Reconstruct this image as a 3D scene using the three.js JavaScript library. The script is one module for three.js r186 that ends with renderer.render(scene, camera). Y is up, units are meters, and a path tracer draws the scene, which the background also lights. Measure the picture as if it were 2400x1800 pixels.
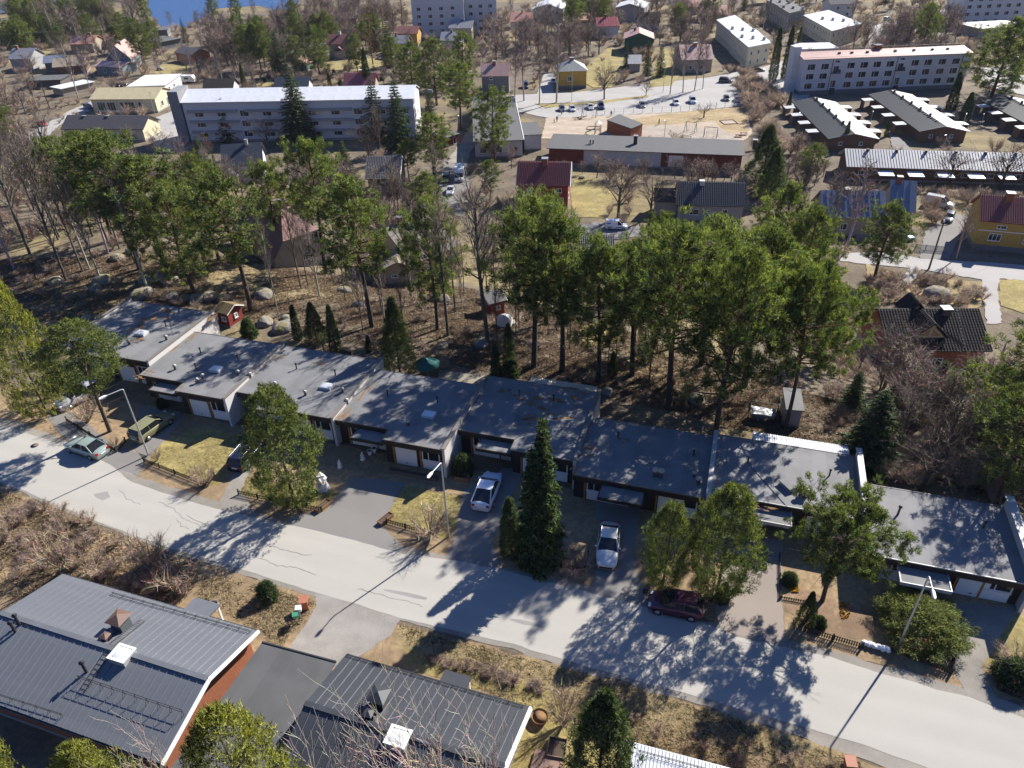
import * as THREE from 'three';
import { mergeGeometries } from 'three/addons/utils/BufferGeometryUtils.js';
import { MarchingCubes } from 'three/addons/objects/MarchingCubes.js';

// ---------- camera, sky, sun, exposure ----------
const scene = new THREE.Scene();
const CAM_Y = 44, FOCAL = 1600, PW = 2212, PH = 1659;
const rad = THREE.MathUtils.degToRad;
const camera = new THREE.PerspectiveCamera(2 * Math.atan(PH / 2 / FOCAL) * 180 / Math.PI, 1024 / 768, 0.5, 3000);
const CR = new THREE.Matrix4();
{
  const p = rad(34.2), r = rad(-1.5), y = rad(-17.7);
  const fwd = new THREE.Vector3(Math.cos(p) * Math.sin(y), -Math.sin(p), -Math.cos(p) * Math.cos(y));
  const r0 = new THREE.Vector3(Math.cos(y), 0, Math.sin(y)), u0 = new THREE.Vector3().crossVectors(r0, fwd);
  const right = r0.clone().multiplyScalar(Math.cos(r)).addScaledVector(u0, Math.sin(r));
  const up = new THREE.Vector3().crossVectors(right, fwd);
  CR.makeBasis(right, up, fwd.clone().negate());
}
camera.position.set(0, CAM_Y, 0);
camera.quaternion.setFromRotationMatrix(CR);

const SKY = 1.25, SUN_EL = rad(35.5), SUN_AZ = rad(28.5);
const sunDir = new THREE.Vector3(Math.sin(SUN_AZ) * Math.cos(SUN_EL), Math.sin(SUN_EL), -Math.cos(SUN_AZ) * Math.cos(SUN_EL));
{ // clear deep-blue spring sky, paler towards the horizon and round the sun
  const W = 512, H = 256, d = new Float32Array(W * H * 4);
  for (let j = 0; j < H; j++) for (let i = 0; i < W; i++) {
    const el = ((j + 0.5) / H - 0.5) * Math.PI, az = ((i + 0.5) / W - 0.5) * 2 * Math.PI, y = Math.sin(el), cx = Math.cos(az) * Math.cos(el), cz = Math.sin(az) * Math.cos(el);
    const hz = Math.exp(-Math.max(0, y) * 5), c = Math.max(0, cx * sunDir.x + y * sunDir.y + cz * sunDir.z), glow = 0.25 * Math.pow(c, 6) + 0.5 * Math.pow(c, 40), k = (j * W + i) * 4;
    const zen = [0.016, 0.047, 0.15], hor = [0.1, 0.15, 0.23];
    for (let q = 0; q < 3; q++) d[k + q] = SKY * (y < 0 ? hor[q] * 0.5 : zen[q] + (hor[q] - zen[q]) * hz + glow * [0.16, 0.16, 0.15][q]); d[k + 3] = 1;
  }
  const t = new THREE.DataTexture(d, W, H, THREE.RGBAFormat, THREE.FloatType); t.mapping = THREE.EquirectangularReflectionMapping; t.magFilter = THREE.LinearFilter; t.needsUpdate = true;
  scene.background = t; scene.environment = t;
}
const sun = new THREE.DirectionalLight(new THREE.Color(1.0, 0.95, 0.87), 4.6);
sun.name = 'sun';
sun.position.copy(sunDir).multiplyScalar(400).add(new THREE.Vector3(-40, 0, -120));
sun.target.position.set(-40, 0, -120);
sun.castShadow = true; sun.shadow.mapSize.set(4096, 4096);
Object.assign(sun.shadow.camera, { left: -260, right: 260, top: 260, bottom: -260, near: 1, far: 900 });
scene.add(sun, sun.target);

const renderer = new THREE.WebGLRenderer({ antialias: true });
renderer.setSize(1024, 768);
renderer.shadowMap.enabled = true; renderer.shadowMap.type = THREE.PCFSoftShadowMap;
renderer.toneMapping = THREE.LinearToneMapping;
renderer.toneMappingExposure = 2.35;

// ---------- small helpers ----------
function RNG(seed) { let a = seed >>> 0; return () => { a = (a + 0x6d2b79f5) | 0; let t = Math.imul(a ^ (a >>> 15), 1 | a); t = (t + Math.imul(t ^ (t >>> 7), 61 | t)) ^ t; return ((t ^ (t >>> 14)) >>> 0) / 4294967296; }; }
// the land falls away behind the terrace towards the lake side
const smooth = THREE.MathUtils.smoothstep;
function land(x, z) { const s = -62 - 20 * smooth(-x, 45, 90) + 12 * smooth(x, 0, 30); return -14 * smooth((s - z) / 68, 0, 1); }
// survey: where the sight line of a point of the 2212 x 1659 survey picture meets the level h above the land
function G(px, py, h = 0) {
  const d = new THREE.Vector3(px - PW / 2, PH / 2 - py, -FOCAL).applyMatrix4(CR).normalize(), o = camera.position;
  const f = (t) => o.y + d.y * t - h - land(o.x + d.x * t, o.z + d.z * t);
  let a = (h - CAM_Y) / d.y * 0.6, b = a; while (f(b) > 0 && b < 2400) { a = b; b += 1; }
  for (let k = 0; k < 30; k++) { const m = (a + b) / 2; f(m) > 0 ? (a = m) : (b = m); }
  return d.multiplyScalar(a).add(o);
}
const grounded = (v) => v.setY(land(v.x, v.z));
const CRI = CR.clone().invert();
function proj(v) { const q = v.clone().sub(camera.position).applyMatrix4(CRI); return [PW / 2 - FOCAL * q.x / q.z, PH / 2 + FOCAL * q.y / q.z]; }
// height of an upright thing standing at g whose top is sighted at line topY
function heightTo(g, topY) { let lo = 0.1, hi = 42; for (let i = 0; i < 40; i++) { const m = (lo + hi) / 2; (proj(new THREE.Vector3(g.x, g.y + m, g.z))[1] > topY) ? lo = m : hi = m; } return lo; }

const taken = new Map();
function numbered(name) { const n = taken.get(name) || 0; taken.set(name, n + 1); return n ? `${name}_${String(n).padStart(3, '0')}` : name; }
function tag(o, label, category, group, kind) {
  if (label) o.userData.label = label;
  if (category) o.userData.category = category; else delete o.userData.category;
  if (group) o.userData.group = group; else delete o.userData.group;
  if (kind) o.userData.kind = kind;
  return o;
}
function thing(name, label, category, pos, yaw = 0, group) {
  const o = new THREE.Group(); o.name = numbered(name); scene.add(o);
  o.position.copy(pos); o.rotation.y = yaw; return tag(o, label, category, group);
}
function copyOf(proto, label, group, pos, yaw = 0, s = 1) {
  const c = proto.clone(); c.name = numbered(proto.userData.base || proto.name); scene.add(c);
  c.userData = { ...proto.userData }; delete c.userData.base;
  tag(c, label, proto.userData.category, group);
  c.position.copy(pos); c.rotation.y = yaw;
  if (Array.isArray(s)) c.scale.set(...s); else c.scale.setScalar(s);
  return c;
}
const V = (x, y, z) => new THREE.Vector3(x, y, z);

// mesh builder
class MB {
  constructor() { this.p = []; this.n = []; this.u = []; this.c = []; this.i = []; this.col = null; }
  vert(x, y, z, nx, ny, nz, u, v) {
    this.p.push(x, y, z); this.n.push(nx, ny, nz); this.u.push(u, v);
    if (this.col) this.c.push(this.col[0], this.col[1], this.col[2]);
    return this.p.length / 3 - 1;
  }
  poly(pts) {
    const [a, b, c] = pts;
    let ux = b[0] - a[0], uy = b[1] - a[1], uz = b[2] - a[2], vx = c[0] - a[0], vy = c[1] - a[1], vz = c[2] - a[2];
    let nx = uy * vz - uz * vy, ny = uz * vx - ux * vz, nz = ux * vy - uy * vx; const l = Math.hypot(nx, ny, nz) || 1;
    nx /= l; ny /= l; nz /= l;
    const ax = Math.abs(nx), ay = Math.abs(ny), az = Math.abs(nz);
    const f = this.p.length / 3;
    for (const q of pts) {
      let u, v;
      if (ay >= ax && ay >= az) { u = q[0]; v = q[2] / Math.max(ay, 0.5); } else if (ax >= az) { u = q[2]; v = q[1]; } else { u = q[0]; v = q[1]; }
      this.vert(q[0], q[1], q[2], nx, ny, nz, u, v);
    }
    for (let k = 1; k < pts.length - 1; k++) this.i.push(f, f + k, f + k + 1);
    return this;
  }
  quad(a, b, c, d) { return this.poly([a, b, c, d]); }
  tri(a, b, c) { return this.poly([a, b, c]); }
  // box in a turned frame: centre, half sizes
  box(x0, y0, z0, x1, y1, z1) {
    const P = (i, j, k) => [i ? x1 : x0, j ? y1 : y0, k ? z1 : z0];
    this.quad(P(0, 0, 1), P(1, 0, 1), P(1, 1, 1), P(0, 1, 1)); this.quad(P(1, 0, 0), P(0, 0, 0), P(0, 1, 0), P(1, 1, 0));
    this.quad(P(1, 0, 1), P(1, 0, 0), P(1, 1, 0), P(1, 1, 1)); this.quad(P(0, 0, 0), P(0, 0, 1), P(0, 1, 1), P(0, 1, 0));
    this.quad(P(0, 1, 1), P(1, 1, 1), P(1, 1, 0), P(0, 1, 0)); this.quad(P(0, 0, 0), P(1, 0, 0), P(1, 0, 1), P(0, 0, 1));
    return this;
  }
  // slab: convex top outline (counter-clockwise from above, arrays of xyz) with thickness t downwards
  slab(top, t) {
    const bot = top.map((q) => [q[0], q[1] - t, q[2]]);
    this.poly(top); this.poly([...bot].reverse());
    for (let k = 0; k < top.length; k++) { const m = (k + 1) % top.length; this.quad(bot[k], bot[m], top[m], top[k]); }
    return this;
  }
  tube(pts, radii, sides = 6, cap = true) {
    const f = this.p.length / 3, n = pts.length, T = new THREE.Vector3(), A = new THREE.Vector3(), B = new THREE.Vector3();
    let len = 0;
    for (let k = 0; k < n; k++) {
      T.subVectors(pts[Math.min(n - 1, k + 1)], pts[Math.max(0, k - 1)]).normalize();
      A.set(Math.abs(T.y) > 0.9 ? 1 : 0, Math.abs(T.y) > 0.9 ? 0 : 1, 0).cross(T).normalize(); B.crossVectors(T, A);
      if (k) len += pts[k].distanceTo(pts[k - 1]);
      for (let s = 0; s <= sides; s++) {
        const a = s / sides * Math.PI * 2, ca = Math.cos(a), sa = Math.sin(a), nx = A.x * ca + B.x * sa, ny = A.y * ca + B.y * sa, nz = A.z * ca + B.z * sa, r = radii[k];
        this.vert(pts[k].x + nx * r, pts[k].y + ny * r, pts[k].z + nz * r, nx, ny, nz, s / sides * 2 * Math.PI * radii[0], len);
      }
    }
    for (let k = 0; k < n - 1; k++) for (let s = 0; s < sides; s++) {
      const a = f + k * (sides + 1) + s, b = a + 1, c = a + sides + 1, d = c + 1; this.i.push(a, b, d, a, d, c);
    }
    if (cap) {
      const e = n - 1, c0 = f + e * (sides + 1);
      T.subVectors(pts[e], pts[e - 1]).normalize();
      const q = this.vert(pts[e].x, pts[e].y, pts[e].z, T.x, T.y, T.z, 0, 0);
      for (let s = 0; s < sides; s++) this.i.push(c0 + s, c0 + s + 1, q);
    }
    return this;
  }
  geo() {
    const g = new THREE.BufferGeometry();
    g.setAttribute('position', new THREE.Float32BufferAttribute(this.p, 3)); g.setAttribute('normal', new THREE.Float32BufferAttribute(this.n, 3));
    g.setAttribute('uv', new THREE.Float32BufferAttribute(this.u, 2));
    if (this.c.length === this.p.length && this.c.length) g.setAttribute('color', new THREE.Float32BufferAttribute(this.c, 3));
    g.setIndex(this.i); return g;
  }
  mesh(name, mat, parent, label) { return put(name, this.geo(), mat, parent, label); }
}
function put(name, geo, mat, parent = scene, label) {
  const m = new THREE.Mesh(geo, mat); m.name = parent === scene ? numbered(name) : name; m.castShadow = m.receiveShadow = true;
  if (label) m.userData.label = label;
  parent.add(m); return m;
}
const noise2 = (() => {
  const h = (x, y) => { let t = Math.imul(x, 374761393) + Math.imul(y, 668265263); t = Math.imul(t ^ (t >>> 13), 1274126177); return ((t ^ (t >>> 16)) >>> 0) / 4294967296; };
  const s = (t) => t * t * (3 - 2 * t);
  return (x, y, w = 0) => {   // w: period, 0 for none
    const i = Math.floor(x), j = Math.floor(y), fx = s(x - i), fy = s(y - j), m = w ? (k) => ((k % w) + w) % w : (k) => k;
    const a = h(m(i), m(j)), b = h(m(i + 1), m(j)), c = h(m(i), m(j + 1)), d = h(m(i + 1), m(j + 1));
    return a + (b - a) * fx + (c - a) * fy + (a - b - c + d) * fx * fy;
  };
})();
const fbm = (x, y, o = 4, w = 0) => { let s = 0, a = 0.5, t = 0; for (let k = 0; k < o; k++) { s += a * noise2(x + k * 17, y + k * 31, w); t += a; x *= 2; y *= 2; w *= 2; a *= 0.5; } return s / t; };

// ---------- textures: grain and patches only ----------
function dataTex(n, f, metres) {
  const d = new Uint8Array(n * n * 4);
  for (let y = 0; y < n; y++) for (let x = 0; x < n; x++) { const c = f(x / n, y / n, x, y), k = (y * n + x) * 4; for (let q = 0; q < 3; q++) d[k + q] = Math.max(0, Math.min(255, c[q] * 255)); d[k + 3] = 255; }
  const t = new THREE.DataTexture(d, n, n); t.wrapS = t.wrapT = THREE.RepeatWrapping; t.magFilter = THREE.LinearFilter; t.minFilter = THREE.LinearMipmapLinearFilter; t.generateMipmaps = true;
  t.repeat.set(1 / metres, 1 / metres); t.needsUpdate = true; return t;
}
const tr = RNG(5);
const grey = (v) => [v, v, v];
const T = {};
T.grain = dataTex(512, (u, v) => grey(0.72 + 0.2 * fbm(u * 8, v * 8, 4, 8) + 0.14 * (tr() - 0.5) + 0.06 * fbm(u * 64, v * 64, 2, 64)), 4);
T.asphalt = dataTex(1024, (u, v) => { const p = fbm(u * 4, v * 4, 5, 4), g = tr(); const k = 0.76 + 0.2 * p + 0.16 * (g - 0.5); return [k, k * 0.995, k * 0.985]; }, 14);
T.road = dataTex(1024, (u, v) => { const k = 0.84 + 0.13 * fbm(u * 2, v * 14, 4, 2) * (0.6 + 0.4 * fbm(u * 3 + 7, v * 3, 3, 3)) + 0.08 * fbm(u * 6, v * 6 + 5, 4, 6) - 0.04 + 0.12 * (tr() - 0.5); return [k, k * 0.995, k * 0.98]; }, 16);
T.gravel = dataTex(512, (u, v) => { const k = 0.55 + 0.3 * fbm(u * 6, v * 6, 3, 6) + 0.5 * (tr() - 0.45); return [k, k * 0.98, k * 0.95]; }, 6);
T.felt = dataTex(512, (u, v, x) => { const seam = (x % 128) < 4 ? 0.17 : (x % 128) < 7 ? -0.1 : 0; const k = 0.66 + 0.34 * fbm(u * 4, v * 4 + 3, 4, 4) + 0.12 * (tr() - 0.5) + seam + 0.12 * noise2(Math.floor(x / 128), 3); return [k, k, k]; }, 4.4);
T.litter = dataTex(1024, (u, v) => {
  const a = fbm(u * 6, v * 6, 5, 6), b = fbm(u * 40, v * 40, 3, 40), g = tr();
  const k = 0.45 + 0.5 * a * b * 2 + 0.5 * (g - 0.5) * b; const w = fbm(u * 10 + 5, v * 10, 3, 10);
  return [k * (1.0 + 0.1 * w), k * (0.95 + 0.05 * w), k * 0.86];
}, 9);
T.brick = dataTex(512, (u, v, x, y) => {
  const row = Math.floor(y / 16), bx = (x + (row % 2) * 21) % 512, col = Math.floor(bx / 42.67), mort = (y % 16) < 2 || (bx % 42.67) < 2;
  const n = noise2(col * 3.7 + 0.5, row * 5.3 + 0.5); const k = 0.75 + 0.4 * n + 0.12 * (tr() - 0.5);
  return mort ? [0.95, 1.4, 1.6].map((q) => q * 0.6) : [k, k * 0.95, k * 0.95];
}, 2.7);
T.whitebrick = dataTex(512, (u, v, x, y) => {
  const row = Math.floor(y / 16), bx = (x + (row % 2) * 21) % 512, mort = (y % 16) < 2 || (bx % 42.67) < 2;
  const k = 0.9 + 0.08 * fbm(u * 6, v * 6, 3, 6) + 0.06 * (tr() - 0.5); return grey(mort ? k * 0.8 : k);
}, 2.7);
T.wood = dataTex(256, (u, v, x, y) => { const gap = (x % 32) < 2 ? 0.55 : 1; const k = (0.75 + 0.3 * fbm(u * 32, v * 3, 3, 32)) * gap; return grey(k); }, 1.6);
T.bark = dataTex(256, (u, v) => { const k = 0.55 + 0.5 * fbm(u * 8, v * 3, 4, 8) + 0.2 * (tr() - 0.5); return [k, k * 0.97, k * 0.93]; }, 0.8);
T.lump = dataTex(256, (u, v) => grey(fbm(u * 8, v * 8, 4, 8)), 2);

const mats = {};
function M(key, rgb, rough = 0.9, o = {}) {
  if (mats[key]) return mats[key];
  const { map, bump, bumpScale, phys, ...rest } = o;
  const m = new (phys ? THREE.MeshPhysicalMaterial : THREE.MeshStandardMaterial)({ roughness: rough, ...rest });
  if (rgb) m.color.setRGB(...rgb);
  if (map) m.map = map;
  if (bump) { m.bumpMap = bump; m.bumpScale = bumpScale || 0.02; }
  m.name = key; return (mats[key] = m);
}
const wallMat = (key, rgb, map = T.grain) => M(key, rgb, 0.9, { map });
const GLASS = M('window_glass', [0.02, 0.025, 0.03], 0.06, { metalness: 0 });
const FRAME = M('white_frame', [0.72, 0.72, 0.7], 0.6);
const METAL_DARK = M('dark_metal', [0.03, 0.032, 0.035], 0.5);
const METAL_GREY = M('grey_metal', [0.32, 0.33, 0.34], 0.45, { metalness: 0.4 });
const WHITE = M('white_paint', [0.76, 0.76, 0.74], 0.6);
const LEAF = (key, k = 0.35) => M(key, [1, 1, 1], 0.97, { vertexColors: true, side: THREE.DoubleSide, phys: true, transmission: k, thickness: 0 });
const TWIG = M('twigs', [1, 1, 1], 0.9, { vertexColors: true, side: THREE.DoubleSide });
const BARK = M('bark', [1, 1, 1], 0.95, { vertexColors: true, map: T.bark, side: THREE.DoubleSide });
// ---------- ground, roads, lawns ----------
function struct(o) { o.userData.kind = 'structure'; return o; }
{
  const mb = new MB();
  const x0 = -430, x1 = 340, z0 = -640, z1 = 20, st = 2.5, nx = Math.round((x1 - x0) / st), nz = Math.round((z1 - z0) / st);
  for (let j = 0; j <= nz; j++) for (let i = 0; i <= nx; i++) {
    const x = x0 + i * st, z = z0 + j * st;
    const a = fbm(x * 0.05 + 40, z * 0.05 + 90, 4), b = fbm(x * 0.21 + 9, z * 0.21 + 70, 3);
    let g = THREE.MathUtils.smoothstep(a + 0.25 * (b - 0.5), z < -120 ? 0.53 : 0.6, z < -120 ? 0.7 : 0.78);
    const c1 = [0.175, 0.145, 0.11], c2 = [0.26, 0.218, 0.115], k = 0.82 + 0.36 * b;
    mb.col = [0, 1, 2].map((q) => (c1[q] + (c2[q] - c1[q]) * g) * k);
    const e = 0.5, sx = (land(x - e, z) - land(x + e, z)), sz = (land(x, z - e) - land(x, z + e)), l = Math.hypot(sx, 1, sz); mb.vert(x, land(x, z), z, sx / l, 1 / l, sz / l, x, z);
  }
  for (let j = 0; j < nz; j++) for (let i = 0; i < nx; i++) { const a = j * (nx + 1) + i, b = a + 1, c = a + nx + 1, d = c + 1; mb.i.push(a, c, d, a, d, b); }
  // the same sheet goes on to the horizon
  mb.col = [0.25, 0.19, 0.11];
  const far = [[-2500, 2500], [2500, 2500], [2500, -2500], [-2500, -2500]], near = [[x0, z1], [x1, z1], [x1, z0], [x0, z0]];
  for (let k = 0; k < 4; k++) { const m = (k + 1) % 4; const Y = (q) => (q[1] > 0 ? 0 : -14); mb.quad([far[k][0], Y(far[k]), far[k][1]], [far[m][0], Y(far[m]), far[m][1]], [near[m][0], Y(near[m]), near[m][1]], [near[k][0], Y(near[k]), near[k][1]]); }
  struct(mb.mesh('ground', M('leaf_litter', [1, 1, 1], 1, { vertexColors: true, map: T.litter, bump: T.lump, bumpScale: 0.06 }), scene));
}
const SHEETS = [];
// a flat sheet with an uneven outline; px: points of the survey picture, or world points when w is set
function sheet(name, px, y, mat, rough = 0.25, w = false) {
  const pts = px.map((q) => { if (w) return V(q[0], 0, q[1]); const g = G(q[0], q[1]); return g; });
  const out = [];
  for (let k = 0; k < pts.length; k++) {
    const a = pts[k], b = pts[(k + 1) % pts.length], L = Math.hypot(b.x - a.x, b.z - a.z), n = Math.min(60, Math.max(1, Math.round(L / 0.7)));
    const nx = -(b.z - a.z) / (L || 1), nz = (b.x - a.x) / (L || 1);
    for (let s = 0; s < n; s++) {
      const t = s / n, x = a.x + (b.x - a.x) * t, z = a.z + (b.z - a.z) * t, j = (fbm(x * 0.9 + 100, z * 0.9 + 100, 3) - 0.5) * 2 * rough;
      out.push(new THREE.Vector2(x + nx * j, z + nz * j));
    }
  }
  const mb = new MB(), map = new Map();
  const at = (q) => { const key = q.x.toFixed(3) + ',' + q.y.toFixed(3); if (!map.has(key)) map.set(key, mb.vert(q.x, land(q.x, q.y) + y + (land(q.x, q.y) < -0.05 ? 0.05 : 0), q.y, 0, 1, 0, q.x, q.y)); return map.get(key); };
  const slope = out.some((q) => { const l = land(q.x, q.y); return l < -0.02 && l > -13.98; }), mid = (a, b) => (a.x < b.x || (a.x === b.x && a.y < b.y) ? a.clone().lerp(b, 0.5) : b.clone().lerp(a, 0.5));
  const emit = (A, B, C, n) => {
    if (slope && n < 14) { const e = [[A, B, C], [B, C, A], [C, A, B]].sort((p, q) => q[0].distanceTo(q[1]) - p[0].distanceTo(p[1]))[0]; if (e[0].distanceTo(e[1]) > 2.5) { const m = mid(e[0], e[1]); emit(e[0], m, e[2], n + 1); emit(m, e[1], e[2], n + 1); return; } }
    const a = at(A), b = at(B), c = at(C); ((B.x - A.x) * (C.y - A.y) - (B.y - A.y) * (C.x - A.x) > 0) ? mb.i.push(a, c, b) : mb.i.push(a, b, c);
  };
  for (const [a, b, c] of THREE.ShapeUtils.triangulateShape(out, [])) emit(out[a], out[b], out[c], 0);
  SHEETS.push(out);
  return struct(mb.mesh(name, mat, scene));
}
const LAWN = M('dry_lawn', [0.335, 0.29, 0.12], 1, { map: T.litter });
const LAWN_PALE = M('pale_grass', [0.35, 0.285, 0.16], 1, { map: T.litter });
const EARTH = M('bare_earth', [0.33, 0.25, 0.16], 1, { map: T.litter });
const ROAD = M('worn_asphalt', [0.385, 0.368, 0.335], 0.95, { map: T.road });
const ROAD_FAR = M('worn_asphalt_far', [0.36, 0.345, 0.33], 0.95, { map: T.asphalt });
const DRIVE = M('grey_asphalt', [0.2, 0.19, 0.18], 0.95, { map: T.asphalt });
const GRAVEL = M('gravel', [0.3, 0.28, 0.25], 1, { map: T.gravel });
const SAND = M('sand', [0.5, 0.41, 0.32], 1, { map: T.gravel });

// near bank and front gardens
sheet('dry_grass_bank', [[-40, 1035], [130, 1110], [370, 1200], [553, 1250], [680, 1290], [800, 1330], [1106, 1405], [1531, 1530], [2000, 1680], [1500, 1760], [600, 1760], [-40, 1400]], 0.012, EARTH, 0.6);
sheet('grass_verge', [[860, 1345], [1106, 1412], [1400, 1492], [1690, 1580], [1860, 1640], [1760, 1680], [1560, 1600], [1330, 1540], [1120, 1490], [980, 1450], [850, 1400]], 0.018, LAWN_PALE, 0.5);
sheet('lawn_strip', [[880, 1400], [1010, 1445], [1180, 1490], [1250, 1530], [1160, 1530], [1000, 1480], [870, 1440]], 0.024, LAWN, 0.5);
sheet('garden_grass', [[1120, 1520], [1260, 1520], [1420, 1600], [1360, 1720], [1100, 1720]], 0.02, LAWN, 0.6);
sheet('front_garden', [[-20, 830], [300, 870], [560, 930], [1000, 1010], [1250, 1060], [1700, 1130], [2250, 1260], [2250, 1530], [1950, 1452], [1560, 1350], [1184, 1256], [870, 1196], [500, 1105], [300, 1040], [100, 950], [-20, 915]], 0.012, EARTH, 0.4);
sheet('lawn', [[330, 965], [420, 925], [545, 940], [500, 1010], [470, 1048], [445, 1050], [325, 998]], 0.02, LAWN, 0.35);
sheet('lawn', [[535, 1030], [640, 1050], [732, 1062], [700, 1108], [520, 1066]], 0.02, LAWN, 0.35);
sheet('lawn', [[850, 1075], [870, 1048], [1000, 1072], [985, 1140], [960, 1165], [835, 1128]], 0.02, LAWN, 0.35);
sheet('flower_bed', [[1690, 1255], [1780, 1290], [1900, 1330], [1890, 1380], [1800, 1375], [1695, 1320]], 0.02, M('bed_soil', [0.28, 0.2, 0.14], 1, { map: T.litter }), 0.3);
sheet('lawn', [[2120, 1380], [2200, 1330], [2250, 1340], [2250, 1400], [2110, 1440]], 0.02, LAWN, 0.3);
// road, shoulders, drives
sheet('gravel_shoulder', [[-60, 888], [37, 912], [237, 985], [300, 1030], [440, 1075], [618, 1125], [875, 1182], [1100, 1230], [1284, 1266], [1420, 1310], [1589, 1360], [1792, 1404], [2023, 1470], [2260, 1540], [2400, 1800], [2100, 1720], [1940, 1672], [1792, 1615], [1690, 1578], [1531, 1528], [1356, 1478], [1200, 1434], [1106, 1405], [978, 1373], [792, 1322], [553, 1251], [370, 1194], [125, 1098], [57, 1068], [-60, 1020]], 0.02, GRAVEL, 0.25);
const road = sheet('road', [[-80, 895], [37, 928], [130, 960], [237, 1003], [287, 1043], [400, 1080], [512, 1111], [618, 1133], [753, 1163], [875, 1198], [1008, 1214], [1184, 1256], [1284, 1283], [1400, 1312], [1520, 1345], [1589, 1376], [1792, 1420], [1900, 1453], [2023, 1490], [2095, 1506], [2212, 1553], [2420, 1640], [2400, 1800], [2080, 1690], [1959, 1642], [1792, 1587], [1695, 1559], [1531, 1512], [1356, 1465], [1200, 1420], [1106, 1392], [978, 1362], [867, 1337], [792, 1312], [675, 1278], [553, 1240], [370, 1186], [225, 1133], [125, 1091], [57, 1063], [-80, 1008]], 0.03, ROAD, 0.12);
{ // dark cracks in the old asphalt and a worn patch
  const cr = (pts) => { const mb = new MB(), r = RNG(pts.length * 7 + pts[0][0]); let prev; const P = []; for (let k = 0; k < pts.length - 1; k++) for (let s = 0; s < 6; s++) P.push(G(pts[k][0] + (pts[k + 1][0] - pts[k][0]) * s / 6 + (r() - 0.5) * 5, pts[k][1] + (pts[k + 1][1] - pts[k][1]) * s / 6 + (r() - 0.5) * 4));
    for (let k = 0; k < P.length - 1; k++) { const a = P[k], b = P[k + 1], w0 = 0.012 + 0.014 * r(), w1 = w0; mb.quad([a.x, 0.035, a.z + w0], [b.x, 0.035, b.z + w1], [b.x, 0.035, b.z - w1], [a.x, 0.035, a.z - w0]); }
    mb.mesh('crack', M('crack', [0.13, 0.12, 0.11], 1), road); };
  cr([[260, 1060], [275, 1078], [310, 1092]]); cr([[342, 1084], [375, 1100], [395, 1120], [420, 1130], [448, 1142]]); cr([[382, 1124], [392, 1136], [412, 1143]]);
  cr([[400, 1112], [455, 1140], [510, 1162]]); cr([[553, 1204], [600, 1222], [640, 1228], [690, 1243]]); cr([[770, 1272], [830, 1288], [900, 1305], [915, 1312]]); cr([[590, 1180], [640, 1196], [680, 1200]]);
  const OLD = M('patch', [0.27, 0.26, 0.25], 1, { map: T.asphalt });
  sheet('asphalt_patch', [[831, 1272], [880, 1280], [924, 1292], [920, 1296], [870, 1286], [830, 1276]], 0.034, OLD, 0.12); sheet('asphalt_patch', [[1100, 1335], [1140, 1343], [1178, 1353], [1174, 1357], [1130, 1348], [1100, 1340]], 0.034, OLD, 0.12);
  const mh = G(75, 963), mc = new MB(); mc.tube([V(mh.x, 0.031, mh.z), V(mh.x, 0.045, mh.z)], [0.36, 0.36], 20); mc.mesh('manhole_cover', M('cast_iron', [0.13, 0.1, 0.085], 0.8, { map: T.grain }), road);
  sheet('asphalt_patch', [[202, 1068], [232, 1062], [238, 1074], [222, 1082], [206, 1076]], 0.034, OLD, 0.2);
}
const drives = [
  [[100, 900], [160, 890], [240, 960], [320, 985], [300, 1030], [237, 1003], [150, 965]],
  [[285, 960], [370, 890], [400, 900], [335, 975], [312, 1000]],
  [[470, 1090], [500, 1035], [510, 990], [560, 950], [575, 960], [545, 1010], [520, 1060], [560, 1120], [512, 1111]],
  [[755, 1030], [878, 1043], [823, 1133], [870, 1180], [860, 1196], [700, 1155], [600, 1132], [640, 1112], [703, 1105]],
  [[1000, 1060], [1090, 1010], [1130, 1020], [1085, 1120], [1062, 1170], [1080, 1235], [960, 1205], [985, 1150]],
  [[1285, 1085], [1385, 1090], [1365, 1200], [1400, 1308], [1270, 1280], [1300, 1200]],
  [[1570, 1150], [1690, 1170], [1690, 1310], [1700, 1400], [1560, 1362], [1540, 1300]],
  [[2030, 1300], [2200, 1310], [2120, 1440], [2160, 1530], [2090, 1505], [2060, 1440]],
];
drives.forEach((d, k) => sheet('driveway', d, 0.026, [DRIVE, DRIVE, GRAVEL, DRIVE, DRIVE, DRIVE, M('pale_drive', [0.27, 0.23, 0.2], 1, { map: T.asphalt }), GRAVEL][k], 0.15));
sheet('gravel_drive', [[680, 1272], [800, 1305], [870, 1335], [845, 1370], [800, 1405], [720, 1440], [560, 1425], [620, 1400], [660, 1350], [682, 1310]], 0.026, M('drive_gravel', [0.33, 0.31, 0.29], 1, { map: T.gravel }), 0.3);
sheet('paved_yard', [[300, 875], [390, 890], [385, 920], [300, 905]], 0.03, DRIVE, 0.05);
sheet('patio', [[950, 800], [1050, 812], [1045, 860], [940, 850]], 0.02, M('patio_stone', [0.33, 0.3, 0.24], 1, { map: T.gravel }), 0.1);

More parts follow.
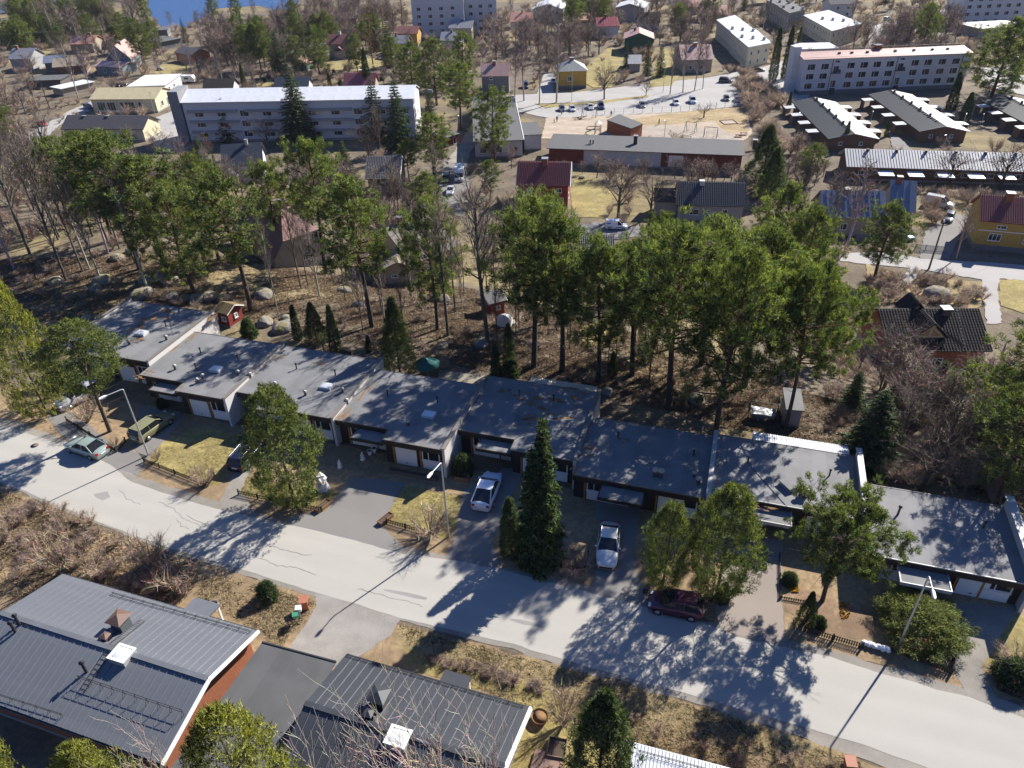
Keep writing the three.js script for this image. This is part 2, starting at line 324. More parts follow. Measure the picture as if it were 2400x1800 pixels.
// middle distance: clearings, gardens, streets
const far = [
  ['lawn', [[440, 625], [455, 580], [560, 570], [600, 590], [560, 625], [470, 640]], LAWN_PALE],
  ['lawn', [[1232, 420], [1240, 390], [1285, 385], [1330, 420], [1300, 470], [1240, 470]], LAWN],
  ['lawn', [[1255, 705], [1320, 690], [1340, 740], [1260, 750]], LAWN],
  ['lawn', [[1870, 570], [1960, 600], [2150, 610], [2160, 650], [2100, 670], [1960, 640], [1880, 650]], LAWN_PALE],
  ['lawn', [[2155, 605], [2250, 600], [2250, 690], [2160, 660]], LAWN],
  ['street', [[1810, 548], [1900, 545], [2000, 560], [2250, 575], [2250, 610], [2160, 603], [2155, 640], [2165, 700], [2130, 700], [2120, 605], [1990, 583], [1960, 620], [1940, 620], [1965, 580], [1815, 565]], ROAD_FAR],
  ['driveway', [[1985, 560], [2000, 500], [2060, 460], [2090, 470], [2050, 560]], DRIVE],
  ['driveway', [[1230, 490], [1290, 480], [1380, 490], [1400, 510], [1300, 520], [1230, 505]], DRIVE],
  ['driveway', [[960, 345], [1010, 350], [1015, 430], [1000, 470], [960, 460], [950, 400]], DRIVE],
  ['path', [[965, 350], [1000, 300], [1035, 240], [1048, 240], [1030, 300], [1005, 355]], M('pale_path', [0.36, 0.32, 0.27], 1, { map: T.gravel })],
  ['car_park', [[1100, 205], [1180, 235], [1290, 210], [1420, 200], [1590, 185], [1620, 190], [1610, 228], [1500, 240], [1330, 250], [1180, 255], [1090, 235]], ROAD_FAR],
  ['street', [[1030, 210], [1130, 205], [1240, 200], [1380, 184], [1530, 168], [1650, 145], [1760, 110], [1790, 118], [1720, 160], [1640, 178], [1540, 190], [1390, 205], [1240, 222], [1120, 226], [1030, 226]], ROAD_FAR],
  ['street', [[1160, 205], [1175, 160], [1195, 158], [1195, 205]], ROAD_FAR],
  ['school_yard', [[1180, 255], [1330, 250], [1500, 240], [1612, 236], [1625, 290], [1600, 310], [1400, 310], [1170, 300]], SAND],
  ['yard_grass', [[1345, 262], [1420, 250], [1530, 236], [1610, 232], [1618, 285], [1570, 288], [1540, 262], [1450, 270], [1350, 275]], M('yard_straw', [0.42, 0.335, 0.2], 1, { map: T.litter })],
  ['lawn_strip', [[1170, 228], [1300, 218], [1400, 206], [1400, 210], [1300, 224], [1176, 234]], LAWN],
  ['yard_asphalt', [[1340, 275], [1450, 272], [1560, 280], [1590, 300], [1500, 308], [1350, 300]], M('play_asphalt', [0.42, 0.37, 0.31], 1, { map: T.gravel })],
  ['street', [[60, 290], [150, 240], [200, 218], [330, 190], [350, 195], [205, 235], [130, 270], [80, 320]], ROAD_FAR],
  ['driveway', [[320, 260], [390, 235], [400, 330], [340, 330]], ROAD_FAR],
  ['lawn', [[330, 160], [345, 140], [400, 138], [430, 145], [380, 165]], LAWN],
  ['lawn', [[1240, 165], [1320, 100], [1350, 120], [1320, 190], [1280, 190]], LAWN],
  ['lawn', [[1430, 110], [1480, 100], [1480, 150], [1450, 185], [1400, 190]], LAWN],
  ['lawn', [[690, 150], [700, 135], [860, 120], [860, 140], [780, 155]], LAWN],
  ['lawn', [[550, 190], [560, 172], [590, 172], [585, 195]], LAWN],
  ['lawn', [[65, 122], [75, 110], [110, 112], [100, 128]], LAWN],
  ['street', [[1640, 178], [1700, 165], [1760, 180], [1745, 215], [1700, 240], [1680, 215]], ROAD_FAR],
  ['car_park', [[1870, 60], [2000, 30], [2090, 10], [2120, 30], [2060, 60], [1960, 70], [1880, 110]], ROAD_FAR],
  ['car_park', [[2090, 150], [2250, 140], [2250, 215], [2140, 190]], ROAD_FAR],
  ['path', [[1920, 290], [1945, 300], [1970, 325], [1930, 325]], DRIVE],
  ['path', [[640, 95], [700, 86], [705, 98], [640, 105]], ROAD_FAR],
];
far.forEach(([n, p, m], k) => sheet(n, p, 0.02 + k * 0.004, m, 0.4));
sheet('lake', [[315, -60], [318, 18], [332, 40], [350, 58], [400, 60], [438, 38], [470, 18], [560, 12], [590, 22], [640, 20], [660, -60]], 0.03, M('lake_water', [0.03, 0.085, 0.22], 0.2, { bump: T.lump, bumpScale: 0.08 }), 1.5);
// ---------- building helpers ----------
// window: frame proud of the wall, pane inside it. Built in the plane x (width) / y, facing +z, origin at its lower left corner
const winGeo = new Map();
function windowGeo(w, h, bars) {
  const key = `${w.toFixed(2)}_${h.toFixed(2)}_${bars}`;
  if (!winGeo.has(key)) {
    const f = new MB(), t = 0.09;
    f.box(0, 0, 0, w, t, 0.09); f.box(0, h - t, 0, w, h, 0.09); f.box(0, t, 0, t, h - t, 0.09); f.box(w - t, t, 0, w, h - t, 0.09);
    for (let b = 1; b <= bars; b++) { const x = w * (bars === 1 ? 0.36 : b / (bars + 1)); f.box(x - 0.035, t, 0, x + 0.035, h - t, 0.07); }
    f.box(-0.05, -0.05, 0, w + 0.05, -0.003, 0.14);
    const p = new MB(); p.quad([t, t, 0.02], [w - t, t, 0.02], [w - t, h - t, 0.02], [t, h - t, 0.02]);
    winGeo.set(key, [f.geo(), p.geo()]);
  }
  return winGeo.get(key);
}
function addWindow(parent, x, y, z, yaw, w, h, bars = 1, frame = FRAME, pane = GLASS) {
  const [f, p] = windowGeo(w, h, bars);
  const m = put('window', f, frame, parent); m.position.set(x, y, z); m.rotation.y = yaw;
  put('pane', p, pane, m); return m;
}
// rows of windows on a face of a block w x d (front at z = 0, x from -w/2): face f(ront), r(ight), l(eft); items [u, y, w, h, bars]
function wins(parent, w, d, face, items, frame, pane) {
  for (const [u, y, ww, hh, bars] of items) {
    if (u + ww / 2 > (face === 'f' ? w : d) - 0.2) continue;
    if (face === 'f') addWindow(parent, -w / 2 + u - ww / 2, y, 0.003, 0, ww, hh, bars ?? 1, frame, pane);
    else if (face === 'r') addWindow(parent, w / 2 + 0.003, y, -u + ww / 2, Math.PI / 2, ww, hh, bars ?? 1, frame, pane);
    else addWindow(parent, -w / 2 - 0.003, y, -u - ww / 2, -Math.PI / 2, ww, hh, bars ?? 1, frame, pane);
  }
}
// chimney with a cap
function chimney(parent, x, y0, z, w, h, mat, cap = METAL_GREY) {
  const m = new MB().box(x - w / 2, y0, z - w / 2, x + w / 2, y0 + h, z + w / 2).mesh('chimney', mat, parent);
  new MB().box(x - w / 2 - 0.1, y0 + h + 0.003, z - w / 2 - 0.1, x + w / 2 + 0.1, y0 + h + 0.1, z + w / 2 + 0.1).mesh('chimney_cap', cap, parent); return m;
}
// roof surfaces between four corners: a..b along the eave, d..c along the ridge
function surface(mb, a, b, c, d, kind) {
  const A = V(...a), B = V(...b), C = V(...c), D = V(...d), U = B.clone().sub(A), W = D.clone().sub(A), N = U.clone().cross(W).normalize(), L = U.length(), S = W.length();
  const at = (u, v, h) => { const e = A.clone().lerp(B, u), r = D.clone().lerp(C, u); const q = e.lerp(r, v).addScaledVector(N, h); return [q.x, q.y, q.z]; };
  const under = -0.16;
  mb.quad(at(0, 0, 0), at(1, 0, 0), at(1, 1, 0), at(0, 1, 0)); mb.quad(at(0, 1, under), at(1, 1, under), at(1, 0, under), at(0, 0, under));
  mb.quad(at(0, 0, under), at(1, 0, under), at(1, 0, 0), at(0, 0, 0)); mb.quad(at(1, 0, under), at(1, 1, under), at(1, 1, 0), at(1, 0, 0)); mb.quad(at(0, 1, under), at(0, 0, under), at(0, 0, 0), at(0, 1, 0));
  mb.quad(at(1, 1, under), at(0, 1, under), at(0, 1, 0), at(1, 1, 0));
  if (kind === 'seam' || kind === 'wideseam') {
    const n = Math.round(L / (kind === 'seam' ? 0.6 : 1.1)), w = 0.03 / L, h = 0.06;
    for (let k = 1; k < n; k++) { const u = k / n; mb.quad(at(u - w, 0, 0.003), at(u - w, 0, h), at(u - w, 1, h), at(u - w, 1, 0.003)); mb.quad(at(u + w, 0, h), at(u + w, 0, 0.003), at(u + w, 1, 0.003), at(u + w, 1, h)); mb.quad(at(u - w, 0, h), at(u + w, 0, h), at(u + w, 1, h), at(u - w, 1, h)); }
  } else if (kind === 'tile') {
    const rows = Math.max(4, Math.round(S / 0.38)), cols = Math.max(6, Math.round(L / 0.36)), sub = 3;
    const f = mb.p.length / 3, stride = cols * sub + 1;
    for (let r = 0; r < rows; r++) for (let e = 0; e < 2; e++) for (let k = 0; k < stride; k++) {
      const u = k / (cols * sub), ph = (k % sub) / sub * Math.PI * 2, h = 0.02 + 0.045 * (0.5 + 0.5 * Math.cos(ph)) + (e ? 0.0 : 0.05), v = (r + (e ? 1 : 0)) / rows;
      const q = at(u, v, h), tilt = -Math.sin(ph) * -0.75, n = N.clone().addScaledVector(U.clone().normalize(), tilt).normalize();
      mb.vert(q[0], q[1], q[2], n.x, n.y, n.z, u * L, v * S);
    }
    for (let r = 0; r < rows; r++) for (let k = 0; k < stride - 1; k++) {
      const a0 = f + (r * 2) * stride + k, b0 = a0 + 1, c0 = a0 + stride, d0 = c0 + 1; mb.i.push(a0, b0, d0, a0, d0, c0);
      if (r) { const p0 = f + (r * 2 - 1) * stride + k; mb.i.push(p0, p0 + 1, a0 + 1, p0, a0 + 1, a0); }
    }
  }
}
// a house whose front eave runs between two survey points at height eh; the roof is gabled along the front ('side'), across it ('front'), hipped, or flat
function house(name, label, category, s) {
  const a = G(s.e[0], s.e[1], s.eh), b = G(s.e[2], s.e[3], s.eh);
  const dir = b.clone().sub(a).setY(0), W = s.w || dir.length(); dir.normalize();
  const back = V(dir.z, 0, -dir.x), mid = s.w ? a.clone().addScaledVector(dir, W / 2) : a.clone().lerp(b, 0.5);
  const over = s.over ?? 0.5, D = s.d || 9;
  if (s.r) { let lo = s.eh + 0.6, hi = s.eh + 7; const m = mid.clone().addScaledVector(back, D / 2).addScaledVector(dir, W / 2), y0 = land(mid.x, mid.z); for (let k = 0; k < 30; k++) { const q = (lo + hi) / 2; proj(V(m.x, y0 + q, m.z))[1] > s.r[1] ? (lo = q) : (hi = q); } s.rh = lo; }
  const pos = grounded(mid.clone()).addScaledVector(back, over), d = D - 2 * over, w = W - 2 * over;
  const g = thing(name, label, category, pos, Math.atan2(-dir.z, dir.x), s.group);
  const eh = s.eh - 0.16, rh = s.rh ?? eh, y0 = s.base ?? 0.4;
  const mb = new MB();
  const roofKind = s.roof || 'side', edge = (e) => e;
  const walls = () => {
    mb.quad([-w / 2, y0, 0], [w / 2, y0, 0], [w / 2, eh, 0], [-w / 2, eh, 0]); mb.quad([w / 2, y0, -d], [-w / 2, y0, -d], [-w / 2, eh, -d], [w / 2, eh, -d]);
    mb.quad([w / 2, y0, 0], [w / 2, y0, -d], [w / 2, eh, -d], [w / 2, eh, 0]); mb.quad([-w / 2, y0, -d], [-w / 2, y0, 0], [-w / 2, eh, 0], [-w / 2, eh, -d]);
  };
  walls();
  const R = new MB(), k = s.tex || 'plain', yE = s.eh;
  const slope = (rh - s.eh) / (D / 2);
  if (roofKind === 'side') {
    const gt = rh - 0.2; mb.tri([w / 2, eh, 0], [w / 2, eh, -d], [w / 2, gt, -d / 2]); mb.tri([-w / 2, eh, -d], [-w / 2, eh, 0], [-w / 2, gt, -d / 2]);
    surface(R, [-W / 2, yE, over], [W / 2, yE, over], [W / 2, rh, -d / 2], [-W / 2, rh, -d / 2], k);
    surface(R, [W / 2, yE, -d - over], [-W / 2, yE, -d - over], [-W / 2, rh, -d / 2], [W / 2, rh, -d / 2], k);
  } else if (roofKind === 'front') {
    const gt = rh - 0.2; mb.tri([-w / 2, eh, 0], [w / 2, eh, 0], [0, gt, 0]); mb.tri([w / 2, eh, -d], [-w / 2, eh, -d], [0, gt, -d]);
    surface(R, [W / 2, yE, over], [W / 2, yE, -d - over], [0, rh, -d - over], [0, rh, over], k);
    surface(R, [-W / 2, yE, -d - over], [-W / 2, yE, over], [0, rh, over], [0, rh, -d - over], k);
  } else if (roofKind === 'hip') {
    const h = Math.min(W, D) / 2, p = W >= D ? [-W / 2 + h, W / 2 - h, -d / 2, -d / 2] : [0, 0, over - h, -d - over + h];
    const rl = [p[0], rh, p[2]], rr = [p[1], rh, p[3]];
    const c = [[-W / 2, yE, over], [W / 2, yE, over], [W / 2, yE, -d - over], [-W / 2, yE, -d - over]];
    if (W >= D) { surface(R, c[0], c[1], rr, rl, k); surface(R, c[2], c[3], rl, rr, k); R.tri(c[1], c[2], rr); R.tri(c[3], c[0], rl); }
    else { surface(R, c[1], c[2], rr, rl, k); surface(R, c[3], c[0], rl, rr, k); R.tri(c[0], c[1], rl); R.tri(c[2], c[3], rr); }
  } else if (roofKind === 'halfhip') { // gable towards the front with its top cut back
    const yh = eh + (rh - eh) * 0.42, xh = W / 2 * (rh - yh) / (rh - yE), zr = -D * 0.3;
    for (const q of [-1, 1]) { const t = [[q * W / 2, yE, over], [q * W / 2, yE, -d - over], [0, rh, -d - over], [0, rh, zr], [q * xh, yh, over]]; R.poly(q > 0 ? t : t.reverse()); }
    R.tri([-xh, yh, over + 0.01], [xh, yh, over + 0.01], [0, rh, zr]);
    mb.poly([[-w / 2, eh, 0], [w / 2, eh, 0], [xh - 0.3, yh - 0.2, 0], [-xh + 0.3, yh - 0.2, 0]]); mb.tri([w / 2, eh, -d], [-w / 2, eh, -d], [0, rh - 0.3, -d]);
  } else if (roofKind === 'flat') {
    surface(R, [-W / 2, yE, over], [W / 2, yE, over], [W / 2, yE + (s.tilt || 0), -d - over], [-W / 2, yE + (s.tilt || 0), -d - over], k);
  }
  mb.mesh('wall', s.wall, g);
  new MB().box(-w / 2 - 0.02, -2.5, -d - 0.02, w / 2 + 0.02, y0 - 0.003, 0.02).mesh('foundation', s.found || M('concrete', [0.3, 0.29, 0.28], 0.95, { map: T.grain }), g);
  const roof = R.mesh('roof', s.cover, g);
  if (s.barge) { // painted boards along the gable edges
    for (const q of [-1, 1]) {
      const x = q * (W / 2 + 0.02), board = (a, b) => new MB().tube([a, b], over < 0.32 ? [0.06, 0.06] : [0.12, 0.12], 4).mesh('barge_board', s.barge, roof);
      if (roofKind === 'side') for (const z of [over, -d - over]) board(V(x, yE - 0.1, z), V(x, rh - 0.1, -d / 2));
      else if (roofKind === 'front') board(V(q * W / 2, yE - 0.1, over + 0.02), V(0, rh - 0.1, over + 0.02));
    }
  }
  for (const c of s.chim || []) chimney(roof, c[0] * w / 2, rh - 0.8, -d / 2 + c[1], c[2] || 0.7, c[3] || 1.8, c[4] || M('chimney_brick', [0.24, 0.1, 0.07], 0.9, { map: T.brick }), c[5]);
  for (const [f, items, fr, pn] of s.wins || []) wins(g, w, d, f, items, fr, pn);
  if (s.extra) s.extra({ g, w, d, W, D, eh, rh, roof });
  return g;
}
const row = (n, u0, du, y, w, h, bars) => Array.from({ length: n }, (_, k) => [u0 + k * du, y, w, h, bars]);
// ---------- terrace of flat-roofed row houses ----------
const FELT = M('roof_felt', [0.18, 0.18, 0.182], 0.95, { map: T.felt });
const FELT_PALE = M('pale_roof_felt', [0.205, 0.203, 0.204], 0.95, { map: T.felt });
const FASCIA = M('dark_brown_boards', [0.028, 0.02, 0.016], 0.8, { map: T.wood });
const DARKWALL = M('dark_wall_boards', [0.02, 0.018, 0.018], 0.85, { map: T.wood });
const WBRICK = M('white_brick', [0.6, 0.58, 0.56], 0.9, { map: T.whitebrick });
const ORANGE = M('orange_post', [0.45, 0.17, 0.03], 0.7, { map: T.wood });
const CAP = M('parapet_cap', [0.15, 0.135, 0.12], 0.6);
const CAP_PALE = M('pale_cap', [0.36, 0.35, 0.34], 0.5);
const NEEDLES = M('needle_litter', [0.26, 0.15, 0.07], 1, { map: T.gravel });
const DOME = M('skylight_dome', [0.6, 0.62, 0.63], 0.25, { phys: true, clearcoat: 0.5 });
const ventGeo = (() => {
  const a = new MB(); a.tube([V(0, 0, 0), V(0, 0.42, 0)], [0.13, 0.13], 10); const b = new MB(); b.tube([V(0, 0.425, 0), V(0, 0.5, 0), V(0, 0.56, 0)], [0.2, 0.2, 0.12], 10);
  const c = new MB(); c.tube([V(0, 0, 0), V(0, 0.6, 0)], [0.07, 0.065], 8); const d = new MB(); d.tube([V(0, 0.603, 0), V(0, 0.66, 0), V(0, 0.72, 0)], [0.11, 0.12, 0.06], 8);
  return [a.geo(), b.geo(), c.geo(), d.geo()];
})();
const VENTW = M('vent_pale', [0.5, 0.47, 0.43], 0.6), VENTB = M('vent_grey', [0.08, 0.08, 0.085], 0.6);
function roofVent(parent, p, dark, s = 1) {
  const m = put('roof_vent', ventGeo[dark ? 2 : 0], dark ? METAL_DARK : VENTB, parent); m.position.copy(p); m.scale.setScalar(s);
  put('vent_cap', ventGeo[dark ? 3 : 1], dark ? METAL_DARK : VENTW, m);
}
const skyGeo = (() => {
  const k = new MB().box(-0.6, 0, -0.45, 0.6, 0.26, 0.45), d = new MB();
  const n = 8; for (let i = 0; i <= n; i++) for (let j = 0; j <= n; j++) { const x = i / n * 2 - 1, z = j / n * 2 - 1; d.vert(x * 0.57, 0.263 + 0.16 * (1 - x ** 4) * (1 - z ** 4), z * 0.42, x * 0.3, 1, z * 0.3, x, z); }
  for (let i = 0; i < n; i++) for (let j = 0; j < n; j++) { const a = i * (n + 1) + j, b = a + 1, c = a + n + 1; d.i.push(a, b, c + 1, a, c + 1, c); }
  return [k.geo(), d.geo()];
})();
const patchMesh = (name, cx, cz, rx, rz, y, mat, parent, seed) => {
  const mb = new MB(), n = 22, r = RNG(seed); const c = mb.vert(cx, y, cz, 0, 1, 0, cx, cz);
  for (let k = 0; k < n; k++) { const a = k / n * Math.PI * 2, q = 0.45 + 0.6 * r(); const x = cx + Math.cos(a) * rx * q, z = cz + Math.sin(a) * rz * q; mb.vert(x, y, z, 0, 1, 0, x, z); }
  for (let k = 0; k < n; k++) mb.i.push(c, c + 1 + (k + 1) % n, c + 1 + k);
  return mb.mesh(name, mat, parent);
};
function rowUnit(s) {
  const w = s.x1 - s.x0, xm = (s.x0 + s.x1) / 2, h = s.h, zb = s.zb - s.zf, sp = s.split - xm, rc = s.rc ? -1.5 : 0;
  const g = thing('row_house', s.label, 'row house', V(xm, 0, s.zf), 0, 'row houses in the flat-roofed terrace');
  const L = -w / 2, R = w / 2;
  const felt = s.pale ? FELT_PALE : FELT;
  // roof deck
  const top = s.rc ? [[L, h, rc], [sp, h, rc], [sp, h, 0], [R, h, 0], [R, h, zb], [L, h, zb]] : [[L, h, 0], [R, h, 0], [R, h, zb], [L, h, zb]];
  const rb = new MB();
  if (s.rc) { rb.slab([[L, h, rc], [sp, h, rc], [sp, h, zb], [L, h, zb]], 0.12); rb.slab([[sp + 0.002, h, 0], [R, h, 0], [R, h, zb], [sp + 0.002, h, zb]], 0.12); } else rb.slab(top, 0.12);
  const roof = rb.mesh('roof', felt, g);
  // metal drip edge and fascia boards
  const eb = new MB(), fb = new MB(), fh = 0.62;
  const front = (x0, x1, z) => { eb.box(x0, h - 0.05, z + 0.003, x1, h + 0.035, z + 0.07); fb.box(x0, h - fh, z - 0.12, x1, h - 0.053, z + 0.03); };
  if (s.rc) { front(L, sp, rc); front(sp, R, 0); fb.box(sp - 0.03, h - fh, rc + 0.031, sp + 0.1, h - 0.053, -0.121); eb.box(sp - 0.06, h - 0.05, rc + 0.08, sp - 0.003, h + 0.035, 0); } else front(L, R, 0);
  new MB().box(L, h - 0.05, zb - 0.07, R, h + 0.035, zb - 0.003).mesh('drip_edge', CAP, roof); new MB().box(L, h - 0.5, zb + 0.002, R, h - 0.13, zb + 0.08).mesh('fascia', FASCIA, g);
  eb.mesh('drip_edge', s.brightEdge ? CAP_PALE : CAP, roof); fb.mesh('fascia', FASCIA, g);
  // walls
  const wb = new MB(), yt = h - 0.13;
  const fz = -0.5;  // front wall stands back under the fascia
  const wallF = (x0, x1, z) => wb.box(x0, 0, z - 0.2, x1, yt, z);
  if (s.rc) { wallF(L + 0.01, sp, rc + fz); wallF(sp + 0.003, R - 0.01, fz); wb.box(sp - 0.1, 0, rc + fz + 0.003, sp + 0.1, yt, fz - 0.203); } else wallF(L + 0.01, R - 0.01, fz);
  new MB().box(L + 0.01, 0, zb + 0.12, R - 0.01, yt, zb + 0.32).mesh('wall', DARKWALL, g);
  wb.mesh('wall', DARKWALL, g);
  // white brick party walls
  const pb = new MB(), ph = h + (s.cap ?? 0.28), zEnd = Math.min(zb, s.nzb ?? zb) - 0.0;
  pb.box(R, 0, zEnd - 0.15, R + 0.24, ph, 0.25);
  if (s.leftWall) new MB().box(L - 0.24, 0, zb - 0.15, L, h + 0.25, rc + 0.25).mesh('party_wall', WBRICK, g);
  pb.mesh('party_wall', WBRICK, g);
  const cw = s.capW ?? 0.07, cb = new MB(); cb.box(R - cw, ph + 0.002, zEnd - 0.2, R + 0.24 + cw, ph + 0.07, 0.3);
  if (s.leftWall) new MB().box(L - 0.31, h + 0.252, zb - 0.2, L + 0.07, h + 0.32, rc + 0.3).mesh('parapet_cap', CAP, g);
  cb.mesh('parapet_cap', s.palecap ? CAP_PALE : CAP, g);
  // front bays: white panels, windows, door, orange posts
  const bay = (x, z) => {
    new MB().box(x, 0.05, z + 0.003, x + 1.7, 0.98, z + 0.06).mesh('panel', WHITE, g);
    addWindow(g, x, 1.03, z + 0.003, 0, 1.7, 1.25, 1);
    new MB().box(x - 0.24, 0.02, z + 0.003, x - 0.1, yt - 0.35, z + 0.1).mesh('post', ORANGE, g);
  };
  const z1 = rc + fz, z2 = fz;
  const L0 = L + 0.2;
  bay(L0 + 0.95, z1);
  const dx = s.rc ? sp - 1.6 : L0 + 3.6;
  const door = new MB().box(dx, 0.03, z1 + 0.003, dx + 0.95, 2.1, z1 + 0.07).mesh('door', M('door_paint', [0.5, 0.5, 0.48], 0.6), g);
  new MB().box(dx + 0.82, 0.98, z1 + 0.073, dx + 0.88, 1.1, z1 + 0.12).mesh('handle', METAL_DARK, door);
  new MB().box(dx - 1.0, 0.03, z1 + 0.003, dx - 0.15, 1.0, z1 + 0.05).mesh('panel', WHITE, g);
  const gx = sp + 0.95;
  const gd = new MB().box(gx, 0.05, z2 + 0.003, gx + 2.05, 1.95, z2 + 0.07).mesh('garage_door', WHITE, g);
  new MB().box(gx + 0.95, 0.3, z2 + 0.073, gx + 1.12, 0.36, z2 + 0.11).mesh('handle', METAL_DARK, gd);
  new MB().box(gx - 0.22, 0.02, z2 + 0.003, gx - 0.08, yt - 0.35, z2 + 0.1).mesh('post', ORANGE, g);
  bay(Math.min(R - 2.3, gx + 3.3), z2);
  // canopy over the entrance
  const [c0, c1] = s.canopy, cz0 = s.rc ? rc + 0.04 : 0.04, cz1 = s.rc ? -0.03 : 1.6, cy = h - 0.55;
  const can = new MB().slab([[c0 - xm, cy, cz1], [c1 - xm, cy, cz1], [c1 - xm, cy, cz0], [c0 - xm, cy, cz0]], 0.1).mesh('canopy', felt, g);
  const rim = new MB(); rim.box(c0 - xm - 0.08, cy - 0.24, cz1 + 0.002, c1 - xm + 0.08, cy + 0.07, cz1 + 0.08); rim.box(c0 - xm - 0.08, cy - 0.24, cz0, c0 - xm - 0.002, cy + 0.07, cz1); rim.box(c1 - xm + 0.002, cy - 0.24, cz0, c1 - xm + 0.08, cy + 0.07, cz1);
  rim.mesh('canopy_rim', s.brightEdge ? CAP_PALE : FASCIA, can);
  const local = (px, hh = h) => G(px[0], px[1], hh).sub(g.position);
  for (const v of s.vents) roofVent(roof, local(v), v[2] === 1, v[3] || 1);
  if (s.sky) { const p = local(s.sky), m = put('skylight', skyGeo[0], s.hatch ? METAL_GREY : M('skylight_frame', [0.55, 0.55, 0.54], 0.5), roof); m.position.copy(p); m.rotation.y = s.hatch ? 0.7 : 0; if (!s.hatch) put('dome', skyGeo[1], DOME, m); else { m.scale.set(1, 1.3, 1.3); new MB().box(-0.68, 0.263, -0.52, 0.68, 0.31, 0.52).mesh('lid', felt, m); } }
  let k = 0; for (const q of s.litter || []) { const p = local(q); const r0 = RNG(900 + Math.round(q[0])); for (let e = 0; e < 6; e++) patchMesh('needle_litter', p.x + (r0() - 0.5) * q[2] * 1.6, p.z + (r0() - 0.5) * q[3] * 1.6, q[2] * (0.12 + 0.3 * r0()), q[3] * (0.12 + 0.3 * r0()), h + 0.004 + 0.003 * e, NEEDLES, roof, q[0] * 7 + e); k++; }
  return g;
}
const rowUnits = [
  { x0: -67.4, x1: -55.9, zb: -62, zf: -51, h: 3.4, rc: 1, split: -61.7, canopy: [-64.6, -61.8], leftWall: 1, nzb: -62 + 51 - 0, sky: [307, 722], vents: [[280, 744], [360, 734], [359, 705, 1]], label: 'leftmost flat-roofed row house, its roof standing highest, half behind a round pine', litter: [[300, 700, 1.5, 2], [330, 660, 2, 1], [440, 690, 1, 2], [350, 680, 2, 1.5], [300, 730, 1.5, 1]] },
  { x0: -55.6, x1: -44.4, zb: -58, zf: -47.6, h: 3.1, rc: 1, split: -50.1, canopy: [-53.4, -50.2], sky: [468, 800], vents: [[379, 798], [439, 818], [427, 827], [515, 810], [541, 815], [424, 797, 1], [434, 763, 1], [515, 778, 1]], label: 'second row house from the left, olive estate car parked before its white garage door', litter: [[330, 806, 1.2, 0.5], [400, 738, 0.4, 3], [300, 815, 1.2, .4], [388, 840, .4, .8]] },
  { x0: -44.1, x1: -32.8, zb: -58, zf: -47.6, h: 3.05, rc: 1, split: -38.6, canopy: [-41.9, -38.7], sky: [706, 837], vents: [[595, 835], [660, 854], [740, 848], [641, 797, 1], [725, 811, 1]], label: 'third row house from the left, behind the big egg-shaped pine', litter: [[750, 870, 0.3, 3], [690, 790, 1.2, .5], [600, 775, 1, .5]] },
  { x0: -32.5, x1: -21.2, zb: -56.4, zf: -46.1, h: 3.0, rc: 1, split: -27.05, canopy: [-30.2, -27.15], sky: [927, 898], vents: [[882, 918, 0], [838, 855, 1], [945, 870, 1], [750, 872, 0]], label: 'fourth row house from the left, with the widest asphalt drive before it', litter: [[775, 865, 0.3, 4], [740, 895, 0.3, 1.5], [838, 940, .3, .5]] },
  { x0: -20.9, x1: -9.9, zb: -58.2, zf: -47.7, h: 3.0, rc: 1, split: -15.5, canopy: [-18.7, -15.6], sky: [1134, 895], hatch: 1, vents: [[1196, 866, 1], [1122, 855, 1]], label: 'row house with needle-strewn dark roof, white coupe on its drive', litter: [[1200, 860, 2.5, 1.2], [1160, 880, 1.5, 1], [1130, 870, 1, .7], [1250, 845, 2, .7], [1100, 850, 2, 1], [1150, 915, 1.2, 1], [1210, 900, 1.5, .8]] },
  { x0: -9.6, x1: 1.3, zb: -54.3, zf: -46.1, h: 2.9, split: -3.4, canopy: [-7.1, -3.6], cap: 0.55, palecap: 1, vents: [[1335, 947, 1], [1250, 986], [1415, 1028, 0, 1.5], [1427, 1030, 0, 1.5], [1498, 985, 1], [1499, 1030, 0, 1], [1508, 1045, 0, 1.3]], label: 'sixth row house from the left, silver saloon parked nose out before it', litter: [[1350, 952, 0.8, 0.4], [1285, 968, 1, 0.5], [1240, 1014, 0.5, 0.8], [1275, 985, .5, .3]] },
  { x0: 1.6, x1: 13.0, zb: -54.7, zf: -46.9, h: 2.9, split: 8.2, canopy: [4.4, 7.8], cap: 0.75, capW: 0.12, palecap: 1, brightEdge: 1, pale: 1, sky: [1706, 1050], hatch: 1, vents: [[1615, 1000, 1], [1791, 1028, 1], [1729, 1072, 0, 1.4], [1740, 1073, 0, 1.4], [1816, 1080, 1, 1.3], [1829, 1082, 0, 1.2]], label: 'row house with pale striped felt roof and a slanting hatch, second from the right end', litter: [[1620, 1092, 2, 0.3], [1650, 1098, 1.5, .3], [1845, 1040, 0.2, 3]] },
  { x0: 13.3, x1: 23.6, zb: -51.5, zf: -43.5, h: 2.7, split: 18.6, canopy: [15.3, 18.5], cap: 1.0, capW: 0.2, palecap: 1, brightEdge: 1, pale: 1, vents: [[1939, 1112, 1, 1.3], [2124, 1140, 1]], label: 'rightmost row house, a tall pale parapet along its right edge' },
];
rowUnits.forEach(rowUnit);
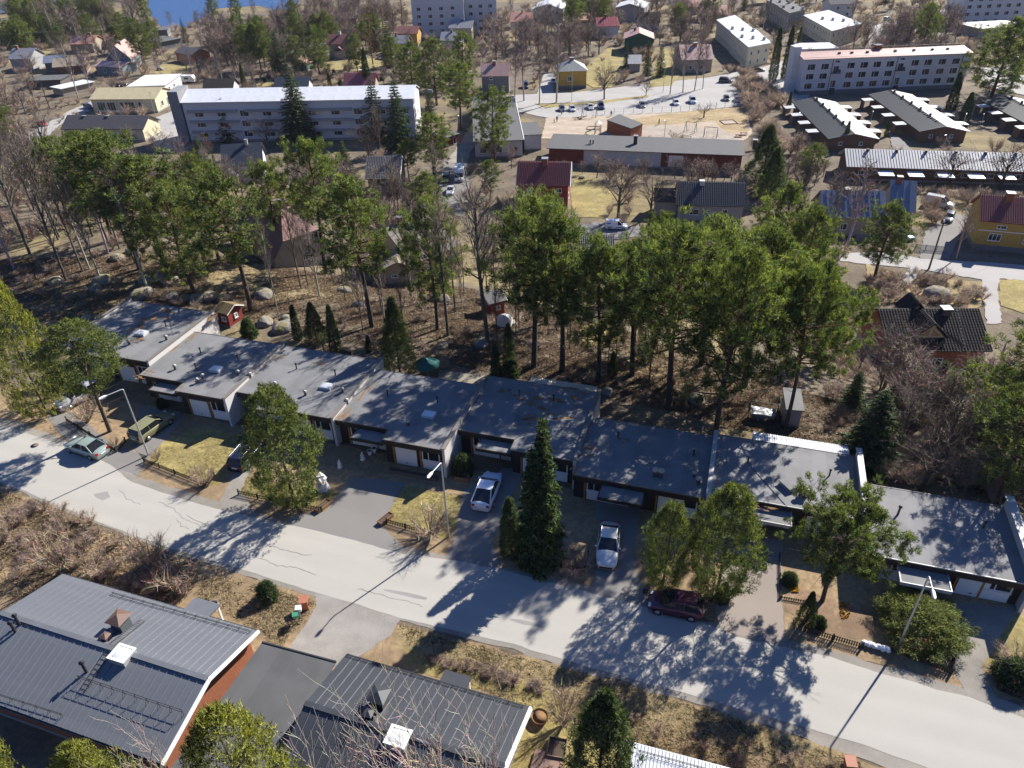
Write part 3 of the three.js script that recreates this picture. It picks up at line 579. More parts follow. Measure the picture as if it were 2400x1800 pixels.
function ladderParts(mb, a, b, side, rungs) { // two rails and rungs between a and b
  const s = side.clone().multiplyScalar(0.2);
  mb.tube([a.clone().add(s), b.clone().add(s)], [0.022, 0.022], 5); mb.tube([a.clone().sub(s), b.clone().sub(s)], [0.022, 0.022], 5);
  for (let k = 0; k < rungs; k++) { const p = a.clone().lerp(b, (k + 0.5) / rungs); mb.tube([p.clone().add(s), p.clone().sub(s)], [0.016, 0.016], 4); }
}
for (const [px, h0, h1, lab] of [[[1876, 1140], 2.72, 4.2, 'steel ladder standing on the rightmost flat roof'], [[1556, 1005], 2.92, 4.1, 'short steel ladder between the sixth and seventh flat roofs']]) {
  const p = G(px[0], px[1], h0), o = thing('roof_ladder', lab, 'ladder', p), mb = new MB(); ladderParts(mb, V(0, 0, 0), V(0, h1 - h0, -0.7), V(1, 0, 0), 6); mb.mesh('rail', METAL_GREY, o);
}
// glazed and corrugated lean-to roofs behind the row
for (const [x0, x1, z, lab, c] of [[-17, -10.2, -58.3, 'pale corrugated lean-to roof behind the needle-strewn roof', [0.5, 0.44, 0.34]], [4.6, 12.6, -54.9, 'white corrugated lean-to roof behind the pale striped roof', [0.52, 0.52, 0.54]]]) {
  const o = thing('lean_to', lab, 'lean-to', V((x0 + x1) / 2, 0, z)), w = (x1 - x0) / 2, r = new MB();
  const n = Math.round(w * 2 / 0.2); for (let k = 0; k < n; k++) { const a = -w + k / n * 2 * w, b = -w + (k + 1) / n * 2 * w, m = (a + b) / 2; r.quad([a, 2.75, 0], [m, 2.8, 0], [m, 2.55, -1.6], [a, 2.5, -1.6].map((q) => q)); r.quad([m, 2.8, 0], [b, 2.75, 0], [b, 2.5, -1.6], [m, 2.55, -1.6]); }
  r.mesh('roof', M('corrugated_' + c[0], c, 0.5, { side: THREE.DoubleSide }), o);
  const p = new MB(); for (const x of [-w + 0.1, 0, w - 0.1]) p.box(x - 0.05, 0, -1.55, x + 0.05, 2.48, -1.45); p.mesh('post', FASCIA, o);
}

// ---------- houses in the foreground ----------
const GREY_SEAM = M('grey_seam_metal', [0.16, 0.168, 0.183], 0.36, { metalness: 0.15, map: T.grain });
const BLACK_SEAM = M('dark_seam_metal', [0.06, 0.064, 0.071], 0.36, { metalness: 0.15, map: T.grain });
const BRICK = M('red_brick', [0.3, 0.105, 0.05], 0.92, { map: T.brick, bump: T.brick, bumpScale: 0.01 });
function seamHouse(name, label, s) {
  const g = thing(name, label, 'house', s.pos, -0.0244), w = s.w, W2 = w / 2, hd = s.hd, e = s.e, r = s.r, len = Math.hypot(hd, r - e), ang = Math.atan2(r - e, hd);
  const wall = new MB(), o = 0.45, x = W2 - o, z = hd - 0.5;
  wall.box(-x, 0.3, -z, x, e - 0.25, z); const gt = r - 0.28;
  for (const q of [-1, 1]) { const p = [[q * x, e - 0.25, z], [q * x, e - 0.25, -z], [q * x, gt, 0]]; wall.poly(q > 0 ? p : p.reverse()); }
  wall.mesh('wall', BRICK, g);
  new MB().box(-x - 0.02, 0, -z - 0.02, x + 0.02, 0.297, z + 0.02).mesh('foundation', M('concrete', [0.3, 0.29, 0.28], 0.95, { map: T.grain }), g);
  const base = new MB(); base.slab([[-W2, e - 0.06, hd], [W2, e - 0.06, hd], [W2, r - 0.06, 0], [-W2, r - 0.06, 0]], 0.14); base.slab([[W2, e - 0.06, -hd], [-W2, e - 0.06, -hd], [-W2, r - 0.06, 0], [W2, r - 0.06, 0]], 0.14);
  const roof = base.mesh('roof', s.metal, g);
  const n = Math.round(w / s.pitch), pw = w / n;
  const panel = new MB().box(-pw / 2 + 0.004, -0.02, 0, pw / 2 - 0.004, 0.012, len).geo(), seam = new MB().box(-0.014, 0.013, 0.02, 0.014, 0.055, len - 0.02).geo();
  for (const side of [0, 1]) for (let k = 0; k < n; k++) {
    const m = put('roof_panel', panel, s.metal, roof); m.position.set(-W2 + (k + 0.5) * pw, r, 0);
    if (side) m.rotation.set(ang, 0, 0); else m.rotation.set(ang, Math.PI, 0, 'YXZ');
    if (k) { const q = put('seam', seam, s.seam, roof); q.position.set(-W2 + k * pw, r, 0); if (side) q.rotation.set(ang, 0, 0); else q.rotation.set(ang, Math.PI, 0, 'YXZ'); }
  }
  new MB().box(-W2, r + 0.02, -0.16, W2, r + 0.09, 0.16).mesh('ridge_cap', s.metal, roof);
  const bb = new MB(); for (const q of [1]) for (const k of [-1, 1]) bb.poly(((p) => (q * k > 0 ? p : p.reverse()))([[q * (W2 + 0.03), e - 0.28, k * (hd + 0.02)], [q * (W2 + 0.03), r - 0.26, 0], [q * (W2 + 0.03), r + 0.06, 0], [q * (W2 + 0.03), e + 0.04, k * (hd + 0.02)]]).map((p) => p));
  for (const q of [1]) for (const k of [-1, 1]) bb.tube([V(q * (W2 + 0.02), e - 0.1, k * hd), V(q * (W2 + 0.02), r - 0.08, 0)], [0.17, 0.17], 4);
  bb.mesh('barge_board', WHITE, g);
  const gu = new MB(); for (const k of [-1, 1]) gu.tube([V(-W2, e - 0.12, k * (hd + 0.07)), V(W2, e - 0.12, k * (hd + 0.07))], [0.07, 0.07], 6); gu.mesh('gutter', METAL_DARK, g);
  g.updateMatrixWorld(true);
  const on = (px, py) => { let y = (e + r) / 2, p; for (let k = 0; k < 12; k++) { p = g.worldToLocal(G(px, py, y)); y = r - (r - e) / hd * Math.abs(p.z); } p.y = y; return p; };
  const guard = (a, b, up) => { const p = on(...a), q = on(...b), m = new MB(), nn = Math.round(p.distanceTo(q) / 0.9); for (const h of up) m.tube([p.clone().add(V(0, h, 0)), q.clone().add(V(0, h, 0))], [0.02, 0.02], 5); for (let k = 0; k <= nn; k++) { const c = p.clone().lerp(q, k / nn); m.tube([c, c.clone().add(V(0, up[up.length - 1] + 0.02, 0))], [0.016, 0.016], 4); m.tube([c.clone().add(V(0, up[up.length - 1], 0)), c.clone().add(V(0, 0.01, 0.25 * Math.sign(c.z)))], [0.014, 0.014], 4); } m.mesh('snow_guard', METAL_DARK, roof); };
  const ladder = (a, b) => { const p = on(...a).add(V(0, 0.12, 0)), q = on(...b).add(V(0, 0.12, 0)), m = new MB(); ladderParts(m, p, q, V(1, 0, 0), Math.round(p.distanceTo(q) / 0.32)); m.mesh('roof_ladder', METAL_DARK, roof); };
  const stack = (px, py, w1, h, mat, hat) => { const p = on(px, py), m = new MB().box(p.x - w1 / 2, p.y - 0.4, p.z - w1 / 2, p.x + w1 / 2, p.y + h, p.z + w1 / 2).mesh('chimney', mat, roof); const c = new MB(), y = p.y + h + 0.01, q = w1 * 0.72, t = [p.x, y + w1 * 0.42, p.z], b4 = [[p.x - q, y, p.z + q], [p.x + q, y, p.z + q], [p.x + q, y, p.z - q], [p.x - q, y, p.z - q]]; for (let k = 0; k < 4; k++) c.tri(b4[k], b4[(k + 1) % 4], t); c.poly([...b4].reverse()); c.mesh('chimney_hood', hat, m); return m; };
  const light = (px, py) => { const p = on(px, py); const k = new MB().box(-0.62, -0.3, -0.55, 0.62, 0.32, 0.55).mesh('skylight', M('skylight_curb', [0.35, 0.36, 0.37], 0.5), roof); k.position.copy(p); const f = new MB(); f.box(-0.66, 0.322, -0.59, 0.66, 0.37, -0.44); f.box(-0.66, 0.322, 0.44, 0.66, 0.37, 0.59); f.box(-0.66, 0.322, -0.438, -0.5, 0.37, 0.438); f.box(0.5, 0.322, -0.438, 0.66, 0.37, 0.438); f.mesh('frame', WHITE, k); const d = put('dome', skyGeo[1], DOME, k); d.scale.set(0.86, 0.9, 1.02); d.position.y = 0.09; };
  return { g, roof, on, guard, ladder, stack, light };
}
{
  const seamPale = M('seam_pale', [0.2, 0.21, 0.23], 0.35, { metalness: 0.3 }), seamGrey = M('seam_grey', [0.16, 0.165, 0.18], 0.35, { metalness: 0.3 });
  const A = seamHouse('brick_house', 'brick house with grey standing-seam roof, skylight and white-edged brick gable, nearest at left', { pos: V(-34.9, 0, -20.7), w: 16.7, hd: 4.75, e: 2.7, r: 4.0, pitch: 0.55, metal: GREY_SEAM, seam: seamPale });
  A.guard([244, 1284], [541, 1367], [0.12, 0.24]); A.guard([0, 1505], [136, 1548], [0.16, 0.32]); A.guard([175, 1472], [398, 1546], [0.35, 0.6]);
  A.ladder([311, 1340], [238, 1398]); A.ladder([238, 1404], [176, 1500]);
  const brown = M('brown_sheet', [0.13, 0.075, 0.055], 0.5);
  A.stack(266, 1356, 0.85, 1.0, M('chimney_sheet', [0.09, 0.1, 0.105], 0.5), brown); A.stack(231, 1380, 0.42, 0.35, M('chimney_brown', [0.1, 0.065, 0.05], 0.6), brown);
  A.light(266, 1418);
  for (const q of [[43, 1350], [34, 1366], [187, 1452]]) roofVent(A.roof, A.on(...q), 1, 1.5);
  new MB().slab([[2.3, 2.66, -4.78], [4.4, 2.66, -4.78], [4.4, 2.5, -6.0], [2.3, 2.5, -6.0]], 0.12).mesh('porch_roof', GREY_SEAM, A.g);
  const pp = new MB(); for (const x of [2.45, 4.25]) pp.box(x - 0.06, 0, -5.9, x + 0.06, 2.36, -5.78); pp.mesh('porch_post', WHITE, A.g);
  for (const x of [-6, -2.5, 1, 6]) addWindow(A.g, x, 1.0, -4.253, Math.PI, 1.4, 1.2);
  const B = seamHouse('dark_roof_house', 'house with near-black standing-seam roof, square hooded chimney and bare branches before it', { pos: V(-13.75, 0, -20.55), w: 12.5, hd: 4.6, e: 2.6, r: 4.0, pitch: 0.58, metal: BLACK_SEAM, seam: seamGrey });
  B.guard([751, 1417], [1130, 1528], [0.1, 0.2]); B.ladder([802, 1490], [757, 1546]); B.ladder([756, 1568], [735, 1610]);
  B.stack(822, 1522, 0.8, 1.0, METAL_DARK, BLACK_SEAM); B.stack(798, 1548, 0.42, 0.4, METAL_DARK, BLACK_SEAM); B.light(861, 1598);
  new MB().slab([[0.3, 2.55, -4.63], [2.1, 2.55, -4.63], [2.1, 2.42, -5.6], [0.3, 2.42, -5.6]], 0.12).mesh('porch_roof', BLACK_SEAM, B.g);
  const bp = new MB(); for (const x of [0.45, 1.95]) bp.box(x - 0.06, 0, -5.5, x + 0.06, 2.28, -5.38); bp.mesh('porch_post', WHITE, B.g);
  for (const x of [-5, -1.8, 3]) addWindow(B.g, x, 1.0, -4.103, Math.PI, 1.4, 1.2);
  // garage between the two
  const C = thing('garage', 'low garage with flat grey felt roof wedged between the two seam-roofed houses', 'garage', V(-23.1, 0, -20.2));
  new MB().box(-2.7, 0, -4.1, 2.6, 2.4, 4.4).mesh('wall', BRICK, C);
  const cr = new MB().slab([[-3.0, 2.5, 4.7], [2.85, 2.5, 4.7], [2.85, 2.6, -4.35], [-2.6, 2.6, -4.35]], 0.09).mesh('roof', M('dark_bitumen', [0.088, 0.088, 0.09], 0.9, { map: T.felt }), C);
  const tm = new MB(); tm.box(-2.6, 2.5, -4.45, 2.85, 2.66, -4.352); tm.mesh('roof_edge', METAL_DARK, cr);
  new MB().box(-1.9, 0.05, -4.17, 1.2, 2.1, -4.103).mesh('garage_door', WHITE, C);
  // outbuilding at the lower right
  const D = thing('outbuilding', 'small outbuilding with pale ribbed metal roof at the bottom edge', 'outbuilding', V(2.2, 0, -21.7));
  new MB().box(-2.9, 0, -2.5, 4.6, 2.55, 3.5).mesh('wall', BRICK, D);
  const PALE = M('pale_ribbed_metal', [0.4, 0.42, 0.45], 0.4, { metalness: 0.2 });
  const dr = new MB().slab([[-3.2, 3.2, 3.8], [2.4, 3.2, 3.8], [2.4, 2.8, -2.75], [-3.2, 2.8, -2.75]], 0.1).mesh('roof', PALE, D);
  const dr2 = new MB().slab([[2.42, 3.15, 3.8], [5, 3.15, 3.8], [5, 2.83, -1.9], [2.42, 2.83, -1.9]], 0.1).mesh('roof', PALE, D);
  const rib = new MB(); { const a = Math.atan2(0.4, 6.55); rib.box(-0.035, 0, 0, 0.035, 0.05, Math.hypot(0.4, 6.55) - 0.02); for (let k = 0; k < 28; k++) { if (!k) D.userData.ribGeo = rib.geo(); const m = put('rib', D.userData.ribGeo, PALE, dr); m.position.set(-3.1 + k * 0.2, 2.803, -2.73); m.rotation.x = -a; } delete D.userData.ribGeo; }
  for (let k = 0; k < 13; k++) { const m = new MB().box(-0.035, 0, 0, 0.035, 0.05, 5.66).mesh('rib', PALE, dr2); m.position.set(2.5 + k * 0.2, 2.833, -1.88); m.rotation.x = -0.056; }
  const gd = new MB(); for (const y of [0.12, 0.24]) gd.tube([V(-2.9, 2.84 + y, -2.2), V(2.2, 2.84 + y, -2.2)], [0.02, 0.02], 5); for (let k = 0; k < 7; k++) gd.tube([V(-2.8 + k * 0.8, 2.84, -2.2), V(-2.8 + k * 0.8, 3.1, -2.2)], [0.015, 0.015], 4); gd.mesh('snow_guard', METAL_DARK, dr);
}
// ---------- houses and blocks of the middle distance ----------
const C = {
  white: wallMat('wall_white', [0.62, 0.61, 0.6]), cream: wallMat('wall_cream', [0.55, 0.48, 0.34]), paleyellow: wallMat('wall_pale_yellow', [0.66, 0.6, 0.42]), yellow: wallMat('wall_yellow', [0.5, 0.32, 0.075]),
  red: wallMat('wall_red', [0.26, 0.04, 0.025]), dkred: wallMat('wall_dark_red', [0.2, 0.045, 0.03], T.wood), grey: wallMat('wall_grey', [0.36, 0.35, 0.35]), dark: wallMat('wall_dark', [0.1, 0.09, 0.085], T.wood),
  beige: wallMat('wall_beige', [0.4, 0.34, 0.26]), bluegrey: wallMat('wall_blue_grey', [0.2, 0.25, 0.29], T.wood), green: wallMat('wall_green', [0.03, 0.09, 0.06], T.wood), brown: wallMat('wall_brown', [0.15, 0.085, 0.055], T.brick),
  brick: BRICK, orange: wallMat('wall_orange_brick', [0.45, 0.19, 0.1], T.brick), slate: wallMat('wall_slate', [0.16, 0.165, 0.18]), wbrick: WBRICK, apt: wallMat('wall_apartment', [0.6, 0.6, 0.6], T.whitebrick),
};
const roofM = (k, c, m = 0.15, r = 0.55) => M('roof_' + k, c, r, { metalness: m, map: T.grain });
const Rf = {
  pink: roofM('faded_red', [0.5, 0.31, 0.27], 0.1, 0.45), red: roofM('red_tile', [0.24, 0.05, 0.045], 0, 0.5), rust: roofM('brown_red', [0.26, 0.1, 0.08], 0, 0.6), maroon: roofM('maroon', [0.2, 0.09, 0.085], 0.1), blacktile: roofM('black_tile', [0.045, 0.045, 0.052], 0, 0.4),
  browntile: roofM('dark_brown_tile', [0.02, 0.015, 0.014], 0, 0.95), darkblue: roofM('dark_blue_sheet', [0.035, 0.045, 0.065], 0.1), grey: roofM('grey_felt', [0.1, 0.1, 0.104], 0, 0.9), lgrey: roofM('light_grey', [0.32, 0.32, 0.33], 0.2, 0.45), white: roofM('white_sheet', [0.8, 0.81, 0.82], 0.05, 0.35),
  blue: roofM('blue_sheet', [0.19, 0.215, 0.27], 0.2, 0.4), cream: roofM('cream_felt', [0.5, 0.43, 0.26], 0, 0.8), darktile: roofM('grey_tile', [0.1, 0.095, 0.1], 0, 0.7), black: roofM('black_sheet', [0.03, 0.032, 0.036], 0.1), tan: roofM('tan_felt', [0.27, 0.22, 0.17], 0, 0.9), salmon: roofM('salmon', [0.52, 0.27, 0.2], 0.1, 0.5),
  tergrey: roofM('terrace_grey', [0.085, 0.09, 0.095], 0.15, 0.5), mossy: roofM('mossy', [0.17, 0.12, 0.05], 0, 1), palegrey: roofM('pale_tile', [0.44, 0.44, 0.44], 0, 0.5),
};
const houseList = [
  // left and middle, near to far
  ['cottage', 'grey-walled house with maroon half-hipped roof behind tall pine trunks', { e: [586, 541, 722, 536], eh: 3.0, rh: 8.2, d: 13, roof: 'halfhip', wall: C.beige, cover: Rf.maroon, chim: [[0.1, 2]], wins: [['f', [[5, 1.0, 1.3, 1.2], [9, 1.0, 1.3, 1.2], [7, 3.6, 1.3, 1.2]]], ['r', [[3, 1, 1.3, 1.2], [7, 1, 1.3, 1.2]]]] }],
  ['cottage', 'cream cottage with weathered grey-brown roof among bare trees', { e: [888, 556, 993, 548], eh: 4.4, rh: 8.4, d: 12, wall: C.cream, cover: roofM('weathered', [0.2, 0.17, 0.145], 0, 0.8), tex: 'wideseam', chim: [[-0.4, 0.2]], wins: [['f', [[3, 1.2, 1.3, 1.4], [7.6, 1.2, 1.3, 1.4]]], ['r', [[3, 1.2, 1.2, 1.3], [6.5, 1.2, 1.2, 1.3]]]] }],
  ['shed', 'beige garden shed with tan felt gable roof in front of the cream cottage', { e: [812, 582, 906, 586], eh: 2.5, rh: 3.8, d: 5.5, roof: 'front', wall: C.beige, cover: Rf.tan, base: 0.15, wins: [['f', [[2, 1.2, 0.9, 0.5]]]] }],
  ['house', 'dark-boarded house with grey tile roof and pale gable board', { e: [788, 386, 864, 386], eh: 4.6, d: 11, r: [868, 336], rh: 7.6, wall: C.dark, cover: Rf.darktile, tex: 'tile', barge: FRAME, wins: [['f', [[2, 1.6, 1.4, 1.3], [8.6, 1.4, 1.4, 1.5]]], ['r', [[4, 1.6, 1.2, 1.2]]]] }],
  ['house', 'white-gabled house with dark blue sheet roof beside spruces', { e: [478, 360, 569, 356], eh: 4.2, d: 10, r: [575, 306], rh: 8.4, wall: C.white, cover: Rf.darkblue, chim: [[0.3, 0.3, 0.6, 1.6, C.white]], wins: [['r', [[5, 5.2, 1.0, 1.3], [3, 1.4, 1.2, 1.2], [7, 1.4, 1.2, 1.2]]], ['f', [[8, 1.4, 1.2, 1.2]]]], extra: ({ g }) => { const m = new MB(); m.box(-4.6, 0, 0.01, -1.2, 2.6, 3); m.tri([-4.6, 2.6, 3], [-1.2, 2.6, 3], [-2.9, 4.1, 3]); m.mesh('porch_wall', C.beige, g); const r = new MB(); surface(r, [-1.0, 2.5, 3.4], [-1.0, 2.5, -0.6], [-2.9, 4.2, -0.6], [-2.9, 4.2, 3.4], 'plain'); surface(r, [-4.8, 2.5, -0.6], [-4.8, 2.5, 3.4], [-2.9, 4.2, 3.4], [-2.9, 4.2, -0.6], 'plain'); r.mesh('porch_roof', Rf.darkblue, g); } }],
  ['house', 'red-walled house with shiny red tile roof and broad brick chimney', { e: [1115, 400, 1231, 402], eh: 5.0, d: 9, r: [1230, 349], rh: 8.0, wall: C.red, cover: Rf.red, tex: 'tile', over: 0.4, barge: FRAME, chim: [[0.02, 0.6, 1.2, 1.6]], wins: [['f', [[2.4, 3.4, 1.2, 0.9], [8.6, 3.4, 1.2, 0.9], [2.4, 0.9, 1.3, 1.4], [9, 0.9, 1.3, 1.4]]], ['r', [[3, 1.2, 1, 1.2]]]] }],
  ['house', 'white house with black tile roof whose ridges glint in fine stripes', { e: [1461, 443, 1612, 447], eh: 3.4, d: 9, r: [1609, 394], rh: 6.2, wall: C.grey, cover: Rf.blacktile, tex: 'tile', over: 0.5, chim: [[-0.3, 0.5, 0.8, 1.1, C.white, Rf.white]], wins: [['f', [[3.2, 1.3, 1.9, 1.2], [6, 1.9, 0.8, 0.5], [9.2, 0.6, 1.1, 2.0], [12.2, 1.0, 1.8, 1.5]]]], extra: ({ g, W, d }) => { const m = new MB(); surface(m, [-W / 2 - 4.4, 3.0, -2], [-W / 2 - 0.05, 3.0, -2], [-W / 2 - 0.05, 5.3, -d / 2], [-W / 2 - 4.4, 5.3, -d / 2], 'tile'); surface(m, [-W / 2 - 0.05, 3.0, -d + 1], [-W / 2 - 4.4, 3.0, -d + 1], [-W / 2 - 4.4, 5.3, -d / 2], [-W / 2 - 0.05, 5.3, -d / 2], 'tile'); m.mesh('wing_roof', Rf.blacktile, g); new MB().box(-W / 2 - 4, 0, -d + 1.5, -W / 2 + 0.4, 3, -2.5).mesh('wing_wall', C.grey, g); } }],
  ['house', 'low house with black tile roof peeping out between pine crowns', { e: [1246, 566, 1330, 570], eh: 3.2, d: 9, r: [1316, 508], rh: 5.6, wall: C.grey, cover: Rf.blacktile, tex: 'tile', wins: [['f', [[3, 1, 1.3, 1.2]]]] }],
  ['house', 'long low house with black tile roof behind the pine grove', { e: [1500, 616, 1700, 640], eh: 3.2, rh: 5.6, d: 10, wall: C.grey, cover: Rf.blacktile, tex: 'tile' }],
  ['house', 'beige house with blue sheet roof behind purple birch twigs', { e: [1776, 470, 1918, 472], eh: 3.8, d: 9, r: [1918, 412], rh: 6.4, wall: C.beige, cover: Rf.blue, tex: 'wideseam', chim: [[-0.2, 0.3, 0.9, 1.2]], wins: [['f', [[4, 1.2, 1.2, 1.3], [12.2, 1.2, 1.5, 1.4]]]] }],
  ['house', 'house with brighter blue sheet roof and red chimney beside the terrace porches', { e: [1921, 455, 1979, 459], eh: 3.8, d: 11, r: [1978, 391], rh: 6.6, wall: C.beige, cover: Rf.blue, tex: 'wideseam', chim: [[-0.5, 0.4, 0.9, 1.6]], wins: [['f', [[3, 1.2, 1.2, 1.3]]]] }],
  ['house', 'yellow house with red tile roof, white window frames and grey base', { e: [2116, 477, 2290, 492], eh: 5.6, d: 9.5, r: [2212, 432], rh: 8.4, wall: C.yellow, cover: Rf.red, tex: 'tile', base: 1.1, found: C.slate, over: 0.35, chim: [[-0.3, 0.6, 1.2, 1.6, C.brick, Rf.white]], wins: [['f', [[3.6, 4.3, 1.6, 0.7], [9.2, 4.3, 1.6, 0.7], [3.0, 2.0, 2.0, 1.4, 2], [8.6, 2.0, 2.0, 1.4, 2], [14, 2, 2, 1.4, 2]]], ['l', [[4, 2, 1.2, 1.3]]]], extra: ({ g, w, d }) => new MB().box(-w / 2 - 0.03, 3.75, 0.004, w / 2, 3.9, 0.05).mesh('trim_board', FRAME, g) }],
  ['house', 'red brick house with dark brown tile roof, gabled dormer and white chimney', { e: [1926, 742, 2141, 768], eh: 3.4, d: 11, r: [2145, 667], rh: 7.4, wall: C.brick, cover: Rf.browntile, tex: 'tile', over: 0.6, chim: [[0.34, 0.5, 1.0, 1.2, M('chimney_dark', [0.1, 0.07, 0.06], 0.8), Rf.white]], wins: [['f', [[3, 0.9, 1.3, 1.2], [6, 0.9, 1.3, 1.2], [11, 0.9, 1.5, 1.3]]]], extra: ({ g, W, d, rh, eh }) => {
    const dormer = (x, z, front, w1) => { const y0 = 4.6, y1 = 6.6, zb = -d / 2, m = new MB(); const zf = z; surface(m, [x + w1, y0, zf], [x + w1, y0, zb], [x, y1, zb], [x, y1, zf], 'tile'); surface(m, [x - w1, y0, zb], [x - w1, y0, zf], [x, y1, zf], [x, y1, zb], 'tile'); const r = m.mesh('dormer_roof', Rf.browntile, g);
      const k = new MB(), zz = zf - 0.35 * front; const t = [[x - w1 + 0.3, y0 - 0.15, zz], [x + w1 - 0.3, y0 - 0.15, zz], [x, y1 - 0.3, zz]]; k.poly(front > 0 ? t : t.reverse()); k.mesh('dormer_gable', C.cream, r); if (front > 0) { const p = new MB(); p.poly([[x - 1.3, y0 + 0.05, zz + 0.02], [x - 0.15, y0 + 0.05, zz + 0.02], [x - 0.15, y0 + 1.1, zz + 0.02]]); p.poly([[x + 0.15, y0 + 0.05, zz + 0.02], [x + 1.3, y0 + 0.05, zz + 0.02], [x + 0.15, y0 + 1.1, zz + 0.02]]); p.mesh('pane', M('amber_pane', [0.3, 0.2, 0.08], 0.2), r); } };
    dormer(-1.0, -0.7, 1, 2.2); const m = new MB(); surface(m, [0.2, 5.4, -d / 2 - 3], [0.2, 5.4, -d / 2 + 0.1], [-1.3, 7.1, -d / 2 + 0.1], [-1.3, 7.1, -d / 2 - 3], 'plain'); surface(m, [-2.8, 5.4, -d / 2 + 0.1], [-2.8, 5.4, -d / 2 - 3], [-1.3, 7.1, -d / 2 - 3], [-1.3, 7.1, -d / 2 + 0.1], 'plain'); m.mesh('dormer_roof', Rf.browntile, g);
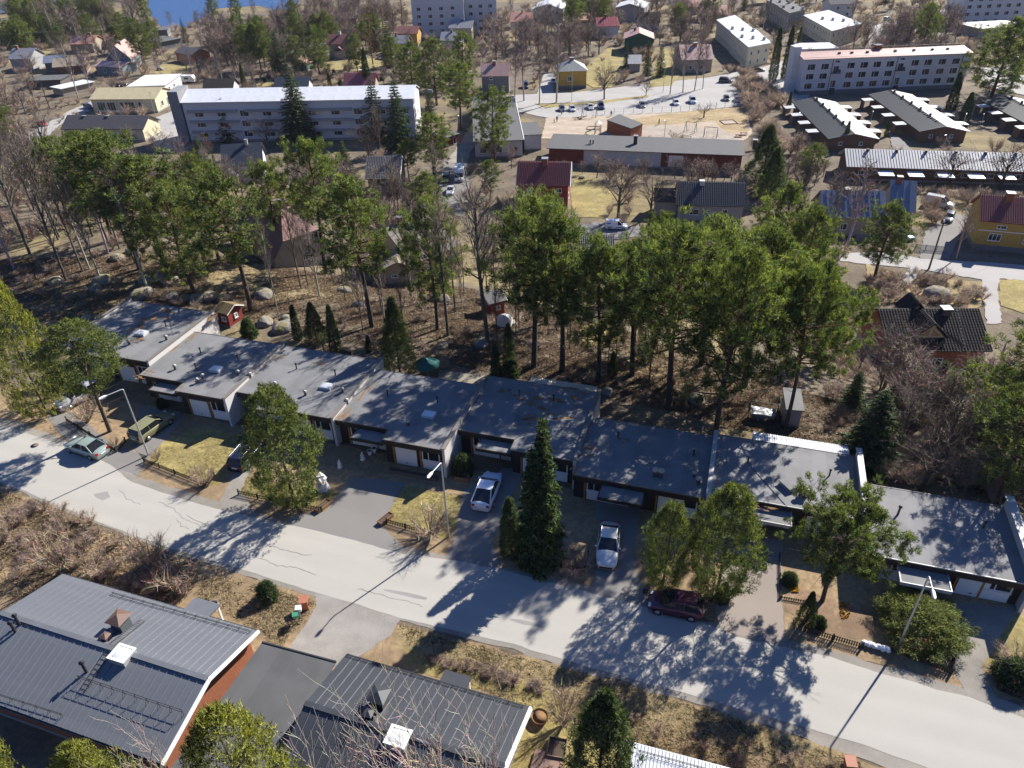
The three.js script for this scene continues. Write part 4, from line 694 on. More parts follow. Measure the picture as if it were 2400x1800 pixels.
    const l = new MB(); ladderParts(l, V(W * 0.24, 3.6, 0.3), V(W * 0.24, 6.9, -d / 2 + 0.9), V(1, 0, 0), 11); l.mesh('roof_ladder', METAL_DARK, g); } }],
  ['playhouse', 'small red playhouse with mossy roof and white corner boards behind the row', { e: [460, 672, 490, 680], eh: 2.0, rh: 2.7, d: 2.8, over: 0.25, base: 0.15, wall: C.red, cover: Rf.mossy, barge: FRAME, wins: [['f', [[1.0, 0.8, 0.7, 0.6]]], ['r', [[1.2, 0.9, 0.5, 0.6]]]] }],
  ['playhouse', 'small red hut with grey felt roof near the white garden tank', { e: [1056, 655, 1096, 651], eh: 2.1, rh: 2.9, d: 3.4, over: 0.3, base: 0.15, wall: C.red, cover: Rf.darktile, barge: FRAME, wins: [['f', [[1.1, 0.9, 0.6, 0.6]]]] }],
  // left block
  ['shop_building', 'cream single-storey shop building with long shaded window front', { e: [191, 215, 335, 214], eh: 4.2, d: 13, r: [349, 188], rh: 5.4, wall: C.paleyellow, cover: Rf.cream, over: 0.4, wins: [['f', [[3.0, 0.7, 2.6, 2.6, 2], [6.2, 0.7, 2.6, 2.6, 2], [9.6, 0.5, 1.2, 2.8, 0], [12.2, 0.7, 3.2, 2.6, 2], [15.6, 0.5, 1.2, 2.8, 0], [19.2, 0.7, 4.4, 2.6, 3], [27.5, 1.5, 1.6, 1.4, 1]]], ['r', [[4, 1.2, 1.4, 1.6], [8, 0.5, 1.4, 2.4], [12, 1.4, 1.4, 1.4]]]] }],
  ['low_house', 'long house with dark grey tile roof and cream gable, in front of the cream shop', { e: [130, 279, 309, 280], eh: 3.4, d: 10, r: [318, 249], rh: 5.6, wall: C.paleyellow, cover: Rf.darktile, tex: 'tile', chim: [[-0.6, 0.3, 0.9, 0.7], [0.0, 0.3, 0.9, 0.7]], wins: [['f', row(6, 3, 4, 1.1, 1.6, 1.2)]] }],
  ['hall', 'white flat-roofed hall behind the cream shop', { e: [272, 187, 356, 184], eh: 4.0, d: 18, roof: 'flat', wall: C.white, cover: Rf.white, wins: [['r', [[4, 1.4, 1.4, 1.2], [9, 1.4, 1.4, 1.2]]]] }],
  ['house', 'blue-grey house with faded pink roof, gable towards the left lawn', { e: [228, 131, 284, 128], eh: 4.0, rh: 9.2, d: 15, roof: 'front', wall: C.bluegrey, cover: Rf.pink, chim: [[0.1, 2, 0.9, 1.4]], barge: FRAME, wins: [['f', [[6, 4.6, 1.4, 1.4], [3.5, 1.2, 1.4, 1.4], [9, 1.2, 1.4, 1.4]]], ['r', [[3, 1.3, 1.3, 1.4], [7, 1.3, 1.3, 1.4], [11, 1.3, 1.3, 1.4]]]] }],
  ['annex', 'low blue-grey annex with pink roof under the pink-roofed house', { e: [201, 143, 262, 146], eh: 3.0, rh: 4.2, d: 9, wall: C.bluegrey, cover: Rf.pink, wins: [['f', [[4, 0.9, 1.3, 1.2], [8, 0.9, 1.3, 1.2]]]] }],
  ['house', 'pale grey house with light grey roof at the left edge', { e: [16, 128, 66, 127], eh: 4.6, rh: 7.6, d: 11, wall: C.grey, cover: Rf.lgrey, chim: [[-0.6, 0.3]], wins: [['f', [[4, 1.3, 1.3, 1.3], [8, 1.3, 1.3, 1.3]]]] }],
  ['house', 'house with blue-grey sheet roof left of the long barn', { e: [92, 137, 140, 133], eh: 3.4, rh: 5.2, d: 11, wall: C.slate, cover: Rf.blue }],
  ['barn', 'long brown-roofed barn between the blue roof and the pink-roofed house', { e: [112, 146, 186, 140], eh: 3.0, rh: 5.2, d: 11, wall: C.brown, cover: Rf.tan }],
  ['shed', 'low white-roofed shed behind two birches', { e: [131, 192, 205, 176], eh: 2.6, d: 7, roof: 'flat', wall: C.beige, cover: Rf.white }],
  ['shed', 'dark flat shed beside the leaning utility pole', { e: [50, 175, 130, 172], eh: 2.8, d: 9, roof: 'flat', wall: C.dark, cover: Rf.grey }],
  ['house', 'far house with faded red roof behind a broad pine', { e: [147, 96, 200, 95], eh: 3.6, rh: 6.2, d: 12, wall: C.beige, cover: Rf.salmon, chim: [[0.5, 0.3]] }],
  ['house', 'low house with salmon roof right of the broad pine', { e: [225, 88, 250, 86], eh: 3.4, rh: 5.6, d: 10, wall: C.yellow, cover: Rf.salmon }],
  ['house', 'orange brick house, gable lit by the sun', { e: [413, 120, 456, 112], eh: 3.4, rh: 5.2, d: 13, roof: 'front', wall: C.orange, cover: Rf.darktile, wins: [['f', [[3, 1.2, 1.2, 1.2], [8, 1.2, 1.2, 1.2]]]] }],
  ['house', 'low house with dark roof and white gable behind the long white block', { e: [436, 195, 503, 193], eh: 2.8, d: 9, r: [512, 168], rh: 5.2, wall: C.white, cover: Rf.browntile }],
  ['lakeside_house', 'flat grey house on the lake shore', { e: [328, 66, 362, 64], eh: 3.2, d: 10, roof: 'flat', wall: C.slate, cover: Rf.grey }],
  ['lakeside_house', 'grey house with stepped flat roofs below the lake', { e: [340, 92, 394, 82], eh: 3.4, d: 14, roof: 'flat', wall: C.slate, cover: Rf.grey }],
  ['lakeside_house', 'grey two-roofed house right of the lake', { e: [540, 70, 585, 62], eh: 4.0, rh: 6.2, d: 13, wall: C.grey, cover: Rf.grey, chim: [[0, 0.2]] }],
  ['house', 'house with black ribbed roof and cream gable', { e: [562, 103, 622, 104], eh: 3.2, d: 9, r: [622, 79], rh: 6.2, wall: C.cream, cover: Rf.black, tex: 'seam', chim: [[-0.05, 0.2, 0.9, 1.6, C.dark]], wins: [['r', [[4, 1.2, 1.2, 1.2]]]] }],
  ['carport', 'small carport with grey roof at the cream gable', { e: [619, 115, 650, 115], eh: 2.8, d: 9, roof: 'flat', wall: C.grey, cover: Rf.lgrey }],
  ['shed', 'little green shed with salmon gable roof on the lawn', { e: [628, 140, 662, 140], eh: 2.6, rh: 4.6, d: 7, roof: 'front', wall: C.green, cover: Rf.salmon, wins: [['f', [[2, 1, 0.9, 0.8, 0], [5, 1, 0.9, 0.8, 0]]]] }],
  ['house', 'pale house with brown-red roof, gabled porch and white chimney', { e: [705, 96, 760, 95], eh: 5.2, d: 9, r: [764, 73], rh: 8.4, wall: C.beige, cover: Rf.rust, tex: 'seam', chim: [[-0.05, 0.2, 0.8, 1.8, C.white]], wins: [['f', [[2.6, 1.4, 1.3, 1.4], [11, 1.4, 1.3, 1.4]]], ['r', [[3, 1.4, 1.2, 1.4], [6, 1.4, 1.2, 1.4]]]], extra: ({ g }) => { new MB().box(-2, 0, 0.01, 2.4, 3.0, 3).mesh('porch_wall', C.beige, g); const r = new MB(); surface(r, [2.7, 2.9, 3.4], [2.7, 2.9, -0.4], [0.2, 4.6, -0.4], [0.2, 4.6, 3.4], 'plain'); surface(r, [-2.3, 2.9, -0.4], [-2.3, 2.9, 3.4], [0.2, 4.6, 3.4], [0.2, 4.6, -0.4], 'plain'); r.mesh('porch_roof', Rf.rust, g); addWindow(g, -0.6, 0.9, 3.003, 0, 1.4, 1.3); } }],
  ['house', 'house with dark blue-grey roof left of the tall white-block spruce', { e: [590, 193, 666, 191], eh: 3.0, d: 9, r: [662, 165], rh: 5.8, wall: C.white, cover: Rf.darkblue }],
  ['house', 'house with raspberry red roof just behind the long white block', { e: [740, 188, 810, 187], eh: 3.4, d: 9, r: [812, 156], rh: 7.0, wall: C.beige, cover: roofM('raspberry', [0.3, 0.09, 0.11], 0.1, 0.45), tex: 'tile', chim: [[0.05, 0.2, 0.9, 1.6, C.brick, Rf.white]] }],
  ['house', 'small house with pale striped roof beside the orange larch', { e: [838, 94, 880, 94], eh: 4.0, rh: 6.4, d: 9, wall: C.brown, cover: Rf.lgrey, tex: 'seam', chim: [[-0.4, 0.2]] }],
  ['house', 'yellow house with brown-pink roof behind the striped one', { e: [855, 73, 902, 73], eh: 5.0, rh: 7.4, d: 9, wall: C.yellow, cover: Rf.rust, wins: [['r', [[3, 1.2, 1.2, 1.2]]], ['f', [[9, 1.6, 1.2, 1.4]]]] }],
  ['house', 'white house with pale striped roof and black skylight line', { e: [949, 88, 994, 88], eh: 4.8, rh: 7.4, d: 10, wall: C.white, cover: Rf.lgrey, tex: 'wideseam', chim: [[0.0, 0.2, 0.7, 1.4, C.dark]], wins: [['f', [[5, 1.6, 1.4, 1.6], [10, 1.6, 1.4, 1.6]]]] }],
  ['house', 'cream house with grey roof uphill of the white striped one', { e: [968, 61, 1020, 61], eh: 5.0, rh: 7.4, d: 10, wall: C.cream, cover: Rf.lgrey, tex: 'wideseam', chim: [[0, 0.2, 0.7, 1.4, C.dark]] }],
  ['house', 'dark grey two-storey house with sunlit pink roof and red chimney', { e: [1037, 165, 1102, 164], eh: 5.4, d: 10, r: [1102, 136], rh: 8.6, wall: C.slate, cover: Rf.pink, tex: 'seam', chim: [[-0.1, 0.3, 1.1, 1.5]], wins: [['f', [[3, 4.2, 1.0, 0.8, 0], [9, 4.2, 1.0, 0.8, 0], [3, 1.3, 1.6, 1.5], [9, 1.3, 1.6, 1.5]]]] }],
  ['apartment_block', 'white tower block at the top edge left of centre', { e: [886, -8, 1000, -12], eh: 17, d: 12, roof: 'flat', over: 0.1, wall: C.apt, cover: Rf.grey, wins: [['f', [2, 5, 8, 11].flatMap((y) => row(6, 3, 5, y, 1.8, 1.5))]] }],
  ['apartment_block', 'second white tower block with pale stair tower at the top edge', { e: [1000, -14, 1072, -16], eh: 17, d: 12, roof: 'flat', over: 0.1, wall: C.apt, cover: Rf.grey, wins: [['f', [2, 5, 8, 11].flatMap((y) => row(5, 3, 4.4, y, 1.8, 1.5))]] }],
  // behind and right of the school
  ['house', 'pale two-storey house with white gable roof at the top edge', { e: [1148, 20, 1218, 20], eh: 6, rh: 8.4, d: 24, roof: 'front', wall: C.white, cover: Rf.white, wins: [['f', [[5, 3.6, 1.4, 1.3], [12, 3.6, 1.4, 1.3]]]] }],
  ['house', 'house with orange-pink roof behind birches', { e: [1100, 47, 1149, 47], eh: 3.4, rh: 6.6, d: 12, wall: C.grey, cover: Rf.salmon, chim: [[0, 0.2]] }],
  ['house', 'low house with orange roof between two birches', { e: [1226, 44, 1300, 43], eh: 3.2, rh: 5.6, d: 12, wall: C.grey, cover: Rf.salmon }],
  ['house', 'white house with bright red ribbed roof', { e: [1290, 58, 1339, 56], eh: 5, rh: 8, d: 10, wall: C.white, cover: roofM('bright_red', [0.32, 0.05, 0.06], 0.1, 0.45), tex: 'wideseam', chim: [[-0.1, 0.2]], wins: [['f', [[3, 1.2, 1.4, 1.4], [9, 1.2, 1.4, 1.4]]]] }],
  ['house', 'grey two-storey house with white gable roof, upper middle', { e: [1327, 17, 1393, 18], eh: 6, rh: 8, d: 20, roof: 'front', wall: C.grey, cover: Rf.white, wins: [['f', [[4, 3.6, 1.6, 1.4], [5, 0.9, 1.6, 1.4]]]] }],
  ['house', 'white house with dark roof and small pink porch roof', { e: [1380, 50, 1427, 49], eh: 4.8, rh: 8.4, d: 11, wall: C.white, cover: Rf.browntile, chim: [[0, 0.2]], wins: [['f', [[3, 1.2, 1.5, 1.5], [7, 1.2, 1.6, 1.5], [11, 1.2, 1.4, 1.5]]]] }],
  ['hall', 'dark green building with low red gable roof and a pale dome tank before it', { e: [1347, 84, 1414, 84], eh: 5.4, rh: 7.6, d: 14, roof: 'front', wall: C.green, cover: Rf.pink, chim: [[-0.3, -2, 1, 1.4]] }],
  ['house', 'yellow two-storey house with grey-green hipped roof by the street', { e: [1206, 155, 1271, 153], eh: 5.6, rh: 8.4, d: 11, roof: 'hip', wall: C.yellow, cover: roofM('grey_green', [0.26, 0.27, 0.25], 0.1), base: 1.0, found: C.slate, chim: [[0, 0.2, 1.2, 1.2]], wins: [['f', [[3.4, 2.4, 1.4, 1.6], [9, 2.4, 1.6, 1.6]]]] }],
  ['shed', 'low building with grey striped roof behind two spruces', { e: [1356, 138, 1386, 138], eh: 2.8, rh: 4.6, d: 14, wall: C.grey, cover: Rf.lgrey, tex: 'wideseam' }],
  ['house', 'broad house with mottled pink roof behind bare street trees', { e: [1472, 130, 1543, 128], eh: 4.4, rh: 8.2, d: 13, wall: C.beige, cover: Rf.pink, chim: [[0, 0.2, 1.2, 1.4]], wins: [['f', row(3, 3, 4, 1.2, 1.3, 1.4)]] }],
  ['house', 'house with salmon roof at the top edge right of centre', { e: [1514, 32, 1574, 31], eh: 3.4, rh: 6.6, d: 13, wall: C.grey, cover: Rf.salmon, chim: [[0, 0.2]] }],
  ['house', 'second salmon-roofed house at the top edge, partly cut off', { e: [1480, 16, 1516, 15], eh: 3.4, rh: 6.4, d: 12, wall: C.grey, cover: Rf.salmon }],
  ['bin_shelter', 'small red bin shelter with grey roof beside the pale path', { e: [966, 297, 994, 288], eh: 2.6, d: 6.5, roof: 'flat', over: 0.3, wall: C.red, cover: Rf.grey, wins: [['f', [[2.6, 0.2, 1.0, 1.9, 0]]]] }],
  ['row_shed', 'white shed with low pale roof behind the red-roofed apartment block', { e: [1727, 106, 1815, 104], eh: 3.4, d: 12, roof: 'flat', wall: C.white, cover: Rf.white }],
  ['house', 'white house at the top edge above the cream block', { e: [1793, 10, 1850, 8], eh: 6, rh: 8.6, d: 10, wall: C.white, cover: Rf.grey, wins: [['f', [[4, 3.6, 1.4, 1.4], [9, 3.6, 1.4, 1.4], [4, 0.9, 1.4, 1.4], [9, 0.9, 1.4, 1.4]]]] }],
  ['apartment_block', 'white apartment block at the top right corner', { e: [2088, -12, 2230, -18], eh: 13, d: 12, roof: 'flat', over: 0.1, wall: C.apt, cover: Rf.grey, wins: [['f', [1.2, 4.2, 7.2, 10].flatMap((y) => row(8, 3, 4.6, y, 2.2, 1.6))]] }],
  ['store', 'low building with pale grey roof at the upper right edge', { e: [2118, 62, 2230, 56], eh: 3.8, d: 16, roof: 'flat', wall: C.grey, cover: Rf.lgrey }],
];
for (const [n, l, s] of houseList) house(n, l, n.includes('house') || n === 'cottage' ? 'house' : n.replace(/_/g, ' '), s);

// long white apartment block with dark gable tower
{
  const g = house('apartment_block', 'long white four-storey block with white roof and dark blue balcony bands', 'apartment block', { e: [388, 222, 894, 213], eh: 10.6, d: 13, r: [896, 183], rh: 11.6, wall: C.apt, cover: Rf.white, over: 0.35, base: 0.6,
    wins: [['f', [1.2, 3.9, 6.6, 8.6].flatMap((y, j) => (j === 3 ? [] : row(13, 4, 6.2, y + 0.1, 2.4, 1.7)))], ['r', [[3, 2, 1, 1.2], [7, 2, 1, 1.2], [3, 5, 1, 1.2], [7, 5, 1, 1.2]]]],
    extra: ({ g, w, d, roof }) => {
      for (const y of [2.7, 5.4, 8.1]) { for (let k = 0; k < 4; k++) new MB().box(-w / 2 + 1 + k * w / 4, y - 0.25, 0.003, -w / 2 - 1 + (k + 1) * w / 4, y + 0.4, 0.5).mesh('balcony', C.grey, g); }
      new MB().box(-w / 2 - 3.2, 0, -d * 0.6, -w / 2 - 0.4, 13.4, 0.3).mesh('stair_tower', wallMat('tower_dark', [0.24, 0.245, 0.26]), g);
      for (let k = 0; k < 9; k++) { const m = new MB().box(-w / 2 + 6 + k * 7.5, 10.9, -d * 0.35, -w / 2 + 7.2 + k * 7.5, 11.7, -d * 0.35 - 0.8).mesh('roof_vent', METAL_GREY, roof); }
    } });
}
// three-storey white brick block with red roof
{
  const winsF = []; for (const y of [1.9, 4.7, 7.5]) { for (const x of [2.6, 6.9, 15.2, 19.4, 23.6, 27.8, 35.8, 40, 44.6, 49]) winsF.push([x, y - 0.1, 2.5, 1.8, 1]); }
  house('apartment_block', 'white brick three-storey apartment block with faded red sheet roof', 'apartment block', { e: [1737, 129, 2104, 114], eh: 10.6, d: 12, r: [2112, 98], rh: 12.2, wall: C.apt, cover: Rf.pink, tex: 'seam', over: 0.35, base: 1.3, found: C.slate, wins: [['f', winsF], ['l', [[4, 8, 0.9, 1.6], [4, 5, 0.9, 1.2]]]],
    extra: ({ g, w, d, roof }) => {
      for (const x of [10.8, 31.5, 52.6]) { const X = -w / 2 + x; new MB().box(X - 1.7, 1.31, 0.003, X - 1.55, 10.3, 0.12).mesh('downpipe', METAL_DARK, g); new MB().box(X - 1.5, 6.2, 0.003, X + 1.3, 6.45, 0.8).mesh('balcony', C.slate, g); new MB().box(X - 1.2, 6.46, 0.4, X + 1.2, 7.3, 0.46).mesh('railing', METAL_DARK, g); addWindow(g, X - 1.1, 6.6, 0.003, 0, 1.8, 1.8); addWindow(g, X - 1.1, 2.0, 0.003, 0, 1.7, 2.2); addWindow(g, X - 0.9, 9.2, 0.003, 0, 1.6, 0.8); new MB().box(X - 1, 0.02, 0.03, X + 0.6, 1.9, 0.2).mesh('door', METAL_DARK, g); }
      new MB().box(-w / 2 - 2.2, 0, -d * 0.62, -w / 2 + 0.0, 13.6, -d * 0.3).mesh('gable_pier', C.apt, g);
      const st = new MB().box(-2, 11.2, -d * 0.45, 0, 12.7, -d * 0.62).mesh('chimney', BRICK, roof); new MB().box(-2.2, 12.71, -d * 0.43, 0.2, 12.9, -d * 0.64).mesh('chimney_cap', METAL_DARK, st);
      const gd = new MB(); gd.tube([V(-w / 2, 12.45, -d / 2 + 0.3), V(w / 2, 12.45, -d / 2 + 0.3)], [0.04, 0.04], 4); gd.tube([V(-w / 2, 10.95, -0.2), V(w / 2, 10.95, -0.2)], [0.04, 0.04], 4); for (let k = 0; k < 40; k++) { const x = -w / 2 + (k + 0.5) * w / 40; gd.box(x - 0.03, 12.0, -d / 2 + 0.25, x + 0.03, 12.4, -d / 2 + 0.35); } gd.mesh('snow_guard', METAL_DARK, roof);
      for (const x of [-15, -11, -6, 3, 9, 15, 20]) new MB().box(x, 11.1, -d * 0.25, x + 0.8, 11.7, -d * 0.25 - 0.5).mesh('roof_vent', METAL_DARK, roof);
    } });
}
// terraces with one dark and one white slope, small porch roofs along both sides
function terrace(label, le, re, W, tilt) {   // le: left eave survey points near/far; re: ridge near
  const a = G(le[0][0], le[0][1], 3.0), b = G(le[1][0], le[1][1], 3.0);   // a near, b far
  const r = G(re[0], re[1], 4.3); const dir = a.clone().sub(b).setY(0); const L = dir.length(); dir.normalize();
  const side = V(dir.z, 0, -dir.x); const half = r.clone().sub(a).setY(0).dot(side);
  const g = thing('terrace_house', label, 'terrace', grounded(b.clone()).addScaledVector(side, half), Math.atan2(dir.x, dir.z));
  // local: z from far (0) to near (L); x from -half to half
  const h = half, w = h - 0.7, wb = new MB(); wb.box(-w, 0, 0.6, w, 2.9, L - 0.6); wb.tri([-w, 2.9, L - 0.6], [w, 2.9, L - 0.6], [0, 4.05, L - 0.6]); wb.tri([w, 2.9, 0.6], [-w, 2.9, 0.6], [0, 4.05, 0.6]); wb.mesh('wall', C.brown, g);
  const d = new MB(); surface(d, [-h, 3.0, 0], [-h, 3.0, L], [0, 4.3, L], [0, 4.3, 0], 'seam'); const roof = d.mesh('roof', Rf.tergrey, g);
  const wh = new MB(); surface(wh, [h, 2.95, L], [h, 2.95, 0], [0.0, 4.3 - 0.02, 0], [0.0, 4.3 - 0.02, L], 'plain'); wh.mesh('roof', Rf.white, g, 'white sheet slope');
  const gd = new MB(); gd.tube([V(-0.5, 4.45, 0.5), V(-0.5, 4.45, L - 3)], [0.05, 0.05], 4); for (let k = 0; k < 24; k++) gd.box(-0.9, 4.05, 0.6 + k * (L - 4) / 24, -0.45, 4.4, 0.75 + k * (L - 4) / 24); gd.mesh('snow_guard', METAL_DARK, roof);
  for (let k = 0; k < 5; k++) { new MB().box(-0.5, 3.9, 3 + k * L / 6, 0.0, 5.0, 3.5 + k * L / 6).mesh('roof_vent', METAL_DARK, roof); }
  for (let k = 0; k < 4; k++) for (const q of [-1, 1]) { const z = 3 + k * (L - 5) / 4; new MB().slab([[q * (h + 0.2), 2.75, z + 3], [q * (h + 0.2), 2.75, z], [q * (h + 3.0), 2.6, z], [q * (h + 3.0), 2.6, z + 3]].slice()[q > 0 ? 'slice' : 'slice'](), 0.14).mesh('porch_roof', q > 0 ? Rf.white : Rf.palegrey, g); const p = new MB(); p.box(q * (h + 2.8) - 0.07, 0, z + 0.1, q * (h + 2.8) + 0.07, 2.4, z + 2.9); p.mesh('porch_screen', C.brown, g); }
  addWindow(g, -w * 0.6, 1.2, L - 0.597, 0, 0.9, 0.9); addWindow(g, w * 0.3, 1.2, L - 0.597, 0, 0.9, 0.9);
  return g;
}
terrace('brown terrace with dark left and white right roof slope, nearest the brown hedge', [[1789, 300], [1710, 220]], [1846, 287]);
terrace('middle brown terrace with dark left and white right roof slope', [[1986, 284], [1876, 204]], [2041, 270]);
terrace('right-hand brown terrace, its white slope cut by the picture edge', [[2260, 290], [2121, 217]], [2318, 276]);
house('terrace_house', 'long low terrace with pale grey tile roof and white porch roofs', 'terrace', { e: [1829, 360, 2290, 373], eh: 3.2, d: 10, r: [2212, 332], rh: 5.2, wall: C.brown, cover: Rf.palegrey, tex: 'seam', over: 0.6, wins: [['f', row(10, 3, 5.4, 1.3, 1.4, 1.1)]],
  extra: ({ g, w, d, rh, roof }) => { for (let k = 0; k < 9; k++) { const x = -w / 2 + 6 + k * 6.2; new MB().slab([[x, 2.3, 3.3], [x + 3.2, 2.3, 3.3], [x + 3.2, 2.5, 0.3], [x, 2.5, 0.3]], 0.12).mesh('porch_roof', Rf.white, g); new MB().box(x + 0.1, 0, 3.0, x + 0.25, 2.15, 3.15).mesh('porch_post', C.brown, g); new MB().box(x + 2.95, 0, 3.0, x + 3.1, 2.15, 3.15).mesh('porch_post', C.brown, g); if (k < 7) new MB().box(x - 2, 4.9, -d / 2 + 0.8, x - 1.5, 6.0, -d / 2 + 0.3).mesh('roof_vent', METAL_DARK, roof); } const gd = new MB(); gd.tube([V(-w / 2 + 2, 5.0, -d / 2 + 1.4), V(w / 2 - 2, 5.0, -d / 2 + 1.4)], [0.05, 0.05], 4); gd.mesh('snow_guard', METAL_DARK, roof); } });
// school: long range and left wing
house('school', 'long low school range with grey felt roof, red and white shaded front', 'school', { e: [1180, 320, 1610, 336], eh: 4.0, d: 11.5, roof: 'flat', tilt: 0.3, over: 0.6, wall: C.dkred, cover: Rf.grey, wins: [['f', [[46, 0.4, 5, 2.6, 0], [30.5, 0.6, 3.4, 2.6, 0]], FRAME, WHITE]],
  extra: ({ g, w, d, roof }) => { new MB().box(-w / 2 + 8.5, 0.41, 0.003, -w / 2 + 27, 3.7, 0.06).mesh('white_wall', C.white, g); for (const x of [11.5, 13.3, 15.1]) addWindow(g, -w / 2 + x, 1.4, 0.064, 0, 0.8, 0.7, 0); for (const [x, z] of [[20.5, -5], [48.5, -5]]) chimney(roof, -w / 2 + x, 3.9, z, 0.9, 2.2, METAL_DARK); for (const x of [9.6, 10.3]) chimney(roof, -w / 2 + x, 3.9, -4, 0.3, 1.2, METAL_DARK); } });
house('school_wing', 'wide left school wing with grey felt roof and white edge', 'school', { e: [1022, 306, 1132, 302], eh: 4.3, d: 46, roof: 'flat', over: 0.4, wall: C.white, cover: Rf.grey, wins: [['r', row(6, 6, 7, 1, 4, 2.2, 3)], ['f', row(4, 2, 4, 1.2, 1.6, 1.4)]], extra: ({ g, W, roof }) => { new MB().box(W / 2 - 0.05, 4.05, -45, W / 2 + 0.1, 4.4, 0.4).mesh('roof_edge', FRAME, roof); } });
house('school_wing', 'small glazed school entrance wing with white frames', 'school', { e: [1130, 292, 1172, 290], eh: 4.1, d: 12, roof: 'flat', over: 0.3, wall: C.white, cover: Rf.grey, wins: [['f', [[6.4, 0.6, 1.8, 2.6, 1], [8.6, 0.6, 1.8, 2.6, 1]]], ['r', row(3, 2, 3.4, 0.8, 2.2, 2.4)]] });
// oblique white-roofed blocks: corners of the roof given one by one
function block(name, label, category, top, h, wall, cover, winRows, nF, nR) {
  const P = top.map((q) => G(q[0], q[1], h)); const c = P.reduce((a, b) => a.add(b), V(0, 0, 0)).multiplyScalar(1 / P.length);
  const near = P[0], g = thing(name, label, category, grounded(near.clone()), 0);
  const Q = P.map((p) => p.clone().sub(g.position).setY(0)); if (THREE.ShapeUtils.area(Q.map((q) => new THREE.Vector2(q.x, q.z))) > 0) Q.reverse();
  const n = Q.length, wb = new MB(); for (let k = 0; k < n; k++) { const a = Q[k], b = Q[(k + 1) % n]; wb.quad([a.x, 0, a.z], [b.x, 0, b.z], [b.x, h - 0.2, b.z], [a.x, h - 0.2, a.z]); }
  wb.mesh('wall', wall, g);
  const cc = Q.reduce((a, b) => a.clone().add(b), V(0, 0, 0)).multiplyScalar(1 / n); const o = Q.map((q) => q.clone().sub(cc).multiplyScalar(1.03).add(cc));
  const roof = new MB().slab(o.map((q) => [q.x, h, q.z]), 0.2).mesh('roof', cover, g);
  for (let k = 0; k < n; k++) { const a = Q[k], b = Q[(k + 1) % n], L = a.distanceTo(b), ang = Math.atan2(-(b.z - a.z), b.x - a.x), m = Math.floor(L / 3.6), t = b.clone().sub(a).normalize(); const nrm = V(-t.z, 0, t.x).multiplyScalar(0.004); for (const y of winRows) for (let e = 0; e < m; e++) { const p = a.clone().lerp(b, (e + 0.5) / m).addScaledVector(t, -0.6).add(nrm); addWindow(g, p.x, y, p.z, ang, 1.2, 1.4, 1); } }
  if (winRows.length) for (let k = 0; k < 3; k++) { const p = cc.clone().add(V(k * 4 - 4, 0, k * 2)); new MB().box(p.x, h + 0.003, p.z, p.x + 1.1, h + 1.1, p.z + 1.1).mesh('roof_vent', METAL_GREY, roof); }
  return g;
}
block('residential_block', 'long pale yellow block with bright white roof seen end-on, above the hedge', 'apartment block', [[1617, 99], [1662, 88], [1588, 33], [1549, 43]], 7.2, C.paleyellow, Rf.white, [1.2, 4.2]);
block('residential_block', 'second half of the white-roofed block, set nearer the street', 'apartment block', [[1617, 101], [1664, 92], [1634, 64], [1580, 70]], 7.3, C.paleyellow, Rf.white, [1.2, 4.2]);
block('residential_block', 'cream two-storey block with white roof and blue door canopy', 'apartment block', [[1797, 66], [1860, 50], [1790, 22], [1737, 33]], 6.6, C.paleyellow, Rf.white, [1.2, 4.0]);
block('residential_block', 'pale block with dark flat roof at the top edge, further of two', 'apartment block', [[1685, 14], [1706, 8], [1680, -6], [1656, 0]], 8, C.beige, Rf.grey, [1.4, 4.4]);
block('residential_block', 'pale block with dark flat roof and balconies beside the cream block', 'apartment block', [[1706, 28], [1740, 20], [1712, 6], [1682, 14]], 8, C.beige, Rf.grey, [1.4, 4.4]);
block('shed', 'small brick playground shed with grey overhanging roof', 'shed', [[1363, 277], [1388, 267], [1338, 247], [1312, 259]], 3.4, C.brick, Rf.grey, []);
// ---------- trees and shrubs ----------
const rndDir = (r, up = 0) => { const z = r() * 2 - 1, a = r() * 6.2832, s = Math.sqrt(1 - z * z); return V(s * Math.cos(a), z + up, s * Math.sin(a)).normalize(); };
function blade(mb, p, d, len, w, r) { // one pointed leaf or needle spray
  const s = V(r() - 0.5, r() - 0.5, r() - 0.5).cross(d).normalize().multiplyScalar(w / 2), n = s.clone().cross(d).normalize();
  if (n.y < 0) n.negate();
  const f = mb.p.length / 3;
  mb.vert(p.x + s.x, p.y + s.y, p.z + s.z, n.x, n.y, n.z, 0, 0); mb.vert(p.x - s.x, p.y - s.y, p.z - s.z, n.x, n.y, n.z, 1, 0); mb.vert(p.x + d.x * len, p.y + d.y * len, p.z + d.z * len, n.x, n.y, n.z, 0.5, 1);
  mb.i.push(f, f + 1, f + 2);
}
function tuft(mb, c, out, rad0, n, len, w, r, c1, c2) {
  const m = r(); const base = [0, 1, 2].map((q) => c1[q] + (c2[q] - c1[q]) * m);
  for (let k = 0; k < n; k++) {
    const d = rndDir(r, 0.35).addScaledVector(out, 0.5).normalize(), j = 0.7 + 0.6 * r(), o = rndDir(r).multiplyScalar(rad0 * Math.cbrt(r()));
    mb.col = base.map((q) => q * j); blade(mb, c.clone().add(o), d, len * (0.6 + 0.7 * r()), w, r);
  }
}
const lerp3 = (a, b, t) => [0, 1, 2].map((q) => a[q] + (b[q] - a[q]) * t);
function limb(mb, a, b, r0, r1, bend, r, sides = 5, col) {
  const m = a.clone().lerp(b, 0.5).add(V((r() - 0.5) * bend, (r() - 0.5) * bend, (r() - 0.5) * bend)); mb.col = col; mb.tube([a, m, b], [r0, (r0 + r1) / 2, r1], sides, false); return m;
}
